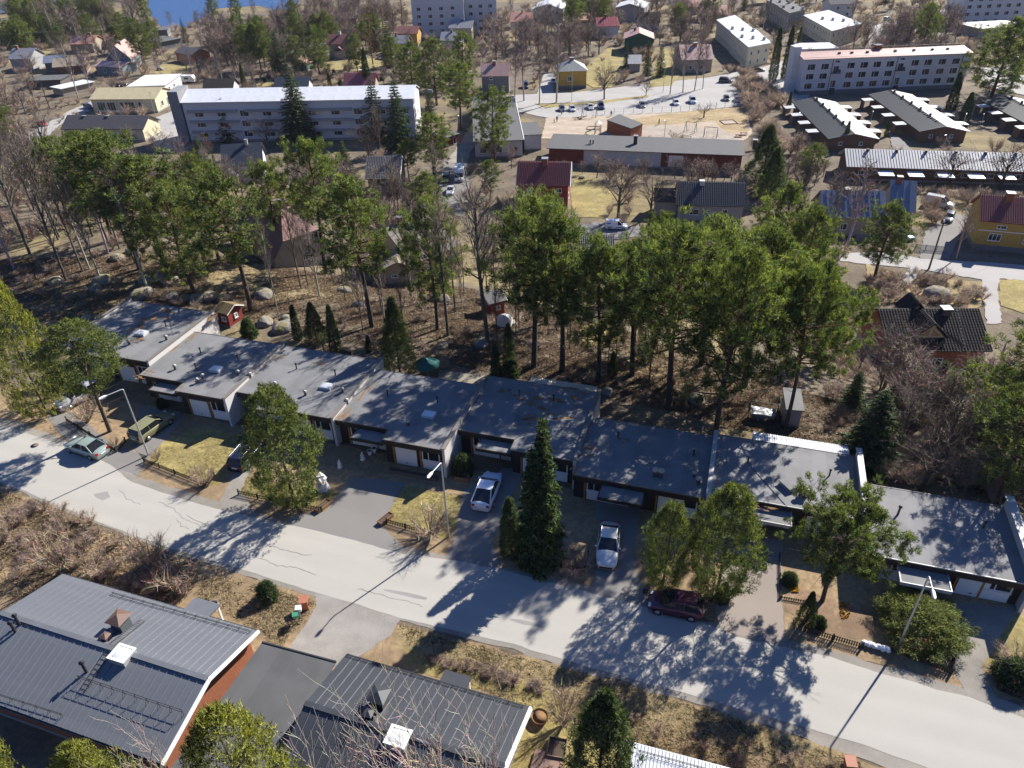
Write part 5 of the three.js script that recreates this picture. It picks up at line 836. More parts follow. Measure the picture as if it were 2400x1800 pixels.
// all prototypes are 10 m tall; copies are scaled
function pineGeo(seed, o) {
  const r = RNG(seed), H = 10, tr1 = new MB(), cr = new MB(), pts = [], rr = [];
  const lean = (r() - 0.5) * 0.7, lean2 = (r() - 0.5) * 0.7, N = 9;
  const ax = (t) => V(lean * t * t + 0.12 * Math.sin(t * 5 + seed), t * H, lean2 * t * t + 0.1 * Math.cos(t * 4 + seed));
  const lower = [0.085, 0.062, 0.05], upper = [0.2, 0.095, 0.045];
  for (let k = 0; k <= N; k++) { pts.push(ax(k / N * 0.97)); rr.push(0.155 * (1 - k / N) ** 0.8 + 0.015); }
  for (let k = 0; k < N; k++) { tr1.col = lerp3(lower, upper, THREE.MathUtils.smoothstep(k / N + (r() - 0.5) * 0.15, 0.25, 0.55)); tr1.tube([pts[k], pts[k + 1]], [rr[k], rr[k + 1]], 8, false); }
  const c1 = o.c1 || [0.1, 0.16, 0.028], c2 = o.c2 || [0.29, 0.35, 0.05];
  const cs = o.cs, R = o.R;
  for (let k = 0; k < o.nb; k++) {
    const u = (k + r() * 0.8) / o.nb, t = cs + (0.985 - cs) * u, a = k * 2.39996 + (r() - 0.5) * 0.8, p = ax(t * 0.97);
    const prof = Math.pow(Math.sin(Math.PI * Math.min(1, 0.2 + 0.78 * u)), 0.8) * (u > 0.85 ? 0.8 : 1);
    const L = Math.max(0.35, R * prof * (0.55 + 0.6 * r())), rise = (0.15 + 0.5 * u) * L * (0.5 + r()), e = p.clone().add(V(Math.cos(a) * L, rise, Math.sin(a) * L));
    limb(tr1, p, e, 0.05 * (1 - u) + 0.018, 0.008, 0.3, r, 5, lerp3(upper, lower, r() * 0.6));
    const subs = 2 + Math.round(L * 2.2);
    for (let q = 0; q < subs; q++) {
      const f = 0.4 + 0.6 * (q + 0.6) / subs, bp = p.clone().lerp(e, f), sd = rndDir(r, 0.25); sd.multiplyScalar((0.25 + 0.35 * r()) * (0.4 + 0.35 * L)); const c = bp.clone().add(sd);
      if (r() < 0.6) limb(tr1, bp, c, 0.014, 0.005, 0.06, r, 3, lower);
      const n2 = o.dens || 3;
      for (let z = 0; z < n2; z++) { const cc = c.clone().add(rndDir(r, 0.1).multiplyScalar(0.24)); tuft(cr, cc, c.clone().sub(ax(t * 0.9)).normalize(), 0.18, o.nn || 30, 0.21, 0.044, r, c1, c2); }
    }
  }
  for (let k = 0; k < 7; k++) { const t = 0.12 + (cs - 0.12) * r(), a = r() * 6.28, p = ax(t * 0.97), L = 0.3 + 0.6 * r(); limb(tr1, p, p.clone().add(V(Math.cos(a) * L, -0.1 + 0.25 * r(), Math.sin(a) * L)), 0.02, 0.005, 0.2, r, 4, [0.1, 0.085, 0.075]); }
  if (o.dead) for (let k = 0; k < o.dead; k++) { const t = cs + (0.75 - cs) * r() * 0.9, a = r() * 6.28, p = ax(t * 0.97), L = R * (0.5 + 0.4 * r()), e = p.clone().add(V(Math.cos(a) * L, -0.2 + 0.3 * r(), Math.sin(a) * L)); limb(tr1, p, e, 0.022, 0.006, 0.4, r, 4, [0.17, 0.15, 0.125]); for (let z = 0; z < 5; z++) { const b = p.clone().lerp(e, 0.4 + 0.12 * z); limb(tr1, b, b.clone().add(rndDir(r, 0.2).multiplyScalar(0.35)), 0.009, 0.003, 0.1, r, 3, [0.17, 0.15, 0.125]); } }
  return [tr1.geo(), cr.geo()];
}
// dense crowns that are foliage almost to the ground (egg, ball, cone, column)
function denseGeo(seed, o) {
  const r = RNG(seed), H = 10, tr1 = new MB(), cr = new MB();
  tr1.col = [0.1, 0.075, 0.055]; tr1.tube([V(0, 0, 0), V(0.05, 5, 0), V(0, 9.3, 0)], [0.16, 0.1, 0.02], 7, false);
  const lump = (a, t) => 1 + o.lump * (noise2(a * 1.6 + seed, t * 7) - 0.5) * 2 + o.lump * 0.6 * (noise2(a * 4 + seed, t * 17) - 0.5) * 2;
  for (let k = 0; k < o.n; k++) {
    const t = Math.pow(r(), o.tp || 1), a = r() * 6.2832, prof = o.prof(t), dep = 1 - 0.45 * r() * r(), R = o.R * prof * lump(Math.cos(a) * 1.5 + 3 + Math.sin(a) * 2, t) * dep;
    const y = H * (o.y0 + (1 - o.y0) * t) + (r() - 0.5) * 0.15, p = V(Math.cos(a) * R, y, Math.sin(a) * R), out = V(Math.cos(a), o.up ?? 0.5, Math.sin(a)).normalize();
    tuft(cr, p, out, o.tr || 0.16, o.nn || 9, o.len || 0.26, o.w || 0.05, r, o.c1, o.c2);
  }
  for (let k = 0; k < (o.limbs || 14); k++) { const t = 0.08 + 0.75 * r(), a = r() * 6.28, y = H * (o.y0 + (1 - o.y0) * t), R = o.R * o.prof(t) * 0.8; limb(tr1, V(0, y * 0.85, 0), V(Math.cos(a) * R, y, Math.sin(a) * R), 0.04, 0.01, 0.15, r, 4, [0.1, 0.075, 0.055]); }
  return [tr1.geo(), cr.geo()];
}
function spruceGeo(seed, o) {
  const r = RNG(seed), H = 10, tr1 = new MB(), cr = new MB();
  tr1.col = [0.09, 0.065, 0.05]; tr1.tube([V(0, 0, 0), V(0, 5, 0), V(0, 9.9, 0)], [0.16, 0.09, 0.012], 7, false);
  const L = o.levels;
  for (let k = 0; k < L; k++) {
    const t = k / L, y = H * (o.y0 + (0.98 - o.y0) * t), R = o.R * Math.pow(1 - t, 0.85) + 0.12, nb = Math.round(7 + 5 * (1 - t));
    for (let b = 0; b < nb; b++) {
      const a = b / nb * 6.2832 + k * 1.7 + r() * 0.5, len = R * (0.65 + 0.5 * r()), droop = (0.32 - 0.5 * t) * len, p = V(0, y, 0), e = V(Math.cos(a) * len, y - droop, Math.sin(a) * len), d = e.clone().sub(p).normalize(), side = V(-Math.sin(a), 0, Math.cos(a));
      limb(tr1, p, e, 0.025, 0.006, 0.1, r, 3, [0.085, 0.065, 0.05]);
      const n = Math.round(9 + 24 * len * (o.k || 1)), m = r(), col = lerp3(o.c1, o.c2, m);
      for (let q = 0; q < n; q++) {
        const f = 0.2 + 0.85 * (q + r()) / n, c = p.clone().lerp(e, f), s = (q % 2 ? 1 : -1) * (0.5 + 0.6 * r()), dd = d.clone().multiplyScalar(0.7).addScaledVector(side, s).add(V(0, -0.35 + 0.7 * r() - 0.2, 0)).normalize(), j = 0.7 + 0.6 * r();
        cr.col = col.map((v) => v * j); blade(cr, c, dd, (0.24 + 0.28 * r()) * (0.5 + 0.5 * (1 - t)), 0.085, r);
        if (r() < 0.5) blade(cr, c, V(dd.x, Math.abs(dd.y) + 0.5, dd.z).normalize(), 0.18, 0.07, r);
      }
    }
  }
  for (let k = 0; k < 14; k++) { cr.col = o.c2; blade(cr, V(0, 9.3 + 0.05 * k, 0), rndDir(r, 0.8), 0.25, 0.05, r); }
  return [tr1.geo(), cr.geo()];
}
// leafless broad-leaved trees
function bareGeo(seed, o) {
  const r = RNG(seed), tr1 = new MB(), tw = new MB();
  const grow = (p, d, len, rad0, depth, h) => {
    const e = p.clone().addScaledVector(d, len), wob = len * (depth ? 0.16 : 0.05), m = p.clone().lerp(e, 0.5).add(V((r() - 0.5) * wob, (r() - 0.5) * wob, (r() - 0.5) * wob)), col = lerp3(o.bark, o.bark2 || o.bark, Math.min(1, depth / 3 + r() * 0.2)).map((q) => q * (0.8 + 0.4 * r()));
    const r1 = rad0 * (depth === 0 ? 0.62 : 0.55);
    if (depth < o.depth - 1) { tr1.col = col; tr1.tube([p, m, e], [rad0, (rad0 + r1) / 2, r1], depth < 1 ? 8 : depth < 2 ? 5 : 3, false); } else { tr1.col = col; tr1.tube([p, m, e], [rad0, rad0 * 0.8, rad0 * 0.5], 3, false); }
    if (depth >= o.depth) return;
    const n = depth === 0 ? o.n0 : o.n;
    for (let k = 0; k < n; k++) {
      const f = depth === 0 ? o.from + (1 - o.from) * (k + r()) / n : 0.25 + 0.75 * (k + r()) / n, at = f < 0.5 ? p.clone().lerp(m, f * 2) : m.clone().lerp(e, f * 2 - 1);
      const a = k * 2.4 + r() * 1.2, ang = o.spread * (0.6 + 0.7 * r()), q = Math.abs(d.y) > 0.9 ? V(1, 0, 0) : V(0, 1, 0), s = q.cross(d).normalize(), t = s.clone().cross(d);
      const nd = d.clone().multiplyScalar(Math.cos(ang)).addScaledVector(s, Math.sin(ang) * Math.cos(a)).addScaledVector(t, Math.sin(ang) * Math.sin(a)); nd.y += o.up; nd.normalize();
      const l = (depth === 0 ? o.l1 * (1.1 - 0.55 * Math.max(0, (f - o.from) / (1 - o.from))) : len * o.lk) * (0.6 + 0.6 * r());
      grow(at, nd, l, Math.max(0.006, r1 * (depth === 0 ? 0.45 + 0.25 * (1 - f) : 0.6)), depth + 1, h);
    }
    if (depth >= o.depth - 2) { // fine twigs
      for (let k = 0; k < o.tw; k++) { const at = p.clone().lerp(e, r()), td = d.clone().add(rndDir(r, 0.15).multiplyScalar(1.0)).normalize(); tw.col = o.twig.map((v) => v * (0.7 + 0.6 * r())); blade(tw, at, td, o.tl * (0.5 + r()), o.twW || 0.022, r); }
    }
  };
  if (o.stems) for (let k = 0; k < o.stems; k++) { const a = r() * 6.28; grow(V(Math.cos(a) * 0.1, 0, Math.sin(a) * 0.1), V(Math.cos(a) * o.open, 1, Math.sin(a) * o.open).normalize(), o.trunk * (0.7 + 0.4 * r()), o.r0 * (0.6 + 0.5 * r()), 0, 0); } else grow(V(0, 0, 0), V((r() - 0.5) * 0.1, 1, (r() - 0.5) * 0.1).normalize(), o.trunk, o.r0, 0, 0);
  return [tr1.geo(), tw.geo()];
}
const PINE_LEAF = LEAF('pine_needles', 0.5), CONIFER_LEAF = LEAF('conifer_foliage', 0.45);
function treeProto(name, geos, leafMat, category, crownName = 'crown') {
  const g = new THREE.Group(); g.name = name; g.userData.base = name; g.userData.category = category;
  put('trunk', geos[0], BARK, g); put(crownName, geos[1], leafMat, g); return g;
}
const grove = (n, f) => Array.from({ length: n }, (_, k) => f(k));
const P = {
  pine: grove(5, (k) => treeProto('pine_tree', pineGeo(11 + k, { cs: [0.34, 0.4, 0.27, 0.44, 0.36][k], R: [2.75, 2.45, 2.9, 2.5, 2.9][k], nb: [46, 42, 54, 38, 46][k], dens: 3 }), PINE_LEAF, 'pine tree')),
  fullpine: grove(3, (k) => treeProto('pine_tree', pineGeo(31 + k, { cs: [0.2, 0.26, 0.15][k], R: [3.2, 2.9, 3.3][k], nb: [54, 50, 58][k], dens: 3 }), PINE_LEAF, 'pine tree')),
  openpine: grove(1, (k) => treeProto('pine_tree', pineGeo(41, { cs: 0.42, R: 4.0, nb: 46, dens: 5, dead: 26, c1: [0.09, 0.15, 0.025], c2: [0.24, 0.29, 0.04] }), PINE_LEAF, 'pine tree')),
  egg: grove(2, (k) => treeProto('pine_tree', denseGeo(51 + k, { n: 1600, R: [2.85, 2.65][k], y0: 0.05, lump: 0.42, nn: 22, tr: 0.25, len: 0.24, w: 0.056, prof: (t) => Math.pow(Math.sin(Math.PI * Math.min(1, 0.16 + 0.8 * t)), 0.7), c1: [0.1, 0.155, 0.025], c2: [0.29, 0.34, 0.042] }), PINE_LEAF, 'pine tree')),
  spruce: grove(3, (k) => treeProto('spruce_tree', spruceGeo(61 + k, { y0: 0.06, R: [2.1, 1.9, 2.4][k], levels: 24, c1: [0.035, 0.075, 0.024], c2: [0.11, 0.16, 0.036] }), CONIFER_LEAF, 'spruce')),
  slim: grove(2, (k) => treeProto('spruce_tree', spruceGeo(71 + k, { y0: 0.03, R: [1.25, 1.1][k], levels: 30, k: 2.4, c1: [0.055, 0.115, 0.026], c2: [0.155, 0.225, 0.04] }), CONIFER_LEAF, 'spruce')),
  thuja: grove(2, (k) => treeProto('thuja_tree', denseGeo(81 + k, { n: 1500, R: [1.3, 1.15][k], y0: 0.01, lump: 0.16, up: 1.4, nn: 9, tr: 0.12, len: 0.32, w: 0.06, tp: 1, prof: (t) => Math.pow(1 - t, 0.55) * (0.72 + 0.28 * Math.min(1, t * 6)) + 0.03, c1: [0.045, 0.095, 0.02], c2: [0.11, 0.165, 0.028] }), CONIFER_LEAF, 'thuja')),
  cone: grove(2, (k) => treeProto('conifer_tree', denseGeo(91 + k, { n: 2000, R: [2.9, 2.6][k], y0: 0.01, lump: 0.34, up: 0.8, nn: 10, tr: 0.2, len: 0.34, w: 0.07, prof: (t) => Math.pow(1 - t, 0.75) * (0.8 + 0.2 * Math.min(1, t * 8)) + 0.03, c1: [0.05, 0.1, 0.022], c2: [0.14, 0.185, 0.03] }), CONIFER_LEAF, 'conifer')),
  gold: grove(1, (k) => treeProto('conifer_tree', denseGeo(95, { n: 1900, R: 3.6, y0: 0.01, lump: 0.3, up: 0.9, nn: 10, tr: 0.24, len: 0.34, w: 0.07, prof: (t) => Math.pow(Math.sin(Math.PI * Math.min(1, 0.28 + 0.7 * t)), 0.7), c1: [0.2, 0.235, 0.024], c2: [0.42, 0.43, 0.04] }), CONIFER_LEAF, 'conifer')),
  birch: grove(3, (k) => treeProto('birch_tree', bareGeo(101 + k, { bark: [0.45, 0.42, 0.4], bark2: [0.16, 0.12, 0.11], twig: [0.17, 0.115, 0.105], trunk: 9, r0: 0.13, depth: 3, n0: 24, n: 4, from: 0.28, l1: 2.3, lk: 0.5, spread: 0.62, up: 0.12, tw: 8, tl: 0.65, twW: 0.032 }), TWIG, 'birch', 'twigs')),
  alder: grove(4, (k) => treeProto('bare_tree', bareGeo(111 + k, { bark: [0.125, 0.105, 0.092], bark2: [0.19, 0.165, 0.145], twig: [0.34, 0.285, 0.225], trunk: 8.4, r0: 0.14, depth: 3, n0: 20, n: 4, from: 0.4, l1: 3.0, lk: 0.52, spread: 0.6, up: 0.22, tw: 7, tl: 0.6, twW: 0.026 }), TWIG, 'leafless tree', 'twigs')),
  broad: grove(3, (k) => treeProto('bare_tree', bareGeo(121 + k, { bark: [0.085, 0.07, 0.06], bark2: [0.13, 0.105, 0.09], twig: [0.155, 0.12, 0.1], trunk: 4.6, r0: 0.22, depth: 4, n0: 12, n: 4, from: 0.35, l1: 4.6, lk: 0.58, spread: 0.75, up: 0.12, tw: 6, tl: 0.65, twW: 0.034 }), TWIG, 'leafless tree', 'twigs')),
  wood: grove(3, (k) => treeProto('bare_tree', bareGeo(125 + k, { bark: [0.13, 0.105, 0.095], bark2: [0.2, 0.155, 0.14], twig: [0.3, 0.225, 0.195], trunk: 6, r0: 0.16, depth: 3, n0: 16, n: 5, from: 0.25, l1: 3.6, lk: 0.58, spread: 0.7, up: 0.14, tw: 9, tl: 0.8, twW: 0.05 }), TWIG, 'leafless tree', 'twigs')),
  pale: grove(2, (k) => treeProto('bare_tree', bareGeo(128 + k, { bark: [0.42, 0.35, 0.29], bark2: [0.5, 0.42, 0.35], twig: [0.52, 0.42, 0.35], trunk: 5.5, r0: 0.12, depth: 4, n0: 18, n: 4, from: 0.35, l1: 3.4, lk: 0.55, spread: 0.5, up: 0.5, tw: 1, tl: 0.35, twW: 0.012 }), TWIG, 'leafless tree', 'twigs')),
  larch: grove(1, (k) => treeProto('larch_tree', bareGeo(131, { bark: [0.1, 0.07, 0.05], bark2: [0.17, 0.1, 0.05], twig: [0.3, 0.17, 0.08], trunk: 9.6, r0: 0.14, depth: 2, n0: 60, n: 6, from: 0.12, l1: 2.3, lk: 0.4, spread: 1.2, up: 0.03, tw: 16, tl: 0.4, twW: 0.035 }), TWIG, 'larch', 'twigs')),
  apple: grove(2, (k) => treeProto('apple_tree', bareGeo(141 + k, { bark: [0.06, 0.05, 0.045], bark2: [0.09, 0.075, 0.065], twig: [0.11, 0.09, 0.08], trunk: 3, r0: 0.34, depth: 4, n0: 8, n: 4, from: 0.5, l1: 5, lk: 0.6, spread: 0.95, up: 0.03, tw: 3, tl: 0.8, twW: 0.03 }), TWIG, 'apple tree', 'twigs')),
  bush: grove(3, (k) => treeProto('bare_bush', bareGeo(151 + k, { bark: [0.32, 0.24, 0.185], bark2: [0.42, 0.31, 0.235], twig: [0.62, 0.47, 0.35], stems: 18, open: 0.55, trunk: 7, r0: 0.11, depth: 2, n0: 5, n: 3, from: 0.25, l1: 3.6, lk: 0.5, spread: 0.5, up: 0.1, tw: 10, tl: 1.9, twW: 0.06 }), TWIG, 'bush', 'twigs')),
  darkbush: grove(2, (k) => treeProto('bare_bush', bareGeo(161 + k, { bark: [0.25, 0.195, 0.165], bark2: [0.33, 0.25, 0.21], twig: [0.5, 0.375, 0.31], stems: 16, open: 0.7, trunk: 6, r0: 0.1, depth: 2, n0: 6, n: 4, from: 0.2, l1: 3.6, lk: 0.55, spread: 0.6, up: 0.08, tw: 11, tl: 1.9, twW: 0.055 }), TWIG, 'bush', 'twigs')),
  evergreen: grove(2, (k) => treeProto('evergreen_bush', denseGeo(171 + k, { n: 800, R: 4.3, y0: 0.0, lump: 0.35, up: 1, nn: 10, tr: 0.7, len: 1.1, w: 0.26, limbs: 6, prof: (t) => Math.sqrt(Math.max(0, 1 - t * t)) * 0.98 + 0.02, c1: [0.05, 0.1, 0.025], c2: [0.12, 0.175, 0.035] }), CONIFER_LEAF, 'bush')),
  dwarf: grove(1, (k) => treeProto('mountain_pine', denseGeo(181, { n: 1300, R: 5.6, y0: 0.05, lump: 0.36, up: 1, nn: 26, tr: 0.6, len: 0.5, w: 0.09, limbs: 16, prof: (t) => Math.sqrt(Math.max(0, 1 - t * t)) * 0.98 + 0.02, c1: [0.13, 0.18, 0.03], c2: [0.34, 0.38, 0.05] }), PINE_LEAF, 'mountain pine')),
};
// [kind, variant, foot x, foot y, top y (survey points), width factor, label]
const treeList = [
  // by the road
  ['gold', 0, 98, 884, 592, 0.48, 'tall yellow-green conifer cut by the left edge'],
  ['egg', 0, 238, 932, 698, 1.0, 'round-crowned pine on a bare trunk beside the leftmost street lamp', 'crownUp'],
  ['egg', 0, 636, 1086, 842, 0.84, 'big egg-shaped pine on the lawn before the third row house'],
  ['slim', 0, 1172, 1212, 893, 0.9, 'slender dark spruce with the sharpest top among the front gardens'],
  ['slim', 1, 1150, 1218, 962, 0.95, 'shorter spruce leaning on the slender dark spruce'],
  ['thuja', 0, 1104, 1196, 1077, 1.25, 'bushy rounded thuja at the left foot of the slender spruce'],
  ['egg', 1, 1432, 1264, 1092, 0.74, 'smaller of two garden pines above the maroon hatchback'],
  ['egg', 0, 1548, 1284, 1056, 0.76, 'larger of two garden pines above the maroon hatchback'],
  ['openpine', 0, 1778, 1300, 1082, 1.0, 'open pine with many bare lower twigs between the drives of the last two houses'],
  ['cone', 1, 1737, 1348, 1280, 0.8, 'small dark cone-shaped evergreen under the open pine'],
  ['evergreen', 0, 1705, 1258, [0.9], 1.4, 'spreading juniper at the corner of the pale drive'],
  ['evergreen', 1, 1768, 1350, [0.8], 1.3, 'low green shrub inside the picket fence right of the pale drive'],
  ['dwarf', 0, 1988, 1362, [2.1], 2.3, 'broad low mountain pine round the rightmost street lamp'],
  ['evergreen', 1, 2185, 1470, [1.7], 1.5, 'dark dense bush in the fenced corner at the right edge'],
  // foreground
  ['cone', 0, 1292, 1715, 1498, 0.82, 'pointed dark conifer on the near lawn, foot below the picture edge'],
  ['evergreen', 0, 580, 1292, [1.6], 1.0, 'round evergreen bush near the mailboxes'],
  ['gold', 0, 572, 1815, 1545, 0.62, 'broad yellow-green conifer below the garage roof'],
  ['gold', 0, 30, 1790, 1548, 0.42, 'upright yellow-green thuja in the lower left corner'],
  ['gold', 0, 262, 1800, 1618, 0.6, 'yellow-green shrub under the eave of the nearest house'],
  ['pale', 0, 790, 1960, 1552, 1.4, 'pale bare branches before the dark seam roof, left of its skylight'],
  ['pale', 1, 1000, 1960, 1570, 1.4, 'pale bare branches before the dark seam roof, right of its skylight'],
  ['pale', 0, 395, 1880, 1600, 1.0, 'pale bare twigs against the white gable edge of the brick house'],
  // grove behind the row, right of centre
  ['pine', 0, 1153, 790, 425, 1.0, 'pine at the left end of the dense grove behind the row'],
  ['pine', 1, 1211, 800, 468, 1.1, 'second pine from the left in the dense grove'],
  ['pine', 2, 1288, 823, 520, 1.0, 'pine with the straight sunlit trunk behind the needle-strewn roof'],
  ['pine', 3, 1363, 812, 515, 1.1, 'pine with a greyish slim trunk in the middle of the grove'],
  ['fullpine', 0, 1410, 752, 470, 0.7, 'tall pine rising in the midst of the grove beside the white van'],
  ['pine', 4, 1441, 886, 485, 1.0, 'pine with a dark straight trunk behind the sixth row house'],
  ['pine', 0, 1516, 790, 470, 1.0, 'pine with two thin trunks in front of the long black-tiled house'],
  ['fullpine', 1, 1548, 945, 528, 0.85, 'tall pine close behind the gap between the sixth and seventh roofs'],
  ['pine', 2, 1610, 835, 478, 1.1, 'slanting pine with an orange trunk right of the grove'],
  ['openpine', 0, 1694, 925, 578, 0.7, 'large pine with tangled bare limbs beside the covered patio furniture'],
  ['fullpine', 2, 1660, 660, 392, 0.85, 'dark pine clump right of the black-and-white tile roof, rear one'],
  ['fullpine', 1, 1715, 690, 440, 0.85, 'dark pine clump right of the black-and-white tile roof, right one'],
  ['pine', 3, 1420, 610, 455, 0.9, 'short pine between the white van and the black tile roof'],
  ['pine', 1, 1346, 660, 522, 1.0, 'small pine before the parked white van'],
  ['fullpine', 0, 1770, 790, 610, 1.0, 'light green pine at the right fringe of the grove'],
  ['pine', 2, 1180, 700, 420, 1.1, 'pine crown just below the red tiled house'],
  // middle and left
  ['pine', 3, 708, 592, 297, 0.95, 'broad pine before the maroon roof, orange trunk crossing the wall'],
  ['pine', 3, 608, 560, 345, 0.85, 'pine with bare trunk left of the maroon roof'],
  ['pine', 1, 800, 706, 380, 1.05, 'very tall pine with the long orange trunk left of the cream cottage'],
  ['pine', 2, 943, 712, 432, 0.85, 'slim pine in front of the cream cottage'],
  ['pine', 1, 540, 670, 368, 1.1, 'pine beside the small red playhouse'],
  ['fullpine', 0, 420, 642, 395, 1.15, 'big pine with dark thick trunk above the boulders'],
  ['pine', 3, 300, 580, 278, 1.3, 'tall pine on the wooded slope, nearest the dark tile roof'],
  ['fullpine', 1, 245, 520, 290, 1.1, 'pine with yellowish crown on the wooded slope at left'],
  ['pine', 4, 365, 600, 335, 1.35, 'pine between the slope and the lawn'],
  ['pine', 2, 190, 420, 285, 1.3, 'short pine under the red car street'],
  ['fullpine', 2, 20, 330, 215, 1.0, 'dark pine at the left edge below the leaning poles'],
  ['spruce', 0, 650, 306, 147, 1.4, 'big dark spruce before the long white block'],
  ['spruce', 1, 497, 303, 208, 1.5, 'spruce at the left end of the long white block'],
  ['spruce', 2, 815, 300, 165, 1.1, 'spruce at the right part of the long white block, left of a pair'],
  ['spruce', 0, 865, 322, 168, 1.15, 'spruce at the right end of the long white block'],
  ['thuja', 0, 796, 205, 106, 0.85, 'needle-thin dark column spruce rising behind the white block roof'],
  ['spruce', 2, 930, 262, 178, 0.75, 'dark narrow spruce right of the long white block'],
  ['fullpine', 1, 938, 385, 242, 1.15, 'pine with dense yellow-green crown left of the camper van'],
  ['spruce', 1, 752, 402, 300, 1.4, 'spruce with brownish top before the white block'],
  ['spruce', 0, 440, 365, 290, 1.2, 'dark spruce left of the dark blue roof'],
  ['spruce', 2, 468, 372, 322, 0.6, 'small spruce touching the dark blue roof'],
  ['fullpine', 0, 945, 228, 82, 1.15, 'broad pine right of the raspberry roof'],
  ['fullpine', 2, 893, 200, 88, 1.15, 'bluish pine left of the broad one behind the white block'],
  ['fullpine', 1, 1003, 180, 66, 1.05, 'tall pine in front of the white striped-roof house'],
  ['pine', 4, 998, 282, 134, 1.2, 'pine at the corner of the pale path'],
  ['fullpine', 0, 1068, 350, 187, 1.05, 'pine at the left front of the school wing'],
  ['pine', 1, 885, 395, 300, 1.2, 'pine crown left of the parked camper'],
  ['fullpine', 2, 925, 480, 370, 1.15, 'leafy pine between the camper and the dark-boarded house'],
  ['fullpine', 1, 1060, 430, 345, 1.1, 'pine right of the parked camper'],
  ['thuja', 1, 715, 200, 157, 1.2, 'golden-green thuja left of the raspberry roof'],
  ['thuja', 0, 530, 195, 138, 0.9, 'slim cypress by the white gable'],
  ['spruce', 1, 1397, 163, 85, 0.85, 'green spruce right of the green hall'],
  ['spruce', 2, 1425, 166, 92, 0.85, 'darker spruce beside the green spruce'],
  ['spruce', 0, 1352, 150, 88, 0.7, 'spruce left of the green hall'],
  ['cone', 0, 1645, 400, 272, 1.15, 'massive dark columnar conifer at the school end'],
  ['cone', 1, 1662, 430, 320, 1.15, 'lighter conifer before the massive dark one'],
  ['fullpine', 0, 1745, 395, 308, 1.2, 'pine with bare twigs left of the long low terrace'],
  ['thuja', 0, 1822, 322, 262, 1.0, 'pointed thuja at the end of the nearest terrace'],
  ['thuja', 1, 1913, 295, 262, 1.3, 'small thuja on the path between two terraces'],
  ['thuja', 1, 1702, 242, 198, 1.1, 'dark thuja at the near corner of the white brick block'],
  ['thuja', 0, 1668, 178, 60, 0.75, 'tall column conifer left of the white brick block, leftmost of three'],
  ['thuja', 1, 1694, 172, 56, 0.8, 'tall column conifer left of the white brick block, middle of three'],
  ['thuja', 0, 1722, 112, 58, 0.9, 'column conifer at the ridge of the white brick block'],
  ['thuja', 1, 2052, 238, 156, 1.3, 'dark conifer before the white brick block, right part'],
  ['thuja', 0, 2082, 262, 200, 1.6, 'dark conifer between the middle and right terraces'],
  ['fullpine', 2, 2140, 222, 36, 1.35, 'huge dark pine hiding the right end of the white brick block'],
  ['fullpine', 1, 2185, 190, 30, 1.1, 'dark pine behind the huge one at the upper right edge'],
  ['fullpine', 0, 1990, 106, 4, 1.0, 'pine with flecked crown above the red roof'],
  ['pine', 2, 1889, 607, 435, 1.25, 'wide pine over the fence beside the street at right'],
  ['spruce', 1, 1870, 996, 840, 1.9, 'light green fir behind the pale striped roof'],
  ['spruce', 0, 2005, 895, 776, 1.8, 'bushy spruce in front of the brown tiled house'],
  ['spruce', 2, 1940, 892, 795, 1.7, 'second bushy spruce in front of the brown tiled house, left one'],
  ['fullpine', 2, 2165, 980, 690, 1.2, 'dark pine at the right edge beside the brown tiled house'],
  ['fullpine', 0, 2150, 1085, 835, 1.15, 'yellow-green pine at the right edge above the tall parapet'],
  ['spruce', 0, 2065, 880, 782, 1.7, 'spruce under the right half of the brown tiled house'],
  ['fullpine', 1, 2120, 930, 800, 1.2, 'yellow-green pine between the brown tiled house and the last roof'],
  ['spruce', 1, 1835, 890, 800, 1.6, 'young spruce beside the tangled tree left of the brown tiled house'],
  ['fullpine', 1, 470, 560, 330, 1.0, 'pine between the dark blue roof and the lawn'],
  ['pine', 2, 150, 480, 300, 1.2, 'pine among the leaning bare trunks at far left'],
  ['fullpine', 0, 660, 520, 400, 0.9, 'low pine behind the maroon roof'],
  ['fullpine', 2, 1150, 640, 500, 0.9, 'low pine left of the grove'],
  ['cone', 0, 864, 808, 645, 0.72, 'stout dark conifer rising behind the fourth row house'],
  ['cone', 1, 685, 740, 655, 1.0, 'dark conifer clump behind the third row house'],
  ['thuja', 0, 728, 770, 660, 0.9, 'dark thuja column right of the clump behind the third house'],
  ['thuja', 1, 645, 735, 660, 1.2, 'dark thuja left in the clump behind the third house'],
  ['thuja', 1, 1072, 815, 745, 1.3, 'small bright thuja behind the patio, left of two'],
  ['thuja', 0, 1100, 795, 700, 1.0, 'dark narrow thuja behind the patio'],
  ['evergreen', 1, 1100, 815, 780, 1.0, 'bright green bush at the foot of the patio thujas'],
  ['thuja', 0, 1322, 812, 760, 1.2, 'young spruce in the shade of the grove'],
  ['thuja', 1, 798, 760, 725, 1.6, 'pair-sized small thuja by the back fence'],
  ['evergreen', 0, 540, 728, 690, 0.8, 'rounded garden shrub near the boulders'],
  ['fullpine', 0, 205, 105, 28, 1.1, 'broad pine in front of the salmon roof, upper left'],
  ['fullpine', 1, 315, 150, 38, 1.0, 'broad pine before the blue-grey house'],
  ['spruce', 1, 240, 78, 20, 1.0, 'dark spruce on the far bank, upper left'],
  ['fullpine', 2, 320, 60, -10, 0.8, 'pine at the near end of the lake'],
  ['spruce', 0, 130, 80, -6, 1.1, 'dark spruce stand at the upper left, left one'],
  ['spruce', 2, 160, 84, 8, 1.1, 'dark spruce stand at the upper left, right one'],
  ['fullpine', 0, 515, 52, -6, 1.0, 'pine on the lake shore, left of two'],
  ['fullpine', 1, 465, 50, -8, 1.0, 'pine on the lake shore by the inlet'],
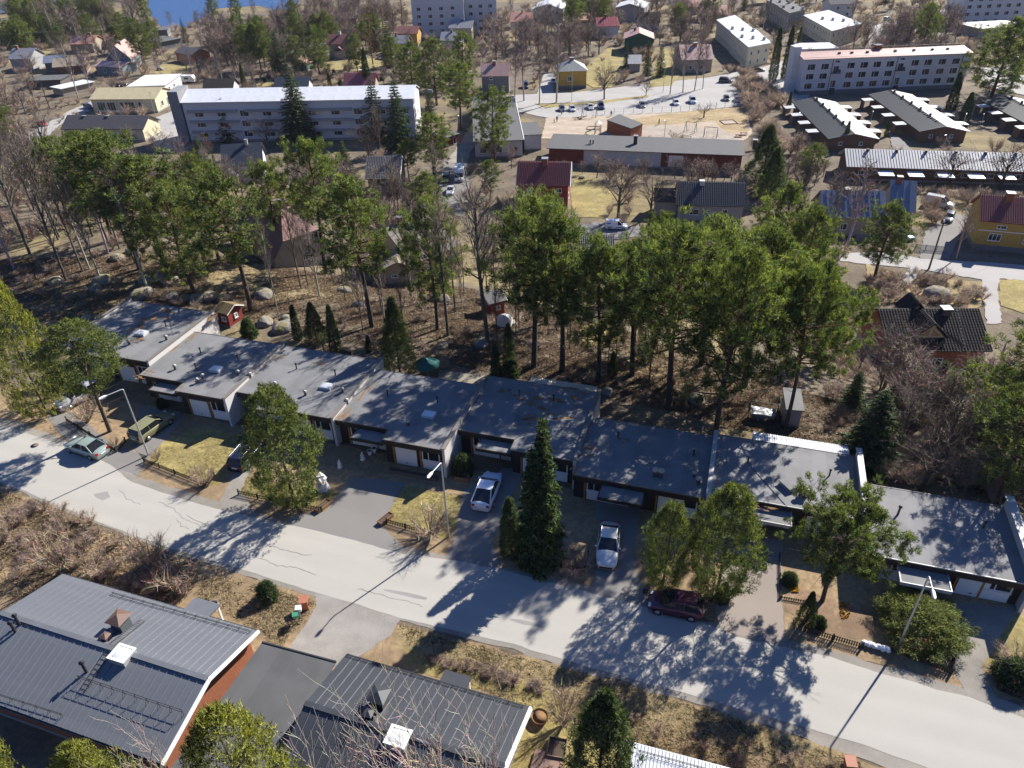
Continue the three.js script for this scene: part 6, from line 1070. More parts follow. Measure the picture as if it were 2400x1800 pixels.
  ['spruce', 1, 402, 92, 36, 0.9, 'dark spruce at the lakeside houses'],
  ['cone', 0, 607, 78, 35, 0.9, 'dark round conifer by the shore houses'],
  ['fullpine', 2, 640, 78, -4, 0.7, 'slim pine at the right end of the lake'],
  ['spruce', 0, 930, 70, -6, 1.0, 'spruce before the white tower blocks'],
  ['fullpine', 1, 1052, 48, 2, 1.1, 'pine right of the white tower blocks'],
  ['spruce', 2, 838, 42, -20, 1.1, 'dark spruce left of the tower blocks'],
  ['larch', 0, 806, 140, 10, 0.85, 'orange-brown larch, the taller one, in the far gardens'],
  ['larch', 0, 868, 60, -20, 1.1, 'orange-brown larch near the tower blocks'],
  // leafless trees that stand out
  ['alder', 0, 1055, 746, 372, 0.9, 'tall grey bare tree left of the grove'],
  ['alder', 2, 968, 725, 420, 0.75, 'slim bare tree before the cream cottage'],
  ['birch', 0, 690, 640, 470, 0.9, 'white-stemmed birch before the maroon-roofed house'],
  ['birch', 1, 830, 690, 540, 0.7, 'thin birch left of the beige garden shed'],
  ['broad', 0, 1335, 470, 320, 1.05, 'wide bare tree in front of the white school wall'],
  ['broad', 1, 1405, 470, 345, 1.0, 'dark bare tree beside the black tile roof'],
  ['broad', 2, 2050, 400, 300, 1.25, 'bare tree before the long low terrace, left one'],
  ['broad', 0, 2160, 410, 290, 1.25, 'bare tree before the long low terrace, right one'],
  ['birch', 2, 1826, 540, 350, 1.2, 'purple-twigged birch before the blue roof'],
  ['birch', 0, 1795, 520, 380, 1.1, 'second purple-twigged birch before the blue roof'],
  ['broad', 1, 580, 320, 235, 1.0, 'bare tree at the left front of the long white block'],
  ['broad', 2, 800, 360, 240, 0.8, 'bare tree before the right half of the long white block'],
  ['alder', 3, 825, 350, 225, 0.9, 'tall bare tree before the right half of the long white block'],
  ['larch', 0, 452, 335, 288, 1.8, 'round straw-coloured willow by the dark tower'],
  ['apple', 0, 1520, 255, 205, 1.0, 'spreading apple tree in the school yard'],
  ['apple', 1, 712, 155, 118, 1.0, 'apple tree on the lawn before the pale house'],
  ['apple', 0, 752, 152, 124, 0.9, 'smaller apple tree on the lawn before the pale house'],
  ['broad', 0, 505, 150, 50, 1.2, 'large spreading bare tree left of the black-roofed house'],
  ['broad', 2, 545, 170, 95, 1.0, 'bare tree above the dark blue-grey roof'],
  ['birch', 1, 172, 222, 70, 0.7, 'leaning birch behind the cream shop, left of two'],
  ['birch', 2, 197, 202, 95, 0.7, 'leaning birch behind the cream shop, right of two'],
  ['birch', 0, 485, 190, 100, 0.9, 'birch before the low house with dark roof'],
  ['broad', 1, 1305, 215, 120, 0.95, 'dark bare roadside tree before the green hall'],
  ['birch', 1, 1202, 222, 30, 0.85, 'tall birch at the roadside before the yellow house'],
  ['birch', 0, 1165, 225, 95, 0.9, 'birch at the roadside left of the yellow house'],
  ['birch', 2, 1132, 218, 40, 0.8, 'birch beside the dark grey pink-roofed house'],
  ['birch', 2, 1112, 216, 60, 0.8, 'leaning birch at the left end of the street'],
  ['broad', 2, 1395, 208, 165, 1.0, 'many-stemmed bare shrub tree at the street edge'],
  ['birch', 0, 1447, 205, 85, 0.85, 'street birch below the mottled pink roof, leftmost'],
  ['birch', 1, 1475, 200, 80, 0.85, 'street birch below the mottled pink roof, second'],
  ['birch', 2, 1500, 196, 70, 0.85, 'street birch below the mottled pink roof, third'],
  ['birch', 1, 1518, 192, 90, 0.85, 'street birch below the mottled pink roof, rightmost'],
  ['broad', 0, 1990, 1060, 905, 1.3, 'grey bare tree in the back garden of the last row house'],
  ['broad', 1, 1920, 800, 690, 1.3, 'tangled bare tree left of the brown tiled house'],
  ['alder', 1, 2070, 1090, 960, 1.2, 'pollarded bare tree behind the rightmost roof'],
  ['birch', 2, 2065, 560, 440, 0.9, 'slim tree by the utility pole at the street'],
];
// many copies that read as one mass
function massOf(name, label, category, list) {
  const kinds = new Map(); for (const m of list) { const k = m[0] + (m[1] % P[m[0]].length); if (!kinds.has(k)) kinds.set(k, []); kinds.get(k).push(m); }
  const g = new THREE.Group(); g.name = numbered(name); scene.add(g); tag(g, label, category, undefined, 'stuff');
  const e = new THREE.Euler(), q = new THREE.Quaternion(), M4 = new THREE.Matrix4();
  for (const arr of kinds.values()) { const pr = P[arr[0][0]][arr[0][1] % P[arr[0][0]].length], geo = mergeGeometries(pr.children.map((c) => c.geometry)), im = new THREE.InstancedMesh(geo, pr.children[1].material, arr.length); im.name = 'twigs'; im.castShadow = im.receiveShadow = true; arr.forEach(([, , p, h, wf, a], i) => { const s = h / 10; im.setMatrixAt(i, M4.compose(p, q.setFromEuler(e.set(0, a, 0)), V(s * wf, s, s * wf))); }); im.userData.kind = 'stuff'; g.add(im); }
}
function plant(kind, v, pos, h, wf, label, group, yaw) {
  const arr = P[kind], pr = arr[v % arr.length];
  const s = h / 10; return copyOf(pr, label, group, pos, yaw, [s * wf, s, s * wf]);
}
{
  const r = RNG(77);
  // the round pine on a bare trunk: its crown starts half way up
  for (const [kind, v, x, y, top, wf, label, special] of treeList) {
    const g = G(x, y), h = top.length ? top[0] : heightTo(g, top);
    const o = plant(kind, v, g, h, wf, label, undefined, r() * 6.28);
    if (special === 'crownUp') { const c = o.children.find((q) => q.name === 'crown'); c.position.y = 4.2; c.scale.set(0.86, 0.58, 0.86); o.children.find((q) => q.name === 'trunk').scale.set(1.1, 0.95, 1.1); }
  }
  const inside = (x, z) => SHEETS.some((s) => { let c = false; for (let i = 0, j = s.length - 1; i < s.length; j = i++) { const a = s[i], b = s[j]; if ((a.y > z) !== (b.y > z) && x < (b.x - a.x) * (z - a.y) / (b.y - a.y) + a.x) c = !c; } return c; });
  const boxes = scene.children.filter((o) => /house|block|cottage|shed|hall|school|barn|annex|store|carport|terrace|garage|playhouse|outbuilding|shelter/.test(o.name)).map((o) => { o.updateMatrixWorld(true); return { inv: o.matrixWorld.clone().invert(), box: new THREE.Box3().setFromObject(o), o }; });
  const built = (x, z, m) => boxes.some(({ inv, o }) => { const bb = o.userData.lb || (o.userData.lb = (() => { const b = new THREE.Box3(); o.traverse((c) => { if (c.isMesh && /wall|foundation|roof$/.test(c.name)) { c.geometry.computeBoundingBox(); const t = c.geometry.boundingBox.clone().applyMatrix4(c.matrixWorld).applyMatrix4(inv); b.union(t); } }); return b; })()); const q = V(x, 1, z).applyMatrix4(inv); return q.x > bb.min.x - m && q.x < bb.max.x + m && q.z > bb.min.z - m && q.z < bb.max.z + m; });
  // crowds: [kinds, count, polygon, height range, width, label, group]
  const crowds = [
    [['alder', 'alder', 'birch'], 30, [[-30, 520], [60, 440], [180, 440], [330, 560], [330, 640], [250, 660], [60, 660], [-40, 620]], [11, 17], 0.85, 'bare pale tree among many on the rocky wooded slope at left', 'bare trees on the rocky slope'],
    [['alder', 'alder', 'birch'], 24, [[560, 640], [760, 600], [1060, 640], [1130, 720], [1120, 770], [900, 760], [760, 720], [600, 690]], [7, 14], 0.6, 'slim bare tree on the wooded strip behind the third to fifth row houses', 'slim bare trees behind the row'],
    [['alder', 'birch'], 16, [[1160, 730], [1450, 740], [1700, 800], [1780, 850], [1700, 900], [1300, 830]], [6, 11], 0.6, 'thin bare sapling under the pine grove', 'bare saplings in the grove'],
    [['wood', 'wood', 'birch'], 170, [[-20, 110], [60, 100], [150, 115], [300, 60], [320, 0], [200, -60], [-60, -60]], [13, 21], 1.2, 'dense bare purple-brown wood at the upper left', 'STUFF'],
    [['wood', 'wood', 'birch'], 80, [[470, 90], [660, 50], [700, 10], [860, 60], [780, 100], [560, 150], [440, 140]], [11, 17], 1.25, 'bare tree in the far gardens right of the lake', 'bare trees right of the lake'],
    [['wood', 'wood', 'birch'], 95, [[1040, 150], [1060, 40], [1300, 0], [1480, -10], [1560, 60], [1480, 120], [1280, 120], [1180, 150]], [10, 17], 1.25, 'bare tree among the far gardens above the street', 'bare trees above the street'],
    [['wood', 'wood', 'birch'], 40, [[1700, 110], [1860, 100], [2000, 20], [2100, 20], [2180, 60], [2050, 90], [1900, 120]], [10, 16], 1.2, 'bare tree behind the red-roofed apartment block', 'bare trees behind the red-roofed block'],
    [['wood'], 12, [[530, 205], [720, 300], [780, 330], [600, 330], [560, 320]], [5, 9], 1.0, 'bare garden tree before the long white block', 'bare trees before the long white block'],
    [['wood'], 20, [[1000, 250], [1120, 330], [1160, 380], [1300, 360], [1480, 380], [1620, 360], [1600, 400], [1400, 410], [1270, 380], [1020, 360]], [4, 8], 1.1, 'bare shrubby tree along the shaded school front', 'bare trees along the school front'],
    [['wood'], 16, [[1700, 340], [1800, 350], [1830, 420], [1790, 540], [1700, 520], [1690, 420]], [5, 9], 1.0, 'bare tree beside the blue-roofed house', 'bare trees beside the blue roof'],
    [['alder', 'broad'], 14, [[1750, 860], [1900, 760], [1960, 900], [2100, 1000], [2180, 1060], [1900, 1020], [1800, 930]], [5, 9], 1.0, 'bare tree in the back gardens of the last two row houses', 'bare trees in the right back gardens'],
    [['wood'], 14, [[820, 400], [900, 390], [960, 470], [900, 540], [860, 520], [780, 470]], [5, 9], 1.0, 'bare tree around the dark-boarded house', 'bare trees round the dark-boarded house'],
    [['wood', 'wood', 'birch'], 150, [[-60, -60], [300, -90], [700, -60], [1100, -40], [1100, -90], [600, -130], [0, -130]], [13, 20], 1.5, 'far bare wood beyond the lake', 'STUFF'],
    [['fullpine', 'spruce', 'pine'], 60, [[-20, 140], [40, 60], [200, 30], [290, 60], [300, 110], [430, 120], [640, 90], [700, 60], [860, 120], [860, 160], [560, 180], [440, 130], [200, 130], [60, 200]], [11, 18], 1.0, 'dark conifer among the far houses at upper left', 'conifers among the far houses at upper left'],
    [['fullpine', 'spruce', 'pine'], 30, [[1080, 60], [1300, 0], [1600, 0], [2100, -10], [2220, 40], [2000, 90], [1760, 60], [1480, 110], [1240, 110]], [11, 18], 1.0, 'dark conifer among the far houses at upper right', 'conifers among the far houses at upper right'],
    [['wood', 'wood', 'birch'], 230, [[-60, 290], [-60, 140], [300, 60], [700, 40], [1080, 40], [1500, 20], [2260, 10], [2260, 140], [2120, 200], [1640, 150], [1480, 150], [1040, 200], [560, 200], [200, 190]], [7, 13], 1.1, 'leafless garden trees filling the far quarter of houses', 'STUFF'],
    [['wood', 'alder', 'broad'], 90, [[-60, 320], [180, 300], [480, 345], [860, 400], [1000, 480], [640, 470], [480, 490], [200, 500], [-60, 480]], [6, 11], 1.0, 'leafless trees between the wooded slope and the long white block', 'STUFF'],
    [['wood', 'alder'], 26, [[640, 420], [900, 400], [1100, 480], [1230, 450], [1240, 560], [1120, 640], [900, 600], [660, 560]], [8, 14], 1.0, 'bare tree around the cream cottage and the maroon roof', 'bare trees round the cream cottage'],
    [['wood'], 16, [[1880, 700], [1960, 860], [2180, 880], [2220, 1040], [2000, 1000], [1900, 900]], [6, 10], 1.2, 'bare bushy tree before the brown tiled house', 'bare trees before the brown tiled house'],
  ];
  for (const [kinds, n, poly, hr, wf, label, group] of crowds) {
    const mass = [];
    const pg = poly.map((q) => G(q[0], q[1])).map((q) => new THREE.Vector2(q.x, q.z)); const bx = new THREE.Box2().setFromPoints(pg); let made = 0;
    for (let t = 0; t < n * 60 && made < n; t++) {
      const x = bx.min.x + r() * (bx.max.x - bx.min.x), z = bx.min.y + r() * (bx.max.y - bx.min.y); let c = false;
      for (let i = 0, j = pg.length - 1; i < pg.length; j = i++) { const a = pg[i], b = pg[j]; if ((a.y > z) !== (b.y > z) && x < (b.x - a.x) * (z - a.y) / (b.y - a.y) + a.x) c = !c; }
      if (!c || built(x, z, 1.2) || inside(x, z)) continue;
      const k = kinds[Math.floor(r() * kinds.length)], h = hr[0] + r() * (hr[1] - hr[0]); made++;
      if (group === 'STUFF') { mass.push([k, Math.floor(r() * 3), grounded(V(x, 0, z)), h, wf, r() * 6.28]); continue; }
      plant(k, Math.floor(r() * 4), grounded(V(x, 0, z)), h, wf * (0.85 + 0.3 * r()) * (k === 'birch' ? 0.8 : 1), label, group, r() * 6.28);
    }
    if (mass.length) massOf('bare_wood', label, 'wood', mass);
  }
  const shrubs = [
    [['darkbush'], 34, [[925, 1414], [1190, 1486], [1184, 1498], [920, 1426]], [0.5, 0.85], 'row of dried brown perennials along the near lawn', '', 'border'],
    [['bush', 'darkbush'], 60, [[1870, 600], [1950, 590], [2130, 620], [2140, 660], [2000, 660], [1880, 650]], [1.2, 2.6], 'brown garden scrub between the street and the brown tiled house', '', 'scrub'],
    [['bush', 'darkbush'], 170, [[1740, 720], [1900, 630], [1930, 760], [2190, 800], [2240, 880], [2240, 1060], [1960, 1010], [1760, 880]], [1.0, 2.6], 'brown leafless undergrowth round the brown tiled house', '', 'undergrowth'],
    [['bush', 'darkbush', 'bush'], 1300, [[-60, 560], [-60, 60], [500, 40], [1000, 20], [2260, 10], [2260, 640], [1800, 600], [1100, 620], [560, 560]], [1.8, 5.0], 'brown leafless garden scrub all over the far quarter', '', 'scrub', 1],
    [['bush', 'darkbush', 'bush'], 60, [[-40, 1050], [60, 1078], [370, 1200], [430, 1225], [410, 1285], [250, 1270], [120, 1215], [-40, 1290]], [0.8, 1.9], 'brown leafless thicket between the road and the nearest house', '', 'thicket'],
    [['bush'], 22, [[1330, 1545], [1560, 1600], [1760, 1640], [1840, 1650], [1800, 1740], [1600, 1690], [1450, 1610], [1330, 1590]], [0.4, 0.9], 'low dry scrub on the bank at the lower right', '', 'scrub'],
    [['darkbush', 'bush'], 110, [[1600, 160], [1640, 175], [1690, 230], [1720, 300], [1740, 350], [1690, 350], [1650, 290], [1610, 230], [1590, 190]], [3.0, 5.0], 'purple-brown diagonal hedge between the school yard and the terraces', '', 'hedge'],
    [['bush', 'darkbush'], 60, [[-30, 560], [160, 520], [330, 600], [470, 640], [560, 660], [620, 720], [520, 690], [340, 650], [250, 650], [0, 660]], [0.7, 1.8], 'brown undergrowth among the boulders at left', '', 'undergrowth'],
    [['bush', 'darkbush'], 70, [[600, 690], [1000, 640], [1500, 760], [1800, 860], [1880, 960], [1700, 930], [1300, 850], [1100, 790], [900, 800], [760, 760]], [0.6, 1.6], 'brown undergrowth under the trees behind the row', '', 'undergrowth'],
    [['bush', 'darkbush'], 30, [[1900, 620], [2100, 640], [2130, 690], [2020, 690], [1900, 650]], [1, 2.0], 'straw-coloured bush in the garden behind the brown tiled house', 'garden bushes behind the brown tiled house'],
    [['darkbush', 'bush'], 34, [[1900, 950], [2180, 1070], [2140, 1090], [1880, 1030]], [1.2, 2.6], 'dark leafless thicket behind the rightmost roof', '', 'thicket'],
    [['bush', 'evergreen'], 60, [[420, 180], [700, 120], [860, 160], [840, 190], [600, 230], [440, 230]], [0.9, 2.0], 'leafless garden bush beyond the long white block', 'garden bushes beyond the white block'],
    [['bush', 'darkbush'], 60, [[1040, 140], [1300, 60], [1480, 70], [1460, 140], [1300, 200], [1120, 200]], [0.9, 2.2], 'garden bush above the street', 'garden bushes above the street'],
    [['bush', 'darkbush'], 26, [[1820, 380], [2212, 395], [2212, 430], [1990, 420], [1830, 400]], [1, 2.2], 'bush along the foot of the long low terrace', 'bushes below the long terrace'],
    [['bush', 'darkbush'], 30, [[0, 230], [160, 210], [200, 240], [60, 300], [0, 290]], [1.2, 2.6], 'brown bush by the left street', 'bushes by the left street'],
  ];
  for (const [kinds, n, poly, hr, label, group, stuff, clear] of shrubs) {
    const mass = [];
    const pg = poly.map((q) => G(q[0], q[1])).map((q) => new THREE.Vector2(q.x, q.z)); const bx = new THREE.Box2().setFromPoints(pg); let made = 0;
    for (let t = 0; t < n * 60 && made < n; t++) {
      const x = bx.min.x + r() * (bx.max.x - bx.min.x), z = bx.min.y + r() * (bx.max.y - bx.min.y); let c = false;
      for (let i = 0, j = pg.length - 1; i < pg.length; j = i++) { const a = pg[i], b = pg[j]; if ((a.y > z) !== (b.y > z) && x < (b.x - a.x) * (z - a.y) / (b.y - a.y) + a.x) c = !c; }
      if (!c || built(x, z, 0.6) || (clear && inside(x, z))) continue; made++;
      const a = [kinds[Math.floor(r() * kinds.length)], Math.floor(r() * 3), grounded(V(x, 0, z)), hr[0] + r() * (hr[1] - hr[0]), 0.9 + 0.5 * r()];
      if (stuff) mass.push([...a, r() * 6.28]); else plant(...a, label, group, r() * 6.28);
    }
    if (mass.length) massOf(stuff, label, stuff, mass);
  }
  // single garden bushes: foot, top
  for (const [k, x, y, top, wf, label] of [
    ['bush', 1216, 1566, 1492, 0.75, 'fan-shaped bare bush with a long striped shadow on the near lawn'], ['bush', 930, 1160, 1098, 1.3, 'bare bush at the foot of the middle street lamp'], ['bush', 340, 995, 968, 0.9, 'dry bush at the foot of the leftmost street lamp'],
    ['bush', 445, 1048, 1005, 1.1, 'twiggy bush at the fence corner before the black estate'], ['bush', 190, 912, 855, 1.3, 'brown bush in the bed below the round pine'], ['bush', 250, 968, 940, 0.8, 'dry stems in the bed above the green saloon'],
    ['darkbush', 1243, 1238, 1188, 1.2, 'bare bush beside the drive of the silver saloon'], ['evergreen', 352, 880, 862, 1.1, 'low green bush against the white wall of the second row house'], ['evergreen', 1000, 1022, 985, 1.0, 'dark green bush by the stacked planters'],
    ['bush', 330, 1225, 1150, 1.0, 'pale many-stemmed bush in the thicket, right of its middle'], ['bush', 140, 1232, 1135, 0.8, 'pale tall-stemmed bush above the corner of the nearest roof'], ['bush', 395, 1270, 1205, 1.2, 'greyish bush at the right end of the thicket'],
    ['evergreen', 1560, 1300, 1262, 0.5, 'small leafy bush at the fence end beside the pale drive'], ['darkbush', 2190, 1440, 1385, 1.2, 'brown bush above the dark one at the right edge'], ['evergreen', 1935, 972, 955, 1.6, 'bright green ground shrub behind the pale parapet']]) {
    const g = G(x, y); plant(k, 1, g, heightTo(g, top), wf, label, undefined, r() * 6);
  }
  for (const o of scene.children) delete o.userData.lb;
}
// dry grass, leaf litter: nobody could count it
function scatter(name, label, category, poly, n, geo, mat, sc, cols, seed, clear = 0) {
  const r = RNG(seed), pg = poly.map((q) => G(q[0], q[1])).map((q) => new THREE.Vector2(q.x, q.z)), bx = new THREE.Box2().setFromPoints(pg), M4 = new THREE.Matrix4(), list = [];
  for (let t = 0; t < n * 8 && list.length < n; t++) {
    const x = bx.min.x + r() * (bx.max.x - bx.min.x), z = bx.min.y + r() * (bx.max.y - bx.min.y); let c = false;
    for (let i = 0, j = pg.length - 1; i < pg.length; j = i++) { const a = pg[i], b = pg[j]; if ((a.y > z) !== (b.y > z) && x < (b.x - a.x) * (z - a.y) / (b.y - a.y) + a.x) c = !c; }
    if (!c) continue; if (fbm(x * 0.35 + 50, z * 0.35 + 50, 3) < 0.12 + 0.6 * r()) continue; list.push([x, z]);
  }
  const im = new THREE.InstancedMesh(geo, mat, list.length); im.name = numbered(name); im.castShadow = im.receiveShadow = true;
  const q = new THREE.Quaternion(), e = new THREE.Euler(), cc = new THREE.Color();
  list.forEach(([x, z], k) => { const s = sc[0] + r() * (sc[1] - sc[0]); e.set((r() - 0.5) * 0.4, r() * 6.28, (r() - 0.5) * 0.4); M4.compose(V(x, land(x, z) + 0.01, z), q.setFromEuler(e), V(s, s * (0.7 + 0.6 * r()), s)); im.setMatrixAt(k, M4); const m = r(), j = 0.7 + 0.6 * r(); cc.setRGB(...lerp3(cols[0], cols[1], m).map((v) => v * j)); im.setColorAt(k, cc); });
  scene.add(im); tag(im, label, category, undefined, 'stuff'); return im;
}
{
  const r = RNG(4), gb = new MB(); for (let k = 0; k < 12; k++) { const a = r() * 6.28, o = 0.14 * r(); blade(gb, V(Math.cos(a) * o, 0, Math.sin(a) * o), V(Math.cos(a), 0.08 + 0.28 * r(), Math.sin(a)).normalize(), 0.17 + 0.14 * r(), 0.026, r); }
  const grassGeo = gb.geo(), lb = new MB(); for (let k = 0; k < 10; k++) { const a = r() * 6.28, o = 0.35 * r(); blade(lb, V(Math.cos(a) * o, 0.02, Math.sin(a) * o), V(Math.cos(a + 1), 0.12 * r(), Math.sin(a + 1)).normalize(), 0.18 + 0.3 * r(), 0.07, r); }
  const litterGeo = lb.geo();
  const GR = M('dry_grass_blades', [1, 1, 1], 0.97, { side: THREE.DoubleSide, phys: true, transmission: 0.45, thickness: 0 });
  scatter('dry_grass', 'tufts of dry straw grass along the bank below the road', 'grass', [[560, 1262], [680, 1300], [650, 1350], [600, 1400], [555, 1360], [430, 1300], [440, 1245]], 1000, grassGeo, GR, [0.7, 1.5], [[0.5, 0.4, 0.22], [0.68, 0.56, 0.34]], 1);
  scatter('dry_grass', 'dry straw grass on the verge right of the gravel drive', 'grass', [[860, 1350], [1106, 1415], [1531, 1535], [1860, 1650], [1850, 1740], [1500, 1720], [1320, 1620], [1150, 1540], [900, 1430]], 5200, grassGeo, GR, [0.6, 1.3], [[0.5, 0.4, 0.2], [0.66, 0.54, 0.32]], 2);
  scatter('dry_grass', 'brown grass under the roadside thicket', 'grass', [[-40, 1045], [370, 1200], [430, 1240], [380, 1300], [-40, 1290]], 4500, grassGeo, GR, [0.9, 2.0], [[0.5, 0.38, 0.23], [0.68, 0.52, 0.34]], 3);
  scatter('leaf_litter', 'brown leaf litter and twigs on the wooded strip behind the row', 'leaf litter', [[-40, 560], [500, 560], [1000, 620], [1500, 760], [1880, 900], [2230, 1060], [2230, 1100], [1500, 900], [900, 770], [560, 700], [-40, 690]], 40000, litterGeo, GR, [0.4, 1.1], [[0.24, 0.155, 0.09], [0.42, 0.3, 0.2]], 4);
  scatter('lawn_grass', 'short yellow-green grass on the front lawns', 'grass', [[335, 968], [545, 935], [500, 1010], [470, 1046], [445, 1048], [325, 996]], 3500, grassGeo, GR, [0.3, 0.55], [[0.28, 0.245, 0.085], [0.38, 0.315, 0.12]], 5);
  scatter('lawn_grass', 'short yellow-green grass under the egg-shaped pine', 'grass', [[535, 1030], [640, 1050], [732, 1062], [700, 1106], [520, 1064]], 2500, grassGeo, GR, [0.3, 0.55], [[0.28, 0.245, 0.085], [0.38, 0.315, 0.12]], 6);
  scatter('lawn_grass', 'short yellow-green grass left of the middle street lamp', 'grass', [[850, 1075], [870, 1048], [998, 1070], [983, 1140], [958, 1163], [837, 1127]], 2500, grassGeo, GR, [0.3, 0.55], [[0.28, 0.245, 0.085], [0.38, 0.315, 0.12]], 7);
}
// ---------- vehicles ----------
const TYRE = M('tyre', [0.015, 0.015, 0.016], 0.9), RIM = M('rim', [0.45, 0.46, 0.47], 0.35, { metalness: 0.6 }), LAMPW = M('headlamp', [0.75, 0.78, 0.8], 0.1), LAMPR = M('tail_lamp', [0.35, 0.01, 0.01], 0.2), CARGLASS = M('car_glass', [0.012, 0.014, 0.017], 0.05), PLATE = M('number_plate', [0.7, 0.7, 0.7], 0.6), TRIM = M('black_trim', [0.015, 0.015, 0.016], 0.6);
const wheelGeo = (() => { const a = new MB(); a.tube([V(0, 0, -0.1), V(0, 0, 0.1)], [0.32, 0.32], 18); const f = new MB(); f.tube([V(0, 0, 0.0), V(0, 0, 0.112)], [0.2, 0.2], 14); const g = a.geo(); return [g, f.geo()]; })();
const carTypes = {
  saloon: { L: 4.5, st: [[-2.25, 0.6, 0.62], [-2.18, 0.88, 0.76], [-1.6, 0.97, 0.86], [-0.6, 0.95, 0.89], [0.7, 0.94, 0.89], [1.4, 0.88, 0.87], [1.95, 0.77, 0.8], [2.2, 0.62, 0.66], [2.25, 0.48, 0.58]], gh: [-1.85, -1.05, 0.1, 1.0, 0.92, 1.42] },
  estate: { L: 4.6, st: [[-2.3, 0.6, 0.7], [-2.24, 0.95, 0.8], [-1.6, 0.98, 0.87], [-0.6, 0.96, 0.89], [0.8, 0.95, 0.89], [1.5, 0.9, 0.87], [2.0, 0.79, 0.8], [2.25, 0.62, 0.66], [2.3, 0.48, 0.58]], gh: [-2.24, -1.95, 0.15, 1.05, 0.94, 1.46] },
  hatch: { L: 3.9, st: [[-1.95, 0.6, 0.66], [-1.9, 0.92, 0.76], [-1.4, 0.98, 0.83], [-0.5, 0.97, 0.85], [0.7, 0.96, 0.85], [1.2, 0.9, 0.83], [1.65, 0.78, 0.76], [1.9, 0.62, 0.62], [1.95, 0.48, 0.55]], gh: [-1.86, -1.45, 0.2, 1.0, 0.95, 1.5] },
  coupe: { L: 4.5, st: [[-2.25, 0.62, 0.7], [-2.18, 1.0, 0.82], [-1.6, 1.07, 0.9], [-0.6, 1.03, 0.92], [0.7, 1.0, 0.92], [1.4, 0.96, 0.9], [1.95, 0.84, 0.83], [2.2, 0.66, 0.68], [2.25, 0.5, 0.58]], gh: [-2.1, -0.95, 0.2, 1.1, 1.0, 1.55] },
  offroad: { L: 4.6, st: [[-2.3, 0.7, 0.74], [-2.26, 1.05, 0.84], [-1.6, 1.1, 0.9], [-0.6, 1.08, 0.92], [0.8, 1.07, 0.92], [1.5, 1.03, 0.9], [2.0, 0.95, 0.84], [2.25, 0.75, 0.72], [2.3, 0.5, 0.62]], gh: [-2.25, -2.05, 0.2, 1.0, 1.06, 1.78] },
  van: { L: 4.4, st: [[-2.2, 0.6, 0.84], [-2.18, 1.1, 0.86], [-1.6, 1.12, 0.9], [-0.6, 1.12, 0.92], [0.8, 1.1, 0.92], [1.4, 1.0, 0.9], [1.9, 0.88, 0.84], [2.15, 0.7, 0.72], [2.2, 0.5, 0.62]], gh: [-2.18, -2.12, 0.5, 1.25, 1.1, 1.82], panel: 1 },
};
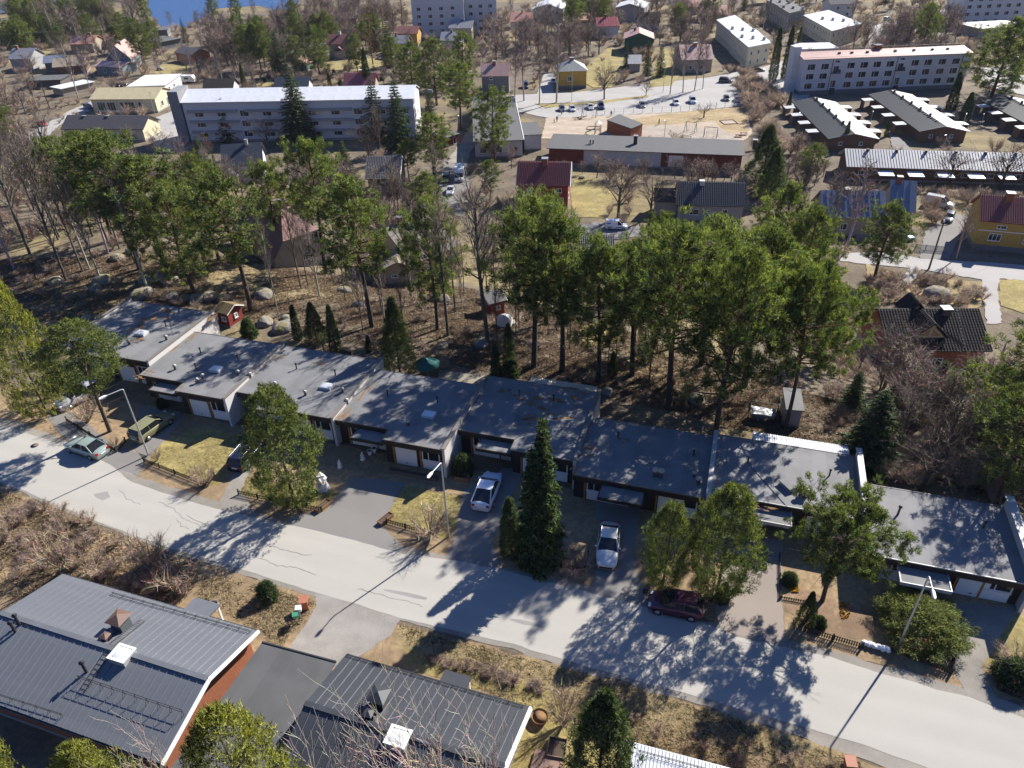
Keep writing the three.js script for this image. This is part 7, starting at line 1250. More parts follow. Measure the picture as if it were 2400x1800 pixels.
function carProto(kind) {
  const c = carTypes[kind], g = new THREE.Group(); g.name = 'parked_car'; g.userData.base = kind === 'van' ? 'parked_van' : 'parked_car'; g.userData.category = kind === 'van' ? 'van' : 'car';
  const PAINT = M('paint', [0.5, 0.5, 0.5], 0.3);
  const idx = [], pos = [], rings = c.st.length, prof = (t, h) => [[0.88, 0.2], [0.99, 0.34], [1, 0.5 * t + 0.2], [0.97, t - 0.1], [0.86, t - 0.01], [0.45, t + 0.025], [0, t + 0.035]].map(([w, y]) => [w * h, Math.min(y, t + 0.035)]);
  for (const [x, t, h] of c.st) { const p = prof(t, h), ring = [...p, ...p.slice(0, -1).reverse().map(([w, y]) => [-w, y])]; for (const [w, y] of ring) pos.push(x, y, w); }
  const n = 13; for (let k = 0; k < rings - 1; k++) for (let s = 0; s < n; s++) { const a = k * n + s, b = k * n + (s + 1) % n, d = a + n, e = b + n; idx.push(a, d, e, a, e, b); }
  for (const k of [0, rings - 1]) { const ci = pos.length / 3; pos.push(c.st[k][0] + (k ? 0.02 : -0.02), 0.45, 0); for (let s = 0; s < n; s++) { const a = k * n + s, b = k * n + (s + 1) % n; k ? idx.push(a, ci, b) : idx.push(a, b, ci); } }
  const bg = new THREE.BufferGeometry(); bg.setAttribute('position', new THREE.Float32BufferAttribute(pos, 3)); bg.setIndex(idx); bg.computeVertexNormals();
  bg.setAttribute('uv', new THREE.Float32BufferAttribute(new Float32Array(pos.length / 3 * 2), 2));
  put('body', bg, PAINT, g);
  const [xr, rr, rf, xf, yb, yt] = c.gh, wb = c.st[3][2] * 0.9, wt = wb * 0.78, P4 = (x, y, w) => [x, y, w];
  // roof, slightly domed
  const rm = new MB(), N = 5; for (let i = 0; i <= N; i++) for (let j = 0; j <= N; j++) { const u = i / N, v = j / N * 2 - 1; rm.vert(rr + (rf - rr) * u, yt + 0.045 * (1 - v * v) * (1 - 0.6 * (u * 2 - 1) ** 2), v * wt, 0.1 * (u - 0.5), 1, v * 0.15, u, v); }
  for (let i = 0; i < N; i++) for (let j = 0; j < N; j++) { const a = i * (N + 1) + j; rm.i.push(a, a + 1, a + N + 2, a, a + N + 2, a + N + 1); }
  for (const q of [-1, 1]) { // pillars
    const e = 0.045; rm.tube([V(xf, yb - 0.02, q * wb), V(rf, yt, q * wt)], [e, e], 4, false); rm.tube([V(xr, yb - 0.02, q * wb), V(rr, yt, q * wt)], [e * 1.3, e * 1.3], 4, false);
    const bx = (rr + rf) / 2 + 0.05; rm.tube([V(bx, yb - 0.02, q * wb), V(bx, yt, q * wt)], [e * 0.7, e * 0.7], 4, false); rm.tube([V(rr, yt, q * wt), V(rf, yt, q * wt)], [e, e], 4, false);
  }
  rm.mesh('roof', PAINT, g);
  const i = 0.012;
  new MB().quad([xf, yb, wb - i], [xf, yb, -wb + i], [rf, yt - 0.01, -wt + i], [rf, yt - 0.01, wt - i]).mesh('windscreen', CARGLASS, g);
  new MB().quad([xr, yb, -wb + i], [xr, yb, wb - i], [rr, yt - 0.01, wt - i], [rr, yt - 0.01, -wt + i]).mesh('rear_window', c.panel ? PAINT : CARGLASS, g);
  for (const q of [-1, 1]) {
    const f = (m, x0, x1, t0, t1) => { const p = [[x0, yb, q * (wb - i)], [x1, yb, q * (wb - i)], [t1, yt - 0.02, q * (wt - i)], [t0, yt - 0.02, q * (wt - i)]]; m.poly(q > 0 ? p : p.reverse()); return m; };
    if (c.panel) { f(new MB(), xr, 0.2, rr, 0.2).mesh('side_panel', PAINT, g); f(new MB(), 0.22, xf, 0.22, rf).mesh('side_window', CARGLASS, g); } else f(new MB(), xr, xf, rr, rf).mesh('side_window', CARGLASS, g);
    const L2 = c.L / 2;
    const hl = new MB(); hl.box(L2 - 0.24, 0.58, q > 0 ? 0.42 : -0.68, L2 - 0.04, 0.74, q > 0 ? 0.68 : -0.42); hl.mesh('headlight', LAMPW, g);
    const tl = new MB(); tl.box(-L2 + 0.0, 0.66, q > 0 ? 0.5 : -0.75, -L2 + 0.16, 0.88, q > 0 ? 0.75 : -0.5); tl.mesh('tail_light', LAMPR, g);
    new MB().box(xf - 0.32, yb + 0.02, q > 0 ? wb + 0.0 : -wb - 0.2, xf - 0.2, yb + 0.16, q > 0 ? wb + 0.2 : -wb).mesh('mirror', PAINT, g);
    for (const x of [-c.L * 0.3, c.L * 0.31]) { const w = put('wheel', wheelGeo[0], TYRE, g); w.position.set(x, 0.32, q * (c.st[3][2] - 0.09)); if (q < 0) w.rotation.y = Math.PI; put('rim', wheelGeo[1], RIM, w); }
    new MB().box(-c.L * 0.2, 0.24, q > 0 ? c.st[3][2] - 0.05 : -c.st[3][2] - 0.006, c.L * 0.2, 0.34, q > 0 ? c.st[3][2] + 0.006 : -c.st[3][2] + 0.05).mesh('sill', TRIM, g);
  }
  new MB().box(c.L / 2 - 0.06, 0.3, -0.5, c.L / 2 + 0.035, 0.46, 0.5).mesh('grille', TRIM, g);
  new MB().box(-c.L / 2 - 0.04, 0.55, -0.26, -c.L / 2 + 0.02, 0.66, 0.26).mesh('number_plate', PLATE, g);
  return g;
}
const carProtos = {};
function car(kind, a, b, rgb, label, o = {}) { // a rear, b front as survey points at bumper height
  const pr = carProtos[kind] || (carProtos[kind] = carProto(kind)), A = G(a[0], a[1], 0.55), B = G(b[0], b[1], 0.55), d = B.clone().sub(A), m = grounded(A.clone().lerp(B, 0.5));
  const c = copyOf(pr, label, o.group, m, Math.atan2(-d.z, d.x), o.s || 1);
  const paint = M('paint_' + rgb.join('_'), rgb, 0.28, { phys: true, clearcoat: 0.8, clearcoatRoughness: 0.08, metalness: o.metal ?? 0.3 });
  c.traverse((q) => { if (q.isMesh && q.material.name === 'paint') q.material = paint; });
  if (o.rails) { const r = new MB(); for (const q of [-1, 1]) r.tube([V(-1.8, 1.52, q * 0.6), V(0, 1.56, q * 0.6)], [0.025, 0.025], 5); r.mesh('roof_rail', RIM, c); }
  return c;
}
car('saloon', [219, 977], [154, 955], [0.3, 0.37, 0.34], 'pale green saloon parked at the road edge below the round pine');
car('estate', [298, 943], [359, 899], [0.27, 0.26, 0.13], 'olive estate car on the drive of the second row house');
car('estate', [515, 1003], [556, 955], [0.012, 0.016, 0.03], 'black estate car with roof rails half hidden by the egg-shaped pine', { rails: 1 });
car('coupe', [1041, 1088], [1064, 1031], [0.66, 0.7, 0.76], 'white fastback coupe seen from behind on the drive under the spruce', { metal: 0.1 });
car('saloon', [1318, 1134], [1309, 1222], [0.6, 0.58, 0.53], 'silver saloon parked nose towards the road', { metal: 0.4 });
car('hatch', [1509, 1316], [1411, 1296], [0.06, 0.008, 0.035], 'maroon hatchback parked on the road in dappled pine shadow');
car('estate', [188, 845], [148, 866], [0.45, 0.46, 0.48], 'silver car in the shade behind the round pine');
car('saloon', [976, 402], [970, 422], [0.6, 0.63, 0.68], 'silver car in front of the white camper van', { group: undefined });
car('estate', [966, 376], [960, 396], [0.05, 0.055, 0.06], 'dark car left of the white camper van');
const vn = car('van', [1307, 488], [1356, 489], [0.74, 0.75, 0.77], 'white delivery van with blue markings on the yard behind the pines', { metal: 0 });
{ const m = new MB(); m.quad([-1.9, 1.3, 0.78], [-1.1, 1.3, 0.78], [-1.1, 1.5, 0.76], [-1.9, 1.5, 0.76]); m.quad([-1.7, 0.7, 0.925], [-0.6, 0.7, 0.925], [-0.6, 0.8, 0.925], [-1.7, 0.8, 0.925]); m.quad([-0.2, 0.45, 0.925], [1.1, 0.6, 0.925], [1.1, 0.85, 0.92], [-0.2, 0.6, 0.925]); m.quad([-1.4, 1.875, 0.5], [-0.2, 1.875, 0.5], [-0.2, 1.875, 0.1], [-1.4, 1.875, 0.1]); m.mesh('marking', M('blue_print', [0.06, 0.12, 0.45], 0.5), vn); }
const lot = [[1213, 236, 'hatch', [0.06, 0.08, 0.13], 'dark blue-grey car, leftmost on the school car park'], [1235, 236, 'hatch', [0.6, 0.62, 0.64], 'white hatchback second from the left on the school car park'], [1274, 232, 'saloon', [0.68, 0.68, 0.66], 'white saloon third from the left on the school car park'], [1297, 231, 'offroad', [0.03, 0.04, 0.1], 'dark blue tall car beside the white saloon on the school car park'], [1386, 228, 'hatch', [0.16, 0.17, 0.17], 'grey car standing alone in the middle of the school car park'], [1459, 223, 'hatch', [0.68, 0.7, 0.72], 'white car right of the lone grey one on the school car park'], [1495, 219, 'offroad', [0.45, 0.52, 0.6], 'light blue tall car on the right of the school car park'], [1568, 214, 'hatch', [0.04, 0.06, 0.06], 'black-green car at the right end of the school car park'], [1592, 216, 'saloon', [0.12, 0.13, 0.2], 'dark car under the bare hedge trees at the car park']];
for (const [x, y, k, c, l] of lot) car(k, [x - 2, y - 6], [x + 4, y + 5], c, l);
car('offroad', [1553, 174], [1583, 176], [0.06, 0.05, 0.045], 'brown-black off-road car at the street bend'); car('saloon', [1629, 152], [1648, 151], [0.02, 0.025, 0.03], 'black saloon below the white-roofed yellow block');
car('hatch', [1196, 170], [1194, 182], [0.4, 0.42, 0.45], 'silver car beside the yellow house'); car('van', [1134, 178], [1136, 194], [0.02, 0.03, 0.025], 'dark van at the left end of the street');
car('van', [2002, 436], [2056, 446], [0.45, 0.46, 0.46], 'grey-white van parked behind the dark bush left of the yellow house', { s: 1.25, metal: 0.1 }); car('estate', [2056, 458], [2044, 482], [0.06, 0.07, 0.075], 'dark car parked in front of the grey-white van'); car('hatch', [1942, 503], [1966, 514], [0.03, 0.12, 0.2], 'blue car behind the wide pine at the fence');
car('hatch', [78, 266], [102, 270], [0.45, 0.03, 0.03], 'red car on the left street below the shop'); car('hatch', [399, 338], [412, 341], [0.5, 0.04, 0.04], 'red car in the shade of the long white block'); car('estate', [183, 228], [198, 234], [0.02, 0.04, 0.12], 'dark blue car at the corner of the cream shop');
car('saloon', [1925, 61], [1940, 62], [0.12, 0.01, 0.03], 'dark red car on the far road at the upper right'); car('hatch', [1911, 42], [1922, 40], [0.65, 0.65, 0.65], 'white car on the far road above the dark red one'); car('estate', [2026, 38], [2046, 41], [0.18, 0.25, 0.26], 'grey-green car on the upper right car park'); car('hatch', [2180, 120], [2200, 124], [0.65, 0.67, 0.68], 'white car right of the huge dark pine'); car('hatch', [2188, 168], [2204, 172], [0.08, 0.14, 0.3], 'blue car right of the huge dark pine'); car('saloon', [254, 184], [270, 181], [0.1, 0.1, 0.12], 'dark car left of the white hall'); car('saloon', [818, 122], [824, 128], [0.2, 0.2, 0.22], 'car at the right gable of the pale house');
// camper van and caravans
function camper(label, a, b) {
  const A = G(a[0], a[1], 1), B = G(b[0], b[1], 1), d = B.clone().sub(A), g = thing('camper_van', label, 'camper van', grounded(A.clone().lerp(B, 0.5)), Math.atan2(-d.z, d.x));
  const w = M('camper_shell', [0.7, 0.71, 0.71], 0.4); const b0 = new MB(); b0.box(-3, 0.45, -1.1, 1.3, 2.75, 1.1); b0.quad([1.3, 2.75, 1.1], [1.3, 2.75, -1.1], [1.9, 2.6, -1.0], [1.9, 2.6, 1.0].map((q) => q)); b0.box(1.303, 2.05, -1.05, 2.0, 2.6, 1.05); b0.mesh('body', w, g);
  const cb = new MB(); cb.box(1.303, 0.4, -0.98, 3.2, 1.15, 0.98); cb.quad([2.3, 2.04, 0.9], [2.3, 2.04, -0.9], [1.31, 2.04, -0.9], [1.31, 2.04, 0.9]); cb.mesh('cab', w, g);
  new MB().quad([2.75, 1.155, 0.92], [2.75, 1.155, -0.92], [2.2, 2.03, -0.85], [2.2, 2.03, 0.85]).mesh('windscreen', CARGLASS, g);
  for (const q of [-1, 1]) { const t = [[1.4, 1.16, q * 0.95], [2.7, 1.16, q * 0.95], [2.18, 2.0, q * 0.9], [1.4, 2.0, q * 0.9]]; new MB().poly(q > 0 ? t : t.reverse()).mesh('side_window', CARGLASS, g); for (const x of [-1.8, 2.4]) { const m = put('wheel', wheelGeo[0], TYRE, g); m.position.set(x, 0.32, q * 0.95); if (q < 0) m.rotation.y = Math.PI; put('rim', wheelGeo[1], RIM, m); } new MB().box(3.1, 0.75, q > 0 ? 0.5 : -0.9, 3.23, 0.95, q > 0 ? 0.9 : -0.5).mesh('headlight', LAMPW, g); addWindow(g, q > 0 ? -1.5 : -0.3, 1.5, q * 1.103, q > 0 ? 0 : Math.PI, 1.2, 0.6, 0, TRIM); }
  new MB().box(3.203, 0.5, -0.5, 3.24, 0.7, 0.5).mesh('grille', TRIM, g); for (const x of [-2, -0.4]) new MB().box(x, 2.753, -0.4, x + 0.7, 2.9, 0.3).mesh('roof_hatch', LAMPW, g);
}
camper('white camper van facing the camera on the drive right of the pines', [995, 362], [990, 392]);
function caravan(label, px, yaw, L = 4.6) {
  const p = G(px[0], px[1], 0), g = thing('caravan', label, 'caravan', p, yaw), b = new MB(), h = L / 2;
  const pr = [[-h, 0.5], [-h + 0.1, 1.8], [-h + 0.5, 2.5], [h - 0.8, 2.5], [h - 0.1, 1.6], [h, 0.5]];
  for (let k = 0; k < pr.length - 1; k++) b.quad([pr[k][0], pr[k][1], -1.05], [pr[k][0], pr[k][1], 1.05], [pr[k + 1][0], pr[k + 1][1], 1.05], [pr[k + 1][0], pr[k + 1][1], -1.05]);
  b.poly(pr.map(([x, y]) => [x, y, 1.05]).reverse()); b.poly(pr.map(([x, y]) => [x, y, -1.05])); b.mesh('body', M('caravan_shell', [0.68, 0.68, 0.66], 0.4), g);
  addWindow(g, -0.9, 1.3, 1.053, 0, 1.5, 0.6, 0, TRIM); for (const q of [-1, 1]) { const w = put('wheel', wheelGeo[0], TYRE, g); w.position.set(0, 0.32, q * 0.98); if (q < 0) w.rotation.y = Math.PI; } new MB().tube([V(h, 0.5, 0), V(h + 1, 0.45, 0)], [0.05, 0.05], 6).mesh('tow_bar', METAL_DARK, g);
}
caravan('white caravan on the gravel above the white hall, larger of two', [408, 178], 0.2, 5.4); caravan('small white trailer caravan beside the larger one', [369, 181], 0.4, 3.6);

// ---------- street lamps, poles, wires ----------
const GALV = M('galvanised_steel', [0.42, 0.43, 0.43], 0.45, { metalness: 0.35 }), LAMPCOVER = M('lamp_cover', [0.7, 0.74, 0.74], 0.3);
function lamp(label, base, topY, head, thick = 0.07, group) {
  const p = G(...base), h = heightTo(p, topY), g = thing('street_lamp', label, 'street lamp', p, 0, group);
  new MB().tube([V(0, 0, 0), V(0, 1.2, 0), V(0, h, 0)], [thick * 1.25, thick * 1.1, thick * 0.75], 10).mesh('pole', GALV, g);
  const e = head ? G(head[0], head[1], h + 0.1).sub(p) : V(0, h, 0.5), hd = V(e.x, 0, e.z), L = Math.min(2.6, Math.max(0.4, hd.length())); hd.normalize();
  const k = V(hd.x * L, h + 0.12, hd.z * L);
  new MB().tube([V(0, h, 0), V(hd.x * 0.12, h + 0.1, hd.z * 0.12), V(hd.x * L * 0.8, h + 0.12, hd.z * L * 0.8)], [thick * 0.75, thick * 0.7, thick * 0.6], 8).mesh('arm', GALV, g);
  const a = new MB(), s = thick * 1.8; a.tube([V(hd.x * (L - 0.3), h + 0.12, hd.z * (L - 0.3)), V(hd.x * (L - 0.1), h + 0.12, hd.z * (L - 0.1)), V(hd.x * (L + 0.3), h + 0.1, hd.z * (L + 0.3)), V(hd.x * (L + 0.42), h + 0.1, hd.z * (L + 0.42))], [s * 0.5, s, s * 1.05, s * 0.4], 10); a.mesh('lamp_head', LAMPCOVER, g);
  return g;
}
lamp('leftmost near street lamp, beside the olive estate car', [321, 984], 842, [224, 858]);
lamp('near street lamp in the middle, on the corner by the white coupe', [969, 1160], 1001, [930, 1025]);
lamp('near street lamp at right, rising from the mountain pine', [1940, 1398], 1246, [2016, 1282]);
for (const [b, t, h, l] of [[[97, 276], 206, [83, 205], 'lamp post on the left street below the shop'], [[335, 247], 200, [332, 203], 'thin lamp post at the corner of the cream shop'], [[1235, 219], 150, [1230, 147], 'tall lamp post before the yellow house'], [[1432, 200], 131, [1434, 134], 'lamp post at the street by the two spruces'], [[1435, 296], 258, [1436, 260], 'lamp post in the school yard'], [[1615, 146], 116, [1606, 109], 'lamp post at the yellow block'], [[2069, 306], 244, [2088, 246], 'tall lamp post between the middle and right terraces'], [[1881, 261], 240, [1886, 241], 'path lamp between two terraces'], [[1724, 270], 243, [1728, 243], 'path lamp left of the nearest terrace'], [[2038, 318], 292, [2043, 292], 'path lamp before the middle terrace gable'], [[2120, 266], 246, [2126, 246], 'path lamp left of the right terrace'], [[2034, 97], 51, [2047, 48], 'lamp post at the far car park, left one'], [[2083, 80], 58, [2075, 56], 'lamp post with long arm at the far car park'], [[2114, 36], 2, [2124, 0], 'lamp post before the top right apartment block'], [[920, 448], 388, [918, 388], 'lamp post right of the dark-boarded house'], [[880, 52], 15, [882, 14], 'lamp post left of the tower blocks'], [[992, 268], 250, [990, 250], 'low lamp beside the pale path']]) lamp(l, b, t, h, 0.075);
const WOODP = M('pole_wood', [0.14, 0.11, 0.09], 0.95, { map: T.bark });
const poles = [];
for (const [b, t, l] of [[[2006, 582], 480, 'wooden utility pole at the right street, lamp on its top'], [[107, 233], 172, 'leaning wooden utility pole at the left street'], [[69, 206], 178, 'second wooden utility pole further left'], [[428, 150], 112, 'utility pole by the orange brick house'], [[1063, 92], 60, 'utility pole beside the cream house']]) {
  const p = G(...b), h = heightTo(p, t), g = thing('utility_pole', l, 'utility pole', p); new MB().tube([V(0, 0, 0), V(0, h, 0)], [0.17, 0.11], 9).mesh('pole', WOODP, g); new MB().box(-0.7, h - 0.6, -0.06, 0.7, h - 0.48, 0.06).mesh('cross_arm', WOODP, g);
  for (const x of [-0.55, 0, 0.55]) new MB().tube([V(x, h - 0.477, 0), V(x, h - 0.3, 0)], [0.04, 0.03], 6).mesh('insulator', LAMPCOVER, g); if (poles.length === 0) new MB().tube([V(0, h + 0.003, 0), V(0, h + 0.12, 0), V(0, h + 0.3, 0)], [0.14, 0.2, 0.08], 10).mesh('lamp_head', LAMPCOVER, g); poles.push(V(p.x, h - 0.3, p.z));
}
function wire(label, a, b, sag, r = 0.013) { const m = new MB(), pts = []; for (let k = 0; k <= 14; k++) { const t = k / 14; pts.push(a.clone().lerp(b, t).add(V(0, -4 * sag * t * (1 - t), 0))); } m.tube(pts, pts.map(() => r), 5, false); tag(m.mesh('power_line', VENTB, scene), label, 'power line'); }
wire('upper power line from the street pole towards the yellow house side', poles[0], G(2290, 655, 5), 0.6); wire('lower power line from the street pole past the yellow house', poles[0].clone().add(V(0.4, -0.3, 0)), G(2290, 628, 6), 0.5); wire('slanting stay wire from the street pole to the street edge', poles[0].clone(), G(2135, 575, 0.2), 0.05);
wire('power line between the left poles', poles[1], poles[2], 0.5); wire('power line from the leaning pole towards the orange brick house', poles[1], poles[3], 1.2); wire('second power line towards the orange brick house', poles[1].clone().add(V(0.5, 0, 0)), poles[3].clone().add(V(0.5, 0, 0)), 1.4); wire('power line leaving the left edge', poles[2], G(-60, 212, 6), 0.6);
wire('cable lying across the pale striped roof', G(1615, 1000, 2.93), G(1700, 1094, 2.93), 0.0, 0.03);
// ---------- fences, boulders, garden things ----------
const FENCE_WOOD = M('dark_fence_wood', [0.035, 0.026, 0.02], 0.9, { map: T.wood });
const fenceGeo = new Map();
function fence(label, pts, h = 0.55, mat = FENCE_WOOD) {
  const P3 = pts.map((q) => G(...q)), o = P3[0], g = thing('picket_fence', label, 'fence', o); const rl = new MB(), pk = new MB(); const post = new MB().box(-0.05, 0, -0.05, 0.05, h + 0.06, 0.05).geo();
  for (let k = 0; k < P3.length - 1; k++) {
    const a = P3[k].clone().sub(o).setY(0), b = P3[k + 1].clone().sub(o).setY(0), L = a.distanceTo(b), d = b.clone().sub(a).normalize(), n = V(-d.z, 0, d.x);
    for (const y of [0.15, h - 0.14]) rl.tube([a.clone().setY(y), b.clone().setY(y)], [0.03, 0.03], 4);
    const m = Math.round(L / 0.16); for (let e = 0; e < m; e++) { const c = a.clone().addScaledVector(d, (e + 0.5) * L / m).addScaledVector(n, 0.04), w = d.clone().multiplyScalar(0.04); pk.quad([c.x - w.x, 0.04, c.z - w.z], [c.x + w.x, 0.04, c.z + w.z], [c.x + w.x, h, c.z + w.z], [c.x - w.x, h, c.z - w.z]); const c2 = c.clone().addScaledVector(n, 0.022); pk.quad([c2.x + w.x, 0.04, c2.z + w.z], [c2.x - w.x, 0.04, c2.z - w.z], [c2.x - w.x, h, c2.z - w.z], [c2.x + w.x, h, c2.z + w.z]); }
    const q = Math.max(1, Math.round(L / 2)); for (let e = 0; e <= q; e++) { const c = a.clone().lerp(b, e / q), pm = put('post', post, mat, g); pm.position.copy(c); pm.rotation.y = Math.atan2(-d.z, d.x); }
  }
  rl.mesh('rail', mat, g); const m = pk.mesh('picket', mat, g); m.userData.kind = 'stuff';
}
fence('dark picket fence in front of the lawn by the leftmost street lamp', [[312, 998], [448, 1052], [464, 1028]]);
fence('dark picket fence between the green saloon and the bed of the round pine', [[145, 910], [252, 977], [272, 955]]);
fence('dark picket fence before the egg-shaped pine', [[516, 1068], [600, 1086]]); fence('short dark picket fence with a planter at its end', [[640, 1095], [696, 1105]]);
fence('dark picket fence on the gravel edge left of the middle street lamp', [[836, 1130], [918, 1153]]); fence('dark picket fence beside the silver saloon', [[1212, 1226], [1262, 1236], [1270, 1200]]);
fence('dark picket fence behind the maroon hatchback', [[1390, 1282], [1538, 1300], [1540, 1272]]); fence('dark picket fence under the open pine', [[1736, 1364], [1862, 1400]]); fence('dark picket fence right of the rightmost street lamp', [[1925, 1405], [2054, 1456], [2058, 1424]]);
fence('dark picket fence in the corner at the right edge', [[2153, 1450], [2156, 1490], [2240, 1524]]); fence('low dark timber edge along the pale drive', [[1684, 1200], [1686, 1292], [1762, 1306]], 0.3);
fence('dark fence behind the gardens near the thuja column', [[700, 760], [760, 778]], 1.1); fence('pale board fence along the street behind the wide pine', [[1850, 520], [1905, 525]], 1.0, M('grey_boards', [0.28, 0.27, 0.26], 0.9, { map: T.wood })); fence('grey board fence by the utility pole', [[1975, 540], [2045, 546]], 1.2, M('grey_boards'));
{ // school yard fence
  const a = G(1306, 247), b = G(1450, 243), c = G(1622, 228), g = thing('mesh_fence', 'thin steel fence with posts along the school car park', 'fence', a); const w = new MB();
  for (const [p, q] of [[a, b], [b, c]]) { const n = Math.round(p.distanceTo(q) / 3); for (let k = 0; k <= n; k++) { const s = p.clone().lerp(q, k / n).sub(a); new MB().box(s.x - 0.06, 0, s.z - 0.06, s.x + 0.06, 1.8, s.z + 0.06).mesh('post', GALV, g); } for (const y of [0.1, 0.7, 1.3, 1.75]) w.tube([p.clone().sub(a).setY(y), q.clone().sub(a).setY(y)], [0.02, 0.02], 4, false); }
  w.mesh('wire', GALV, g);
}
const ROCK = M('granite', [1, 1, 1], 0.95, { vertexColors: true, map: T.grain });
const rockProto = [0, 1, 2, 3].map((k) => {
  const g = new THREE.IcosahedronGeometry(1, 5), p = g.attributes.position, c = []; const v = new THREE.Vector3();
  for (let i = 0; i < p.count; i++) { v.fromBufferAttribute(p, i); const s = 0.8 + 0.4 * (fbm(v.x * 1.2 + k * 9 + 20, v.y * 1.2 + v.z * 1.3 + 20, 3)), f = 1 - 0.12 * noise2(v.x * 3 + k * 5 + 9, v.z * 3 + 30); v.multiplyScalar(s * f); p.setXYZ(i, v.x, v.y * 0.62, v.z * 0.85); const m = fbm(v.x * 2 + 40, v.z * 2 + v.y + 40, 4); const moss = m > 0.56 && v.y > 0.1; c.push(...(moss ? [0.17, 0.15, 0.05] : [0.24, 0.215, 0.19]).map((q) => q * (0.7 + 0.6 * m))); }
  g.setAttribute('color', new THREE.Float32BufferAttribute(c, 3)); g.computeVertexNormals();
  const m = new THREE.Mesh(g, ROCK); m.name = 'boulder'; m.userData.base = 'boulder'; m.userData.category = 'boulder'; m.castShadow = m.receiveShadow = true; return m;
});
const rocks = [[224, 610, 36, 'long mossy boulder at the foot of the wooded slope'], [206, 625, 22, 'low boulder left of the long mossy one'], [306, 640, 38, 'flat-topped boulder nearest the back of the leftmost roof'], [318, 610, 30, 'boulder on the slope above the flat-topped one'], [350, 600, 34, 'pale boulder under the big pine, left'], [372, 612, 30, 'pale boulder under the big pine, middle'], [395, 590, 26, 'pale boulder under the big pine, upper'], [372, 644, 26, 'first boulder in the row above the playhouse'], [402, 646, 22, 'second boulder in the row above the playhouse'], [430, 648, 30, 'third boulder in the row above the playhouse'], [454, 644, 34, 'biggest boulder in the row above the playhouse'], [484, 648, 26, 'last boulder in the row above the playhouse'], [190, 690, 22, 'pale boulder behind the left corner of the leftmost roof'], [572, 700, 34, 'large round boulder behind the second row house, left'], [612, 712, 44, 'largest round boulder behind the second row house, with moss'], [620, 690, 24, 'small boulder behind the largest one'], [570, 640, 40, 'whitish flat rock before the maroon-roofed house'], [640, 760, 0, ''], [745, 630, 26, 'boulder in the dark heap by the board screen'], [1040, 745, 34, 'mossy boulder by the tall grey bare tree'], [955, 750, 26, 'boulder on the slope behind the patio'], [950, 650, 40, 'dark round boulder below the cream cottage'], [1105, 700, 24, 'boulder beside the red hut'], [1640, 900, 26, 'boulder by the covered patio furniture'], [2022, 640, 44, 'big dark boulder in the garden behind the brown tiled house'], [347, 152, 14, 'dark stone on the upper left lawn'], [1257, 385, 14, 'dark stone on the lawn right of the red tiled house'], [255, 560, 26, 'pale rock slab high on the wooded slope'], [285, 545, 24, 'second pale rock slab high on the wooded slope'], [120, 610, 24, 'boulder among the leaning trunks at left'], [775, 660, 22, 'boulder left of the beige shed'], [1310, 850, 30, 'dark boulder behind the sixth row house'], [1505, 865, 34, 'dark boulder in the shade of the grove']];
rocks.forEach(([x, y, w, l], k) => { if (!w) return; const p = G(x, y), s = w * p.distanceTo(camera.position) / FOCAL / 1.7; copyOf(rockProto[k % 4], l, undefined, p.add(V(0, s * 0.15, 0)), k * 2.1, s); });

const PLASTIC = (k, c, r = 0.5) => M('plastic_' + k, c, r);
function wheelieBin(label, px, yaw) {
  const g = thing('wheelie_bin', label, 'bin', G(...px), yaw), m = PLASTIC('brown', [0.3, 0.1, 0.045]); const b = new MB();
  const lo = 0.22, hi = 0.29, y1 = 0.92; b.quad([-lo, 0.06, lo], [lo, 0.06, lo], [hi, y1, hi], [-hi, y1, hi]); b.quad([lo, 0.06, -lo], [-lo, 0.06, -lo], [-hi, y1, -hi], [hi, y1, -hi]); b.quad([lo, 0.06, lo], [lo, 0.06, -lo], [hi, y1, -hi], [hi, y1, hi]); b.quad([-lo, 0.06, -lo], [-lo, 0.06, lo], [-hi, y1, hi], [-hi, y1, -hi]); b.mesh('body', m, g);
  new MB().slab([[-0.32, 0.98, 0.33], [0.32, 0.98, 0.33], [0.32, 1.06, -0.34], [-0.32, 1.06, -0.34]], 0.05).mesh('lid', PLASTIC('brown_lid', [0.36, 0.14, 0.08]), g);
  new MB().tube([V(-0.25, 0.98, -0.4), V(0.25, 0.98, -0.4)], [0.02, 0.02], 6).mesh('handle', m, g); for (const x of [-0.24, 0.24]) { const w = new MB().tube([V(x - 0.03, 0.1, -0.27), V(x + 0.03, 0.1, -0.27)], [0.1, 0.1], 10); w.mesh('wheel', TYRE, g); }
}
wheelieBin('brown wheelie bin at the corner of the gravel drive', [660, 1314], 0.5); wheelieBin('brown wheelie bin at the bottom right road edge', [1830, 1664], 0.2);
function mailbox(label, px, c, yaw, top = 1.15) { const g = thing('mailbox', label, 'mailbox', G(...px), yaw); new MB().box(-0.03, 0, -0.03, 0.03, top - 0.3, 0.03).mesh('post', METAL_GREY, g); new MB().box(-0.2, top - 0.297, -0.16, 0.2, top - 0.02, 0.16).mesh('box', c, g); new MB().slab([[-0.22, top, 0.2], [0.22, top, 0.2], [0.22, top + 0.06, -0.19], [-0.22, top + 0.06, -0.19]], 0.02).mesh('lid', c, g); }
mailbox('pale grey mailbox on a post beside the brown bin', [650, 1335], PLASTIC('pale', [0.55, 0.58, 0.56]), 0.4); mailbox('green mailbox on a post, in front of the pale one', [643, 1346], PLASTIC('green', [0.05, 0.22, 0.13]), 0.6, 1.0);
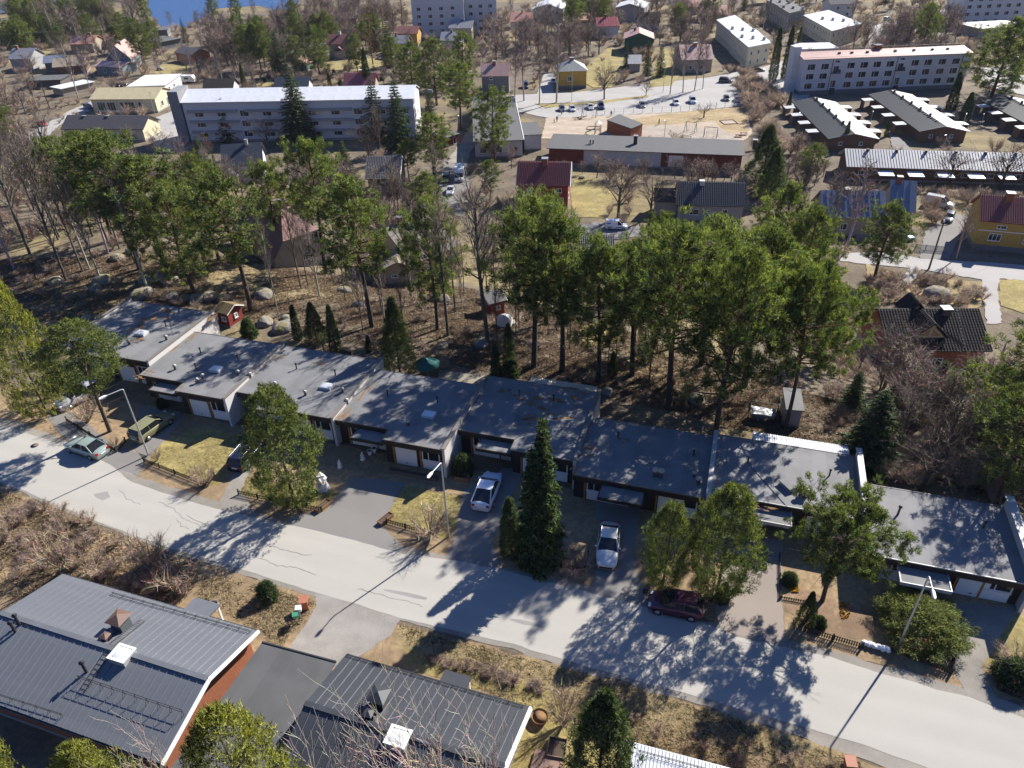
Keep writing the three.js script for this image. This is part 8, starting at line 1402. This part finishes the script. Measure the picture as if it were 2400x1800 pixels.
function pot(name, label, px, r0, r1, h, mat, fill) { const g = thing(name, label, 'planter', G(...px)), a = []; const b = new MB(); b.tube([V(0, 0, 0), V(0, h, 0)], [r0, r1], 20, false); b.tube([V(0, h, 0), V(0, h * 0.8, 0)], [r1, r1 * 0.88], 20, false); b.tube([V(0, h - 0.05, 0), V(0, h + 0.01, 0)], [r1 * 1.06, r1 * 1.06], 20, false); b.mesh('pot', mat, g); const s = new MB(); s.tube([V(0, h * 0.6, 0), V(0, h * 0.82, 0)], [r1 * 0.8, r1 * 0.87], 20); s.mesh('soil', fill || M('soil', [0.07, 0.05, 0.035], 1), g); }
pot('flower_pot', 'large white flower pot on the grass beside the nearest house', [464, 1316], 0.24, 0.36, 0.62, WHITE); pot('planter', 'round rust-brown planter with dry stems on the near lawn', [1166, 1555], 0.45, 0.52, 0.4, M('rust', [0.24, 0.15, 0.1], 0.9), NEEDLES);
pot('flower_pot', 'white pot by the canopy post of the fourth row house', [799, 982], 0.15, 0.22, 0.5, WHITE); pot('flower_pot', 'second white pot by the door of the fourth row house', [809, 976], 0.15, 0.24, 0.5, WHITE);
function crate(label, px, w, d, h, yaw, mat) { const g = thing('wooden_planter', label, 'planter', G(px[0], px[1], px[2] || 0), yaw); if (px[2]) g.position.y = px[2]; const t = 0.04; for (const [n, z] of [['board', d / 2], ['board', -d / 2]]) for (let k = 0; k < 2; k++) new MB().box(-w / 2, k * h / 2 + 0.004, z - t / 2, w / 2, (k + 1) * h / 2 - 0.004, z + t / 2).mesh(n, mat, g); for (const x of [-w / 2, w / 2]) new MB().box(x - t / 2, 0, -d / 2 + t, x + t / 2, h, d / 2 - t).mesh('end_board', mat, g); new MB().box(-w / 2 + t, 0.02, -d / 2 + t, w / 2 - t, h * 0.75, d / 2 - t).mesh('soil', M('soil'), g); }
const PALLET = M('planter_wood', [0.3, 0.16, 0.08], 0.9, { map: T.wood });
crate('wooden planter box by the wall of the fifth house, rear of two', [1000, 1023], 1.3, 0.5, 0.45, 0, PALLET); crate('wooden planter box by the wall of the fifth house, front of two', [998, 1036], 1.3, 0.5, 0.45, 0, PALLET); crate('wooden box at the end of the picket fence by the wide drive', [698, 1096], 0.6, 1.5, 0.35, -0.3, PALLET); crate('wooden box at the left end of the fence opposite the wide drive', [833, 1124], 0.5, 1.4, 0.35, -0.35, PALLET);
crate('long dark flower box under the white panels of the fourth row house', [893, 1027], 4.6, 0.5, 0.35, 0, M('flower_box_wood', [0.17, 0.13, 0.1], 0.9, { map: T.wood })); crate('stone-rimmed raised bed on the near lawn', [1203, 1622], 1.1, 1.2, 0.45, 0.1, M('rim_stone', [0.26, 0.18, 0.14], 0.95, { map: T.grain }));
tag(new MB().box(-0.9, 0, -0.7, 0.9, 0.3, 0.7).mesh('stone_slab', M('pink_stone', [0.33, 0.22, 0.18], 1, { map: T.gravel }), scene), 'pinkish stone slab beside the raised bed', 'slab').position.copy(G(1182, 1655));
{ // white hexagonal garden lighthouse, statues
  const g = thing('garden_ornament', 'white hexagonal garden ornament under the egg-shaped pine, red figure inside', 'garden ornament', G(698, 1056)); const b = new MB(); b.tube([V(0, 0, 0), V(0, 0.6, 0)], [0.62, 0.5], 6); b.mesh('base', WHITE, g); for (let k = 0; k < 6; k++) { const a = k / 6 * 6.283; new MB().tube([V(0.42 * Math.cos(a), 0.603, 0.42 * Math.sin(a)), V(0.36 * Math.cos(a), 1.2, 0.36 * Math.sin(a))], [0.05, 0.05], 5).mesh('post', WHITE, g); } new MB().tube([V(0, 1.203, 0), V(0, 1.3, 0), V(0, 1.9, 0)], [0.55, 0.5, 0.06], 6).mesh('roof', WHITE, g); for (let k = 0; k < 4; k++) { const a = k * 1.571 + 0.5; new MB().box(-0.09, 0, -0.015, 0.09, 0.85, 0.015).mesh('sail', WHITE, g).rotation.set(0, 0, a); g.children[g.children.length - 1].position.set(0, 1.65, 0.48); } new MB().tube([V(0, 0.61, 0), V(0, 0.85, 0), V(0, 1.05, 0)], [0.2, 0.16, 0.08], 8).mesh('figure', PLASTIC('red', [0.5, 0.05, 0.03]), g);
  for (const [px, l] of [[[735, 1010], 'small white garden statue beside the wide drive'], [[784, 993], 'white garden statue at the canopy of the fourth row house']]) { const s = thing('garden_statue', l, 'statue', G(...px)); new MB().box(-0.18, 0, -0.18, 0.18, 0.14, 0.18).mesh('plinth', WHITE, s); const f = new MB(); f.tube([V(0, 0.143, 0), V(0, 0.35, 0.02), V(0, 0.62, 0), V(0, 0.72, 0)], [0.17, 0.12, 0.15, 0.06], 12, false); f.tube([V(0, 0.72, 0), V(0, 0.78, 0), V(0, 0.87, 0), V(0, 0.93, 0)], [0.05, 0.085, 0.085, 0.03], 12); f.tube([V(-0.13, 0.6, 0), V(-0.19, 0.45, 0.04), V(-0.07, 0.38, 0.13)], [0.04, 0.035, 0.03], 6); f.tube([V(0.13, 0.6, 0), V(0.19, 0.45, 0.04), V(0.07, 0.38, 0.13)], [0.04, 0.035, 0.03], 6); f.mesh('figure', WHITE, s); }
}
{ // covered garden swing, grey shed, teal parasol, tank
  const g = thing('garden_swing', 'black framed garden swing with grey rain covers behind the seventh house', 'garden swing', G(1645, 905)), fr = new MB(); for (const x of [-1.3, 1.3]) { fr.tube([V(x, 0, 0.8), V(x, 1.9, 0)], [0.04, 0.04], 6); fr.tube([V(x, 0, -0.8), V(x, 1.9, 0)], [0.04, 0.04], 6); } fr.tube([V(-1.3, 1.9, 0), V(1.3, 1.9, 0)], [0.04, 0.04], 6); fr.mesh('frame', METAL_DARK, g); const cv = new MB(), r = RNG(3), n = 12; for (let i = 0; i <= n; i++) for (let j = 0; j <= n; j++) { const x = (i / n - 0.5) * 2.3, z = (j / n - 0.5) * 1.2; cv.vert(x, 1.0 + 0.25 * fbm(x * 3 + 9, z * 3 + 9, 3) - 0.5 * Math.abs(z) ** 2, z, (r() - 0.5) * 0.6, 1, (r() - 0.5) * 0.6, x, z); } for (let i = 0; i < n; i++) for (let j = 0; j < n; j++) { const a = i * (n + 1) + j; cv.i.push(a, a + 1, a + n + 2, a, a + n + 2, a + n + 1); } cv.mesh('cover', M('grey_cover', [0.2, 0.21, 0.23], 0.35, { side: THREE.DoubleSide }), g); new MB().box(-1.1, 0.42, -0.35, 1.1, 0.55, 0.35).mesh('seat', M('grey_cover'), g);
  house('shed', 'grey garden shed with white door behind the pale striped roof', 'shed', { e: [1698, 884, 1738, 888], eh: 2.1, d: 3.2, roof: 'flat', tilt: 0.35, over: 0.15, base: 0.1, wall: C.grey, cover: FELT_PALE, wins: [['f', [[0.9, 0.12, 0.9, 1.7, 0]], FRAME, WHITE]] });
  const pr = thing('parasol', 'teal folded parasol cover on the patio behind the fourth row house', 'parasol', G(924, 812)); new MB().tube([V(0, 0, 0), V(0, 2.2, 0)], [0.03, 0.03], 6).mesh('pole', METAL_GREY, pr); const cn = new MB(); cn.tube([V(0, 1.5, 0), V(0, 1.75, 0), V(0, 2.2, 0)], [1.5, 1.15, 0.05], 8); cn.mesh('canopy', M('teal_cloth', [0.03, 0.16, 0.15], 0.8, { side: THREE.DoubleSide }), pr);
  const tk = thing('garden_tank', 'white plastic tank among the trees below the red hut', 'tank', G(1090, 702)); new MB().tube([V(0, 0, 0), V(0, 0.9, 0), V(0, 1.15, 0), V(0, 1.25, 0)], [1.0, 1.0, 0.8, 0.3], 18).mesh('tank', WHITE, tk); new MB().tube([V(0, 1.253, 0), V(0, 1.35, 0)], [0.2, 0.2], 12).mesh('lid', METAL_GREY, tk);
  const dm = thing('dome_tank', 'pale rounded dome tank in front of the green hall', 'tank', G(1384, 110)); const dd = new MB(); dd.tube([V(0, 0, 0), V(0, 2.4, 0)], [1.0, 1.3], 16, false); dd.tube([V(0, 2.4, 0), V(0, 3.4, 0), V(0, 4.4, 0), V(0, 5.0, 0)], [1.3, 1.9, 1.5, 0.4], 18); dd.mesh('dome', M('pale_dome', [0.5, 0.5, 0.42], 0.6), dm); new MB().tube([V(0, 0, 0), V(0, 0.4, 0)], [1.25, 1.25], 16).mesh('footing', M('concrete'), dm);
  const bd = thing('brush_pile', 'dark heap of brushwood between the maroon roof and the shed', 'brush pile', G(740, 612)); const bm = new MB(); const r2 = RNG(9); for (let k = 0; k < 260; k++) { bm.col = [0.12, 0.11, 0.1].map((v) => v * (0.5 + r2())); const a = r2() * 6.28, q = Math.sqrt(r2()) * 2.6; blade(bm, V(Math.cos(a) * q, (1 - q / 2.7) * 1.6 * r2(), Math.sin(a) * q * 0.7), rndDir(r2, 0.2), 1.2, 0.09, r2); } bm.mesh('branches', TWIG, bd);
  const wr = thing('stone_border', 'row of white-capped stones along the fence under the rightmost lamp', 'stone border', G(1866, 1393)); const e = G(1921, 1409).sub(G(1866, 1393)); for (let k = 0; k < 6; k++) { const t = k / 5.5, s = put('stone', rockProto[k % 4].geometry, M('white_stone', [0.7, 0.7, 0.72], 0.8), wr); s.position.set(e.x * t, 0.22, e.z * t); s.scale.set(0.26, 0.34, 0.24); s.rotation.y = k; }
}
// flowers in the bed by the pale drive
{ const r = RNG(12), fb = new MB(); for (let k = 0; k < 5; k++) blade(fb, V(0, 0.1, 0), rndDir(r, 0.8), 0.16, 0.1, r); scatter('yellow_crocus', 'orange-yellow crocuses in the bed by the pale drive', 'flowers', [[1698, 1256], [1722, 1262], [1726, 1282], [1704, 1278]], 130, fb.geo(), M('petals', [1, 1, 1], 0.7, { side: THREE.DoubleSide }), [0.5, 0.9], [[0.6, 0.28, 0.01], [0.7, 0.4, 0.02]], 31); scatter('yellow_crocus', 'orange-yellow crocuses on the bare bed under the open pine', 'flowers', [[1812, 1300], [1840, 1306], [1832, 1345], [1815, 1335]], 90, fb.geo(), M('petals'), [0.5, 0.8], [[0.55, 0.25, 0.01], [0.65, 0.36, 0.02]], 32); }

// ---------- school yard ----------
const SW = M('playground_steel', [0.12, 0.12, 0.13], 0.5), TIMBER = M('play_timber', [0.2, 0.13, 0.09], 0.9);
function swing(label, a, b, n) { const A = G(...a), B = G(...b), d = B.clone().sub(A), L = d.length(), g = thing('swing_set', label, 'swing', A.clone().lerp(B, 0.5), Math.atan2(-d.z, d.x)); const f = new MB(); for (const x of [-L / 2, L / 2]) for (const z of [-1.2, 1.2]) f.tube([V(x, 0, z), V(x, 2.8, 0)], [0.07, 0.07], 6); f.tube([V(-L / 2, 2.8, 0), V(L / 2, 2.8, 0)], [0.07, 0.07], 6); f.mesh('frame', SW, g); for (let k = 0; k < n; k++) { const x = (k + 0.5) / n * L - L / 2, c = new MB(); for (const q of [-0.22, 0.22]) c.tube([V(x + q, 2.75, 0), V(x + q, 0.5, 0)], [0.02, 0.02], 4); c.mesh('chain', SW, g); new MB().box(x - 0.25, 0.44, -0.14, x + 0.25, 0.5, 0.14).mesh('seat', TIMBER, g); } }
swing('timber swing set in the school yard, left of two', [1480, 285], [1502, 288], 2); swing('timber swing set in the school yard, right of two', [1520, 297], [1548, 299], 2); swing('steel swings near the parked cars of the school', [1258, 252], [1288, 254], 2);
{ const g = thing('climbing_frame', 'green slide with dark roofed tower in the school yard', 'playground slide', G(1291, 291)); const t = new MB(); for (const x of [-0.7, 0.7]) for (const z of [-0.7, 0.7]) t.box(x - 0.07, 0, z - 0.07, x + 0.07, 2.9, z + 0.07); t.mesh('post', TIMBER, g); new MB().box(-0.8, 1.4, -0.8, 0.8, 1.52, 0.8).mesh('platform', TIMBER, g); const rf = new MB(); for (const q of [-1, 1]) { const p = [[q * 1.0, 2.9, 1], [q * 1.0, 2.9, -1], [0, 3.7, -1], [0, 3.7, 1]]; rf.poly(q > 0 ? p : p.reverse()); } rf.mesh('roof', METAL_DARK, g); const s = new MB(); s.quad([-0.8, 1.5, 0.35], [-0.8, 1.5, -0.35], [-3.4, 0.3, -0.35], [-3.4, 0.3, 0.35]); for (const z of [-0.37, 0.37]) s.box(-0.85, 1.5, z - 0.02, -0.8, 1.75, z + 0.02).tube([V(-0.8, 1.65, z), V(-3.4, 0.45, z)], [0.06, 0.06], 5); s.mesh('slide', PLASTIC('slide_green', [0.02, 0.2, 0.1]), g); ladderParts(s, V(0.8, 0, 0), V(0.75, 1.5, 0), V(0, 0, 1), 5); }
function bench(label, px, yaw) { const g = thing('picnic_table', label, 'picnic table', G(...px), yaw); for (let k = 0; k < 4; k++) new MB().box(-0.95, 0.7, -0.38 + k * 0.2, 0.95, 0.75, -0.2 + k * 0.2).mesh('plank', TIMBER, g); for (const z of [-0.75, 0.6]) new MB().box(-0.95, 0.42, z, 0.95, 0.47, z + 0.26).mesh('seat', TIMBER, g); const l = new MB(); for (const x of [-0.65, 0.65]) { l.tube([V(x, 0, -0.7), V(x, 0.7, -0.15)], [0.05, 0.05], 4); l.tube([V(x, 0, 0.7), V(x, 0.7, 0.15)], [0.05, 0.05], 4); l.tube([V(x, 0.4, -0.75), V(x, 0.4, 0.8)], [0.04, 0.04], 4); } l.mesh('leg', TIMBER, g); }
bench('picnic table at the right end of the school yard, left one', [1596, 296], 0.3); bench('picnic table at the right end of the school yard, right one', [1606, 292], 0.3);
function sandbox(label, px, s, yaw) { const g = thing('sandbox', label, 'sandbox', G(...px), yaw); for (let k = 0; k < 4; k++) { const m = new MB().box(-s, 0, s - 0.12, s, 0.3, s + 0.12).mesh('board', TIMBER, g); m.rotation.y = k * Math.PI / 2; } new MB().box(-s + 0.13, 0, -s + 0.13, s - 0.13, 0.16, s - 0.13).mesh('sand', SAND, g); }
sandbox('square sandbox on the straw grass of the school yard', [1574, 265], 2, 0.4); sandbox('sandbox beside the green slide', [1281, 278], 1.6, 0.1);
{ const g = thing('seesaw', 'pair of seesaw beams in the school yard', 'seesaw', G(1252, 258), 0.9); for (const z of [-0.6, 0.6]) { const m = new MB().box(-2.4, 0.5, z - 0.12, 2.4, 0.62, z + 0.12).mesh('beam', TIMBER, g); m.rotation.z = 0.06 * Math.sign(z); } new MB().box(-0.15, 0, -0.9, 0.15, 0.44, 0.9).mesh('support', SW, g); }
{ const a = G(1447, 286), g = thing('rail_fence', 'low rail fence round the swings of the school yard', 'fence', a); const pts = [[1447, 288], [1455, 294], [1475, 300], [1492, 302]].map((q) => G(...q).sub(a)), r = new MB(); for (let k = 0; k < pts.length - 1; k++) for (const y of [0.4, 0.8]) r.tube([pts[k].clone().setY(y), pts[k + 1].clone().setY(y)], [0.05, 0.05], 4); r.mesh('rail', TIMBER, g); for (const p of pts) new MB().box(p.x - 0.08, 0, p.z - 0.08, p.x + 0.08, 1.0, p.z + 0.08).mesh('post', TIMBER, g); }

// ---------- people ----------
function figure(name, label, px, yaw, s, pose, top, legs, hair) {
  const J = { pelvis: [0, 0.95, 0], chest: [0, 1.32, 0.02], neck: [0, 1.5, 0.02], head: [0, 1.64, 0.04], sl: [0.19, 1.42, 0], sr: [-0.19, 1.42, 0], hl: [0.1, 0.92, 0], hr: [-0.1, 0.92, 0] };
  const st = pose === 'walk' ? 0.24 : 0.03;
  Object.assign(J, { kl: [0.1, 0.5, st * 0.9], kr: [-0.1, 0.5, -st * 0.1], al: [0.1, 0.08, st], ar: [-0.1, 0.1, -st], tl: [0.11, 0.04, st + 0.16], tr2: [-0.11, 0.04, -st + 0.15], el: [0.27, 1.16, -st * 0.5], er: [-0.27, 1.16, st * 0.4], wl: [0.27, 0.93, -st * 0.4 + 0.06], wr: [-0.27, 0.93, st * 0.9 + 0.06], fl: [0.27, 0.82, -st * 0.4 + 0.1], fr: [-0.27, 0.82, st * 0.9 + 0.1] });
  const B = [['pelvis', 'chest', 0.15, 0.16], ['chest', 'neck', 0.14, 0.065], ['neck', 'head', 0.06, 0.09], ['head', 'head', 0.11, 0.11], ['sl', 'el', 0.065, 0.05], ['el', 'wl', 0.048, 0.036], ['wl', 'fl', 0.035, 0.03], ['sr', 'er', 0.065, 0.05], ['er', 'wr', 0.048, 0.036], ['wr', 'fr', 0.035, 0.03], ['sl', 'sr', 0.07, 0.07], ['hl', 'kl', 0.095, 0.065], ['kl', 'al', 0.06, 0.045], ['al', 'tl', 0.045, 0.04], ['hr', 'kr', 0.095, 0.065], ['kr', 'ar', 0.06, 0.045], ['ar', 'tr2', 0.045, 0.04], ['hl', 'hr', 0.11, 0.11]].map(([a, b, r0, r1]) => [V(...J[a]), V(...J[b]), r0, r1]);
  const N = 84, S = 0.95, mc = new MarchingCubes(N, M('cloth', [1, 1, 1], 0.9, { vertexColors: true }), false, false, 60000); mc.isolation = 0; const q = new THREE.Vector3(), ab = new THREE.Vector3(), ap = new THREE.Vector3();
  for (let k = 0; k < N; k++) for (let j = 0; j < N; j++) for (let i = 0; i < N; i++) {
    q.set((i - N / 2) / (N / 2) * S, (j - N / 2) / (N / 2) * S + 0.9, (k - N / 2) / (N / 2) * S); let m = 9;
    if (Math.abs(q.x) < 0.45 && Math.abs(q.z) < 0.55) for (const [a, b, r0, r1] of B) { ab.subVectors(b, a); ap.subVectors(q, a); const L = ab.lengthSq(), t = L ? Math.max(0, Math.min(1, ap.dot(ab) / L)) : 0, d = ap.addScaledVector(ab, -t).length() - (r0 + (r1 - r0) * t), h = Math.max(0.03 - Math.abs(m - d), 0) / 0.03; m = Math.min(m, d) - h * h * 0.03 * 0.25; }
    mc.field[k * N * N + j * N + i] = -m;
  }
  mc.update(); const n = mc.count, pos = new Float32Array(mc.positionArray.slice(0, n * 3)), nor = new Float32Array(mc.normalArray.slice(0, n * 3)), col = [];
  for (let i = 0; i < n; i++) { const x = pos[i * 3] * S, y = pos[i * 3 + 1] * S + 0.9, z = pos[i * 3 + 2] * S; pos[i * 3] = x; pos[i * 3 + 1] = y; pos[i * 3 + 2] = z; const hand = Math.abs(x) > 0.2 && y < 0.93 && y > 0.7; col.push(...(y > 1.5 || hand ? [0.45, 0.28, 0.21] : y > 0.9 ? top : y > 0.1 ? legs : [0.03, 0.03, 0.03])); }
  const g = new THREE.BufferGeometry(); g.setAttribute('position', new THREE.Float32BufferAttribute(pos, 3)); g.setAttribute('normal', new THREE.Float32BufferAttribute(nor, 3)); g.setAttribute('color', new THREE.Float32BufferAttribute(col, 3));
  const o = thing('person', label, 'person', G(...px), yaw); o.scale.setScalar(s); put('body', g, mc.material, o);
  const hg = new THREE.SphereGeometry(0.125, 16, 12, 0, 6.2832, 0, 1.75); hg.translate(0, 1.665, 0.02); put('hair', hg, M('hair_' + hair[0], hair, 0.9), o);
}
figure('person', 'person in dark clothes walking across the school yard', [1423, 270], 1.1, 1, 'walk', [0.04, 0.04, 0.05], [0.03, 0.03, 0.035], [0.06, 0.04, 0.03]);
figure('person', 'adult in a dark brown coat standing with a child near the school wing', [1203, 264], 0.5, 1, 'stand', [0.09, 0.06, 0.05], [0.03, 0.03, 0.04], [0.08, 0.05, 0.03]);
figure('person', 'child standing beside the adult in the brown coat', [1197, 266], 0.8, 0.68, 'stand', [0.4, 0.3, 0.25], [0.08, 0.08, 0.12], [0.2, 0.14, 0.07]);
figure('person', 'person in black near the steel swings of the school', [1320, 252], -0.5, 1, 'walk', [0.05, 0.05, 0.06], [0.04, 0.04, 0.05], [0.05, 0.035, 0.03]);
figure('person', 'person with light jacket by the cars left of the steel swings', [1213, 249], 0.2, 0.95, 'stand', [0.25, 0.25, 0.3], [0.05, 0.05, 0.07], [0.1, 0.07, 0.04]);

// thin spring haze
scene.fog = new THREE.FogExp2(0xd5dce6, 0.00005);
renderer.render(scene, camera);
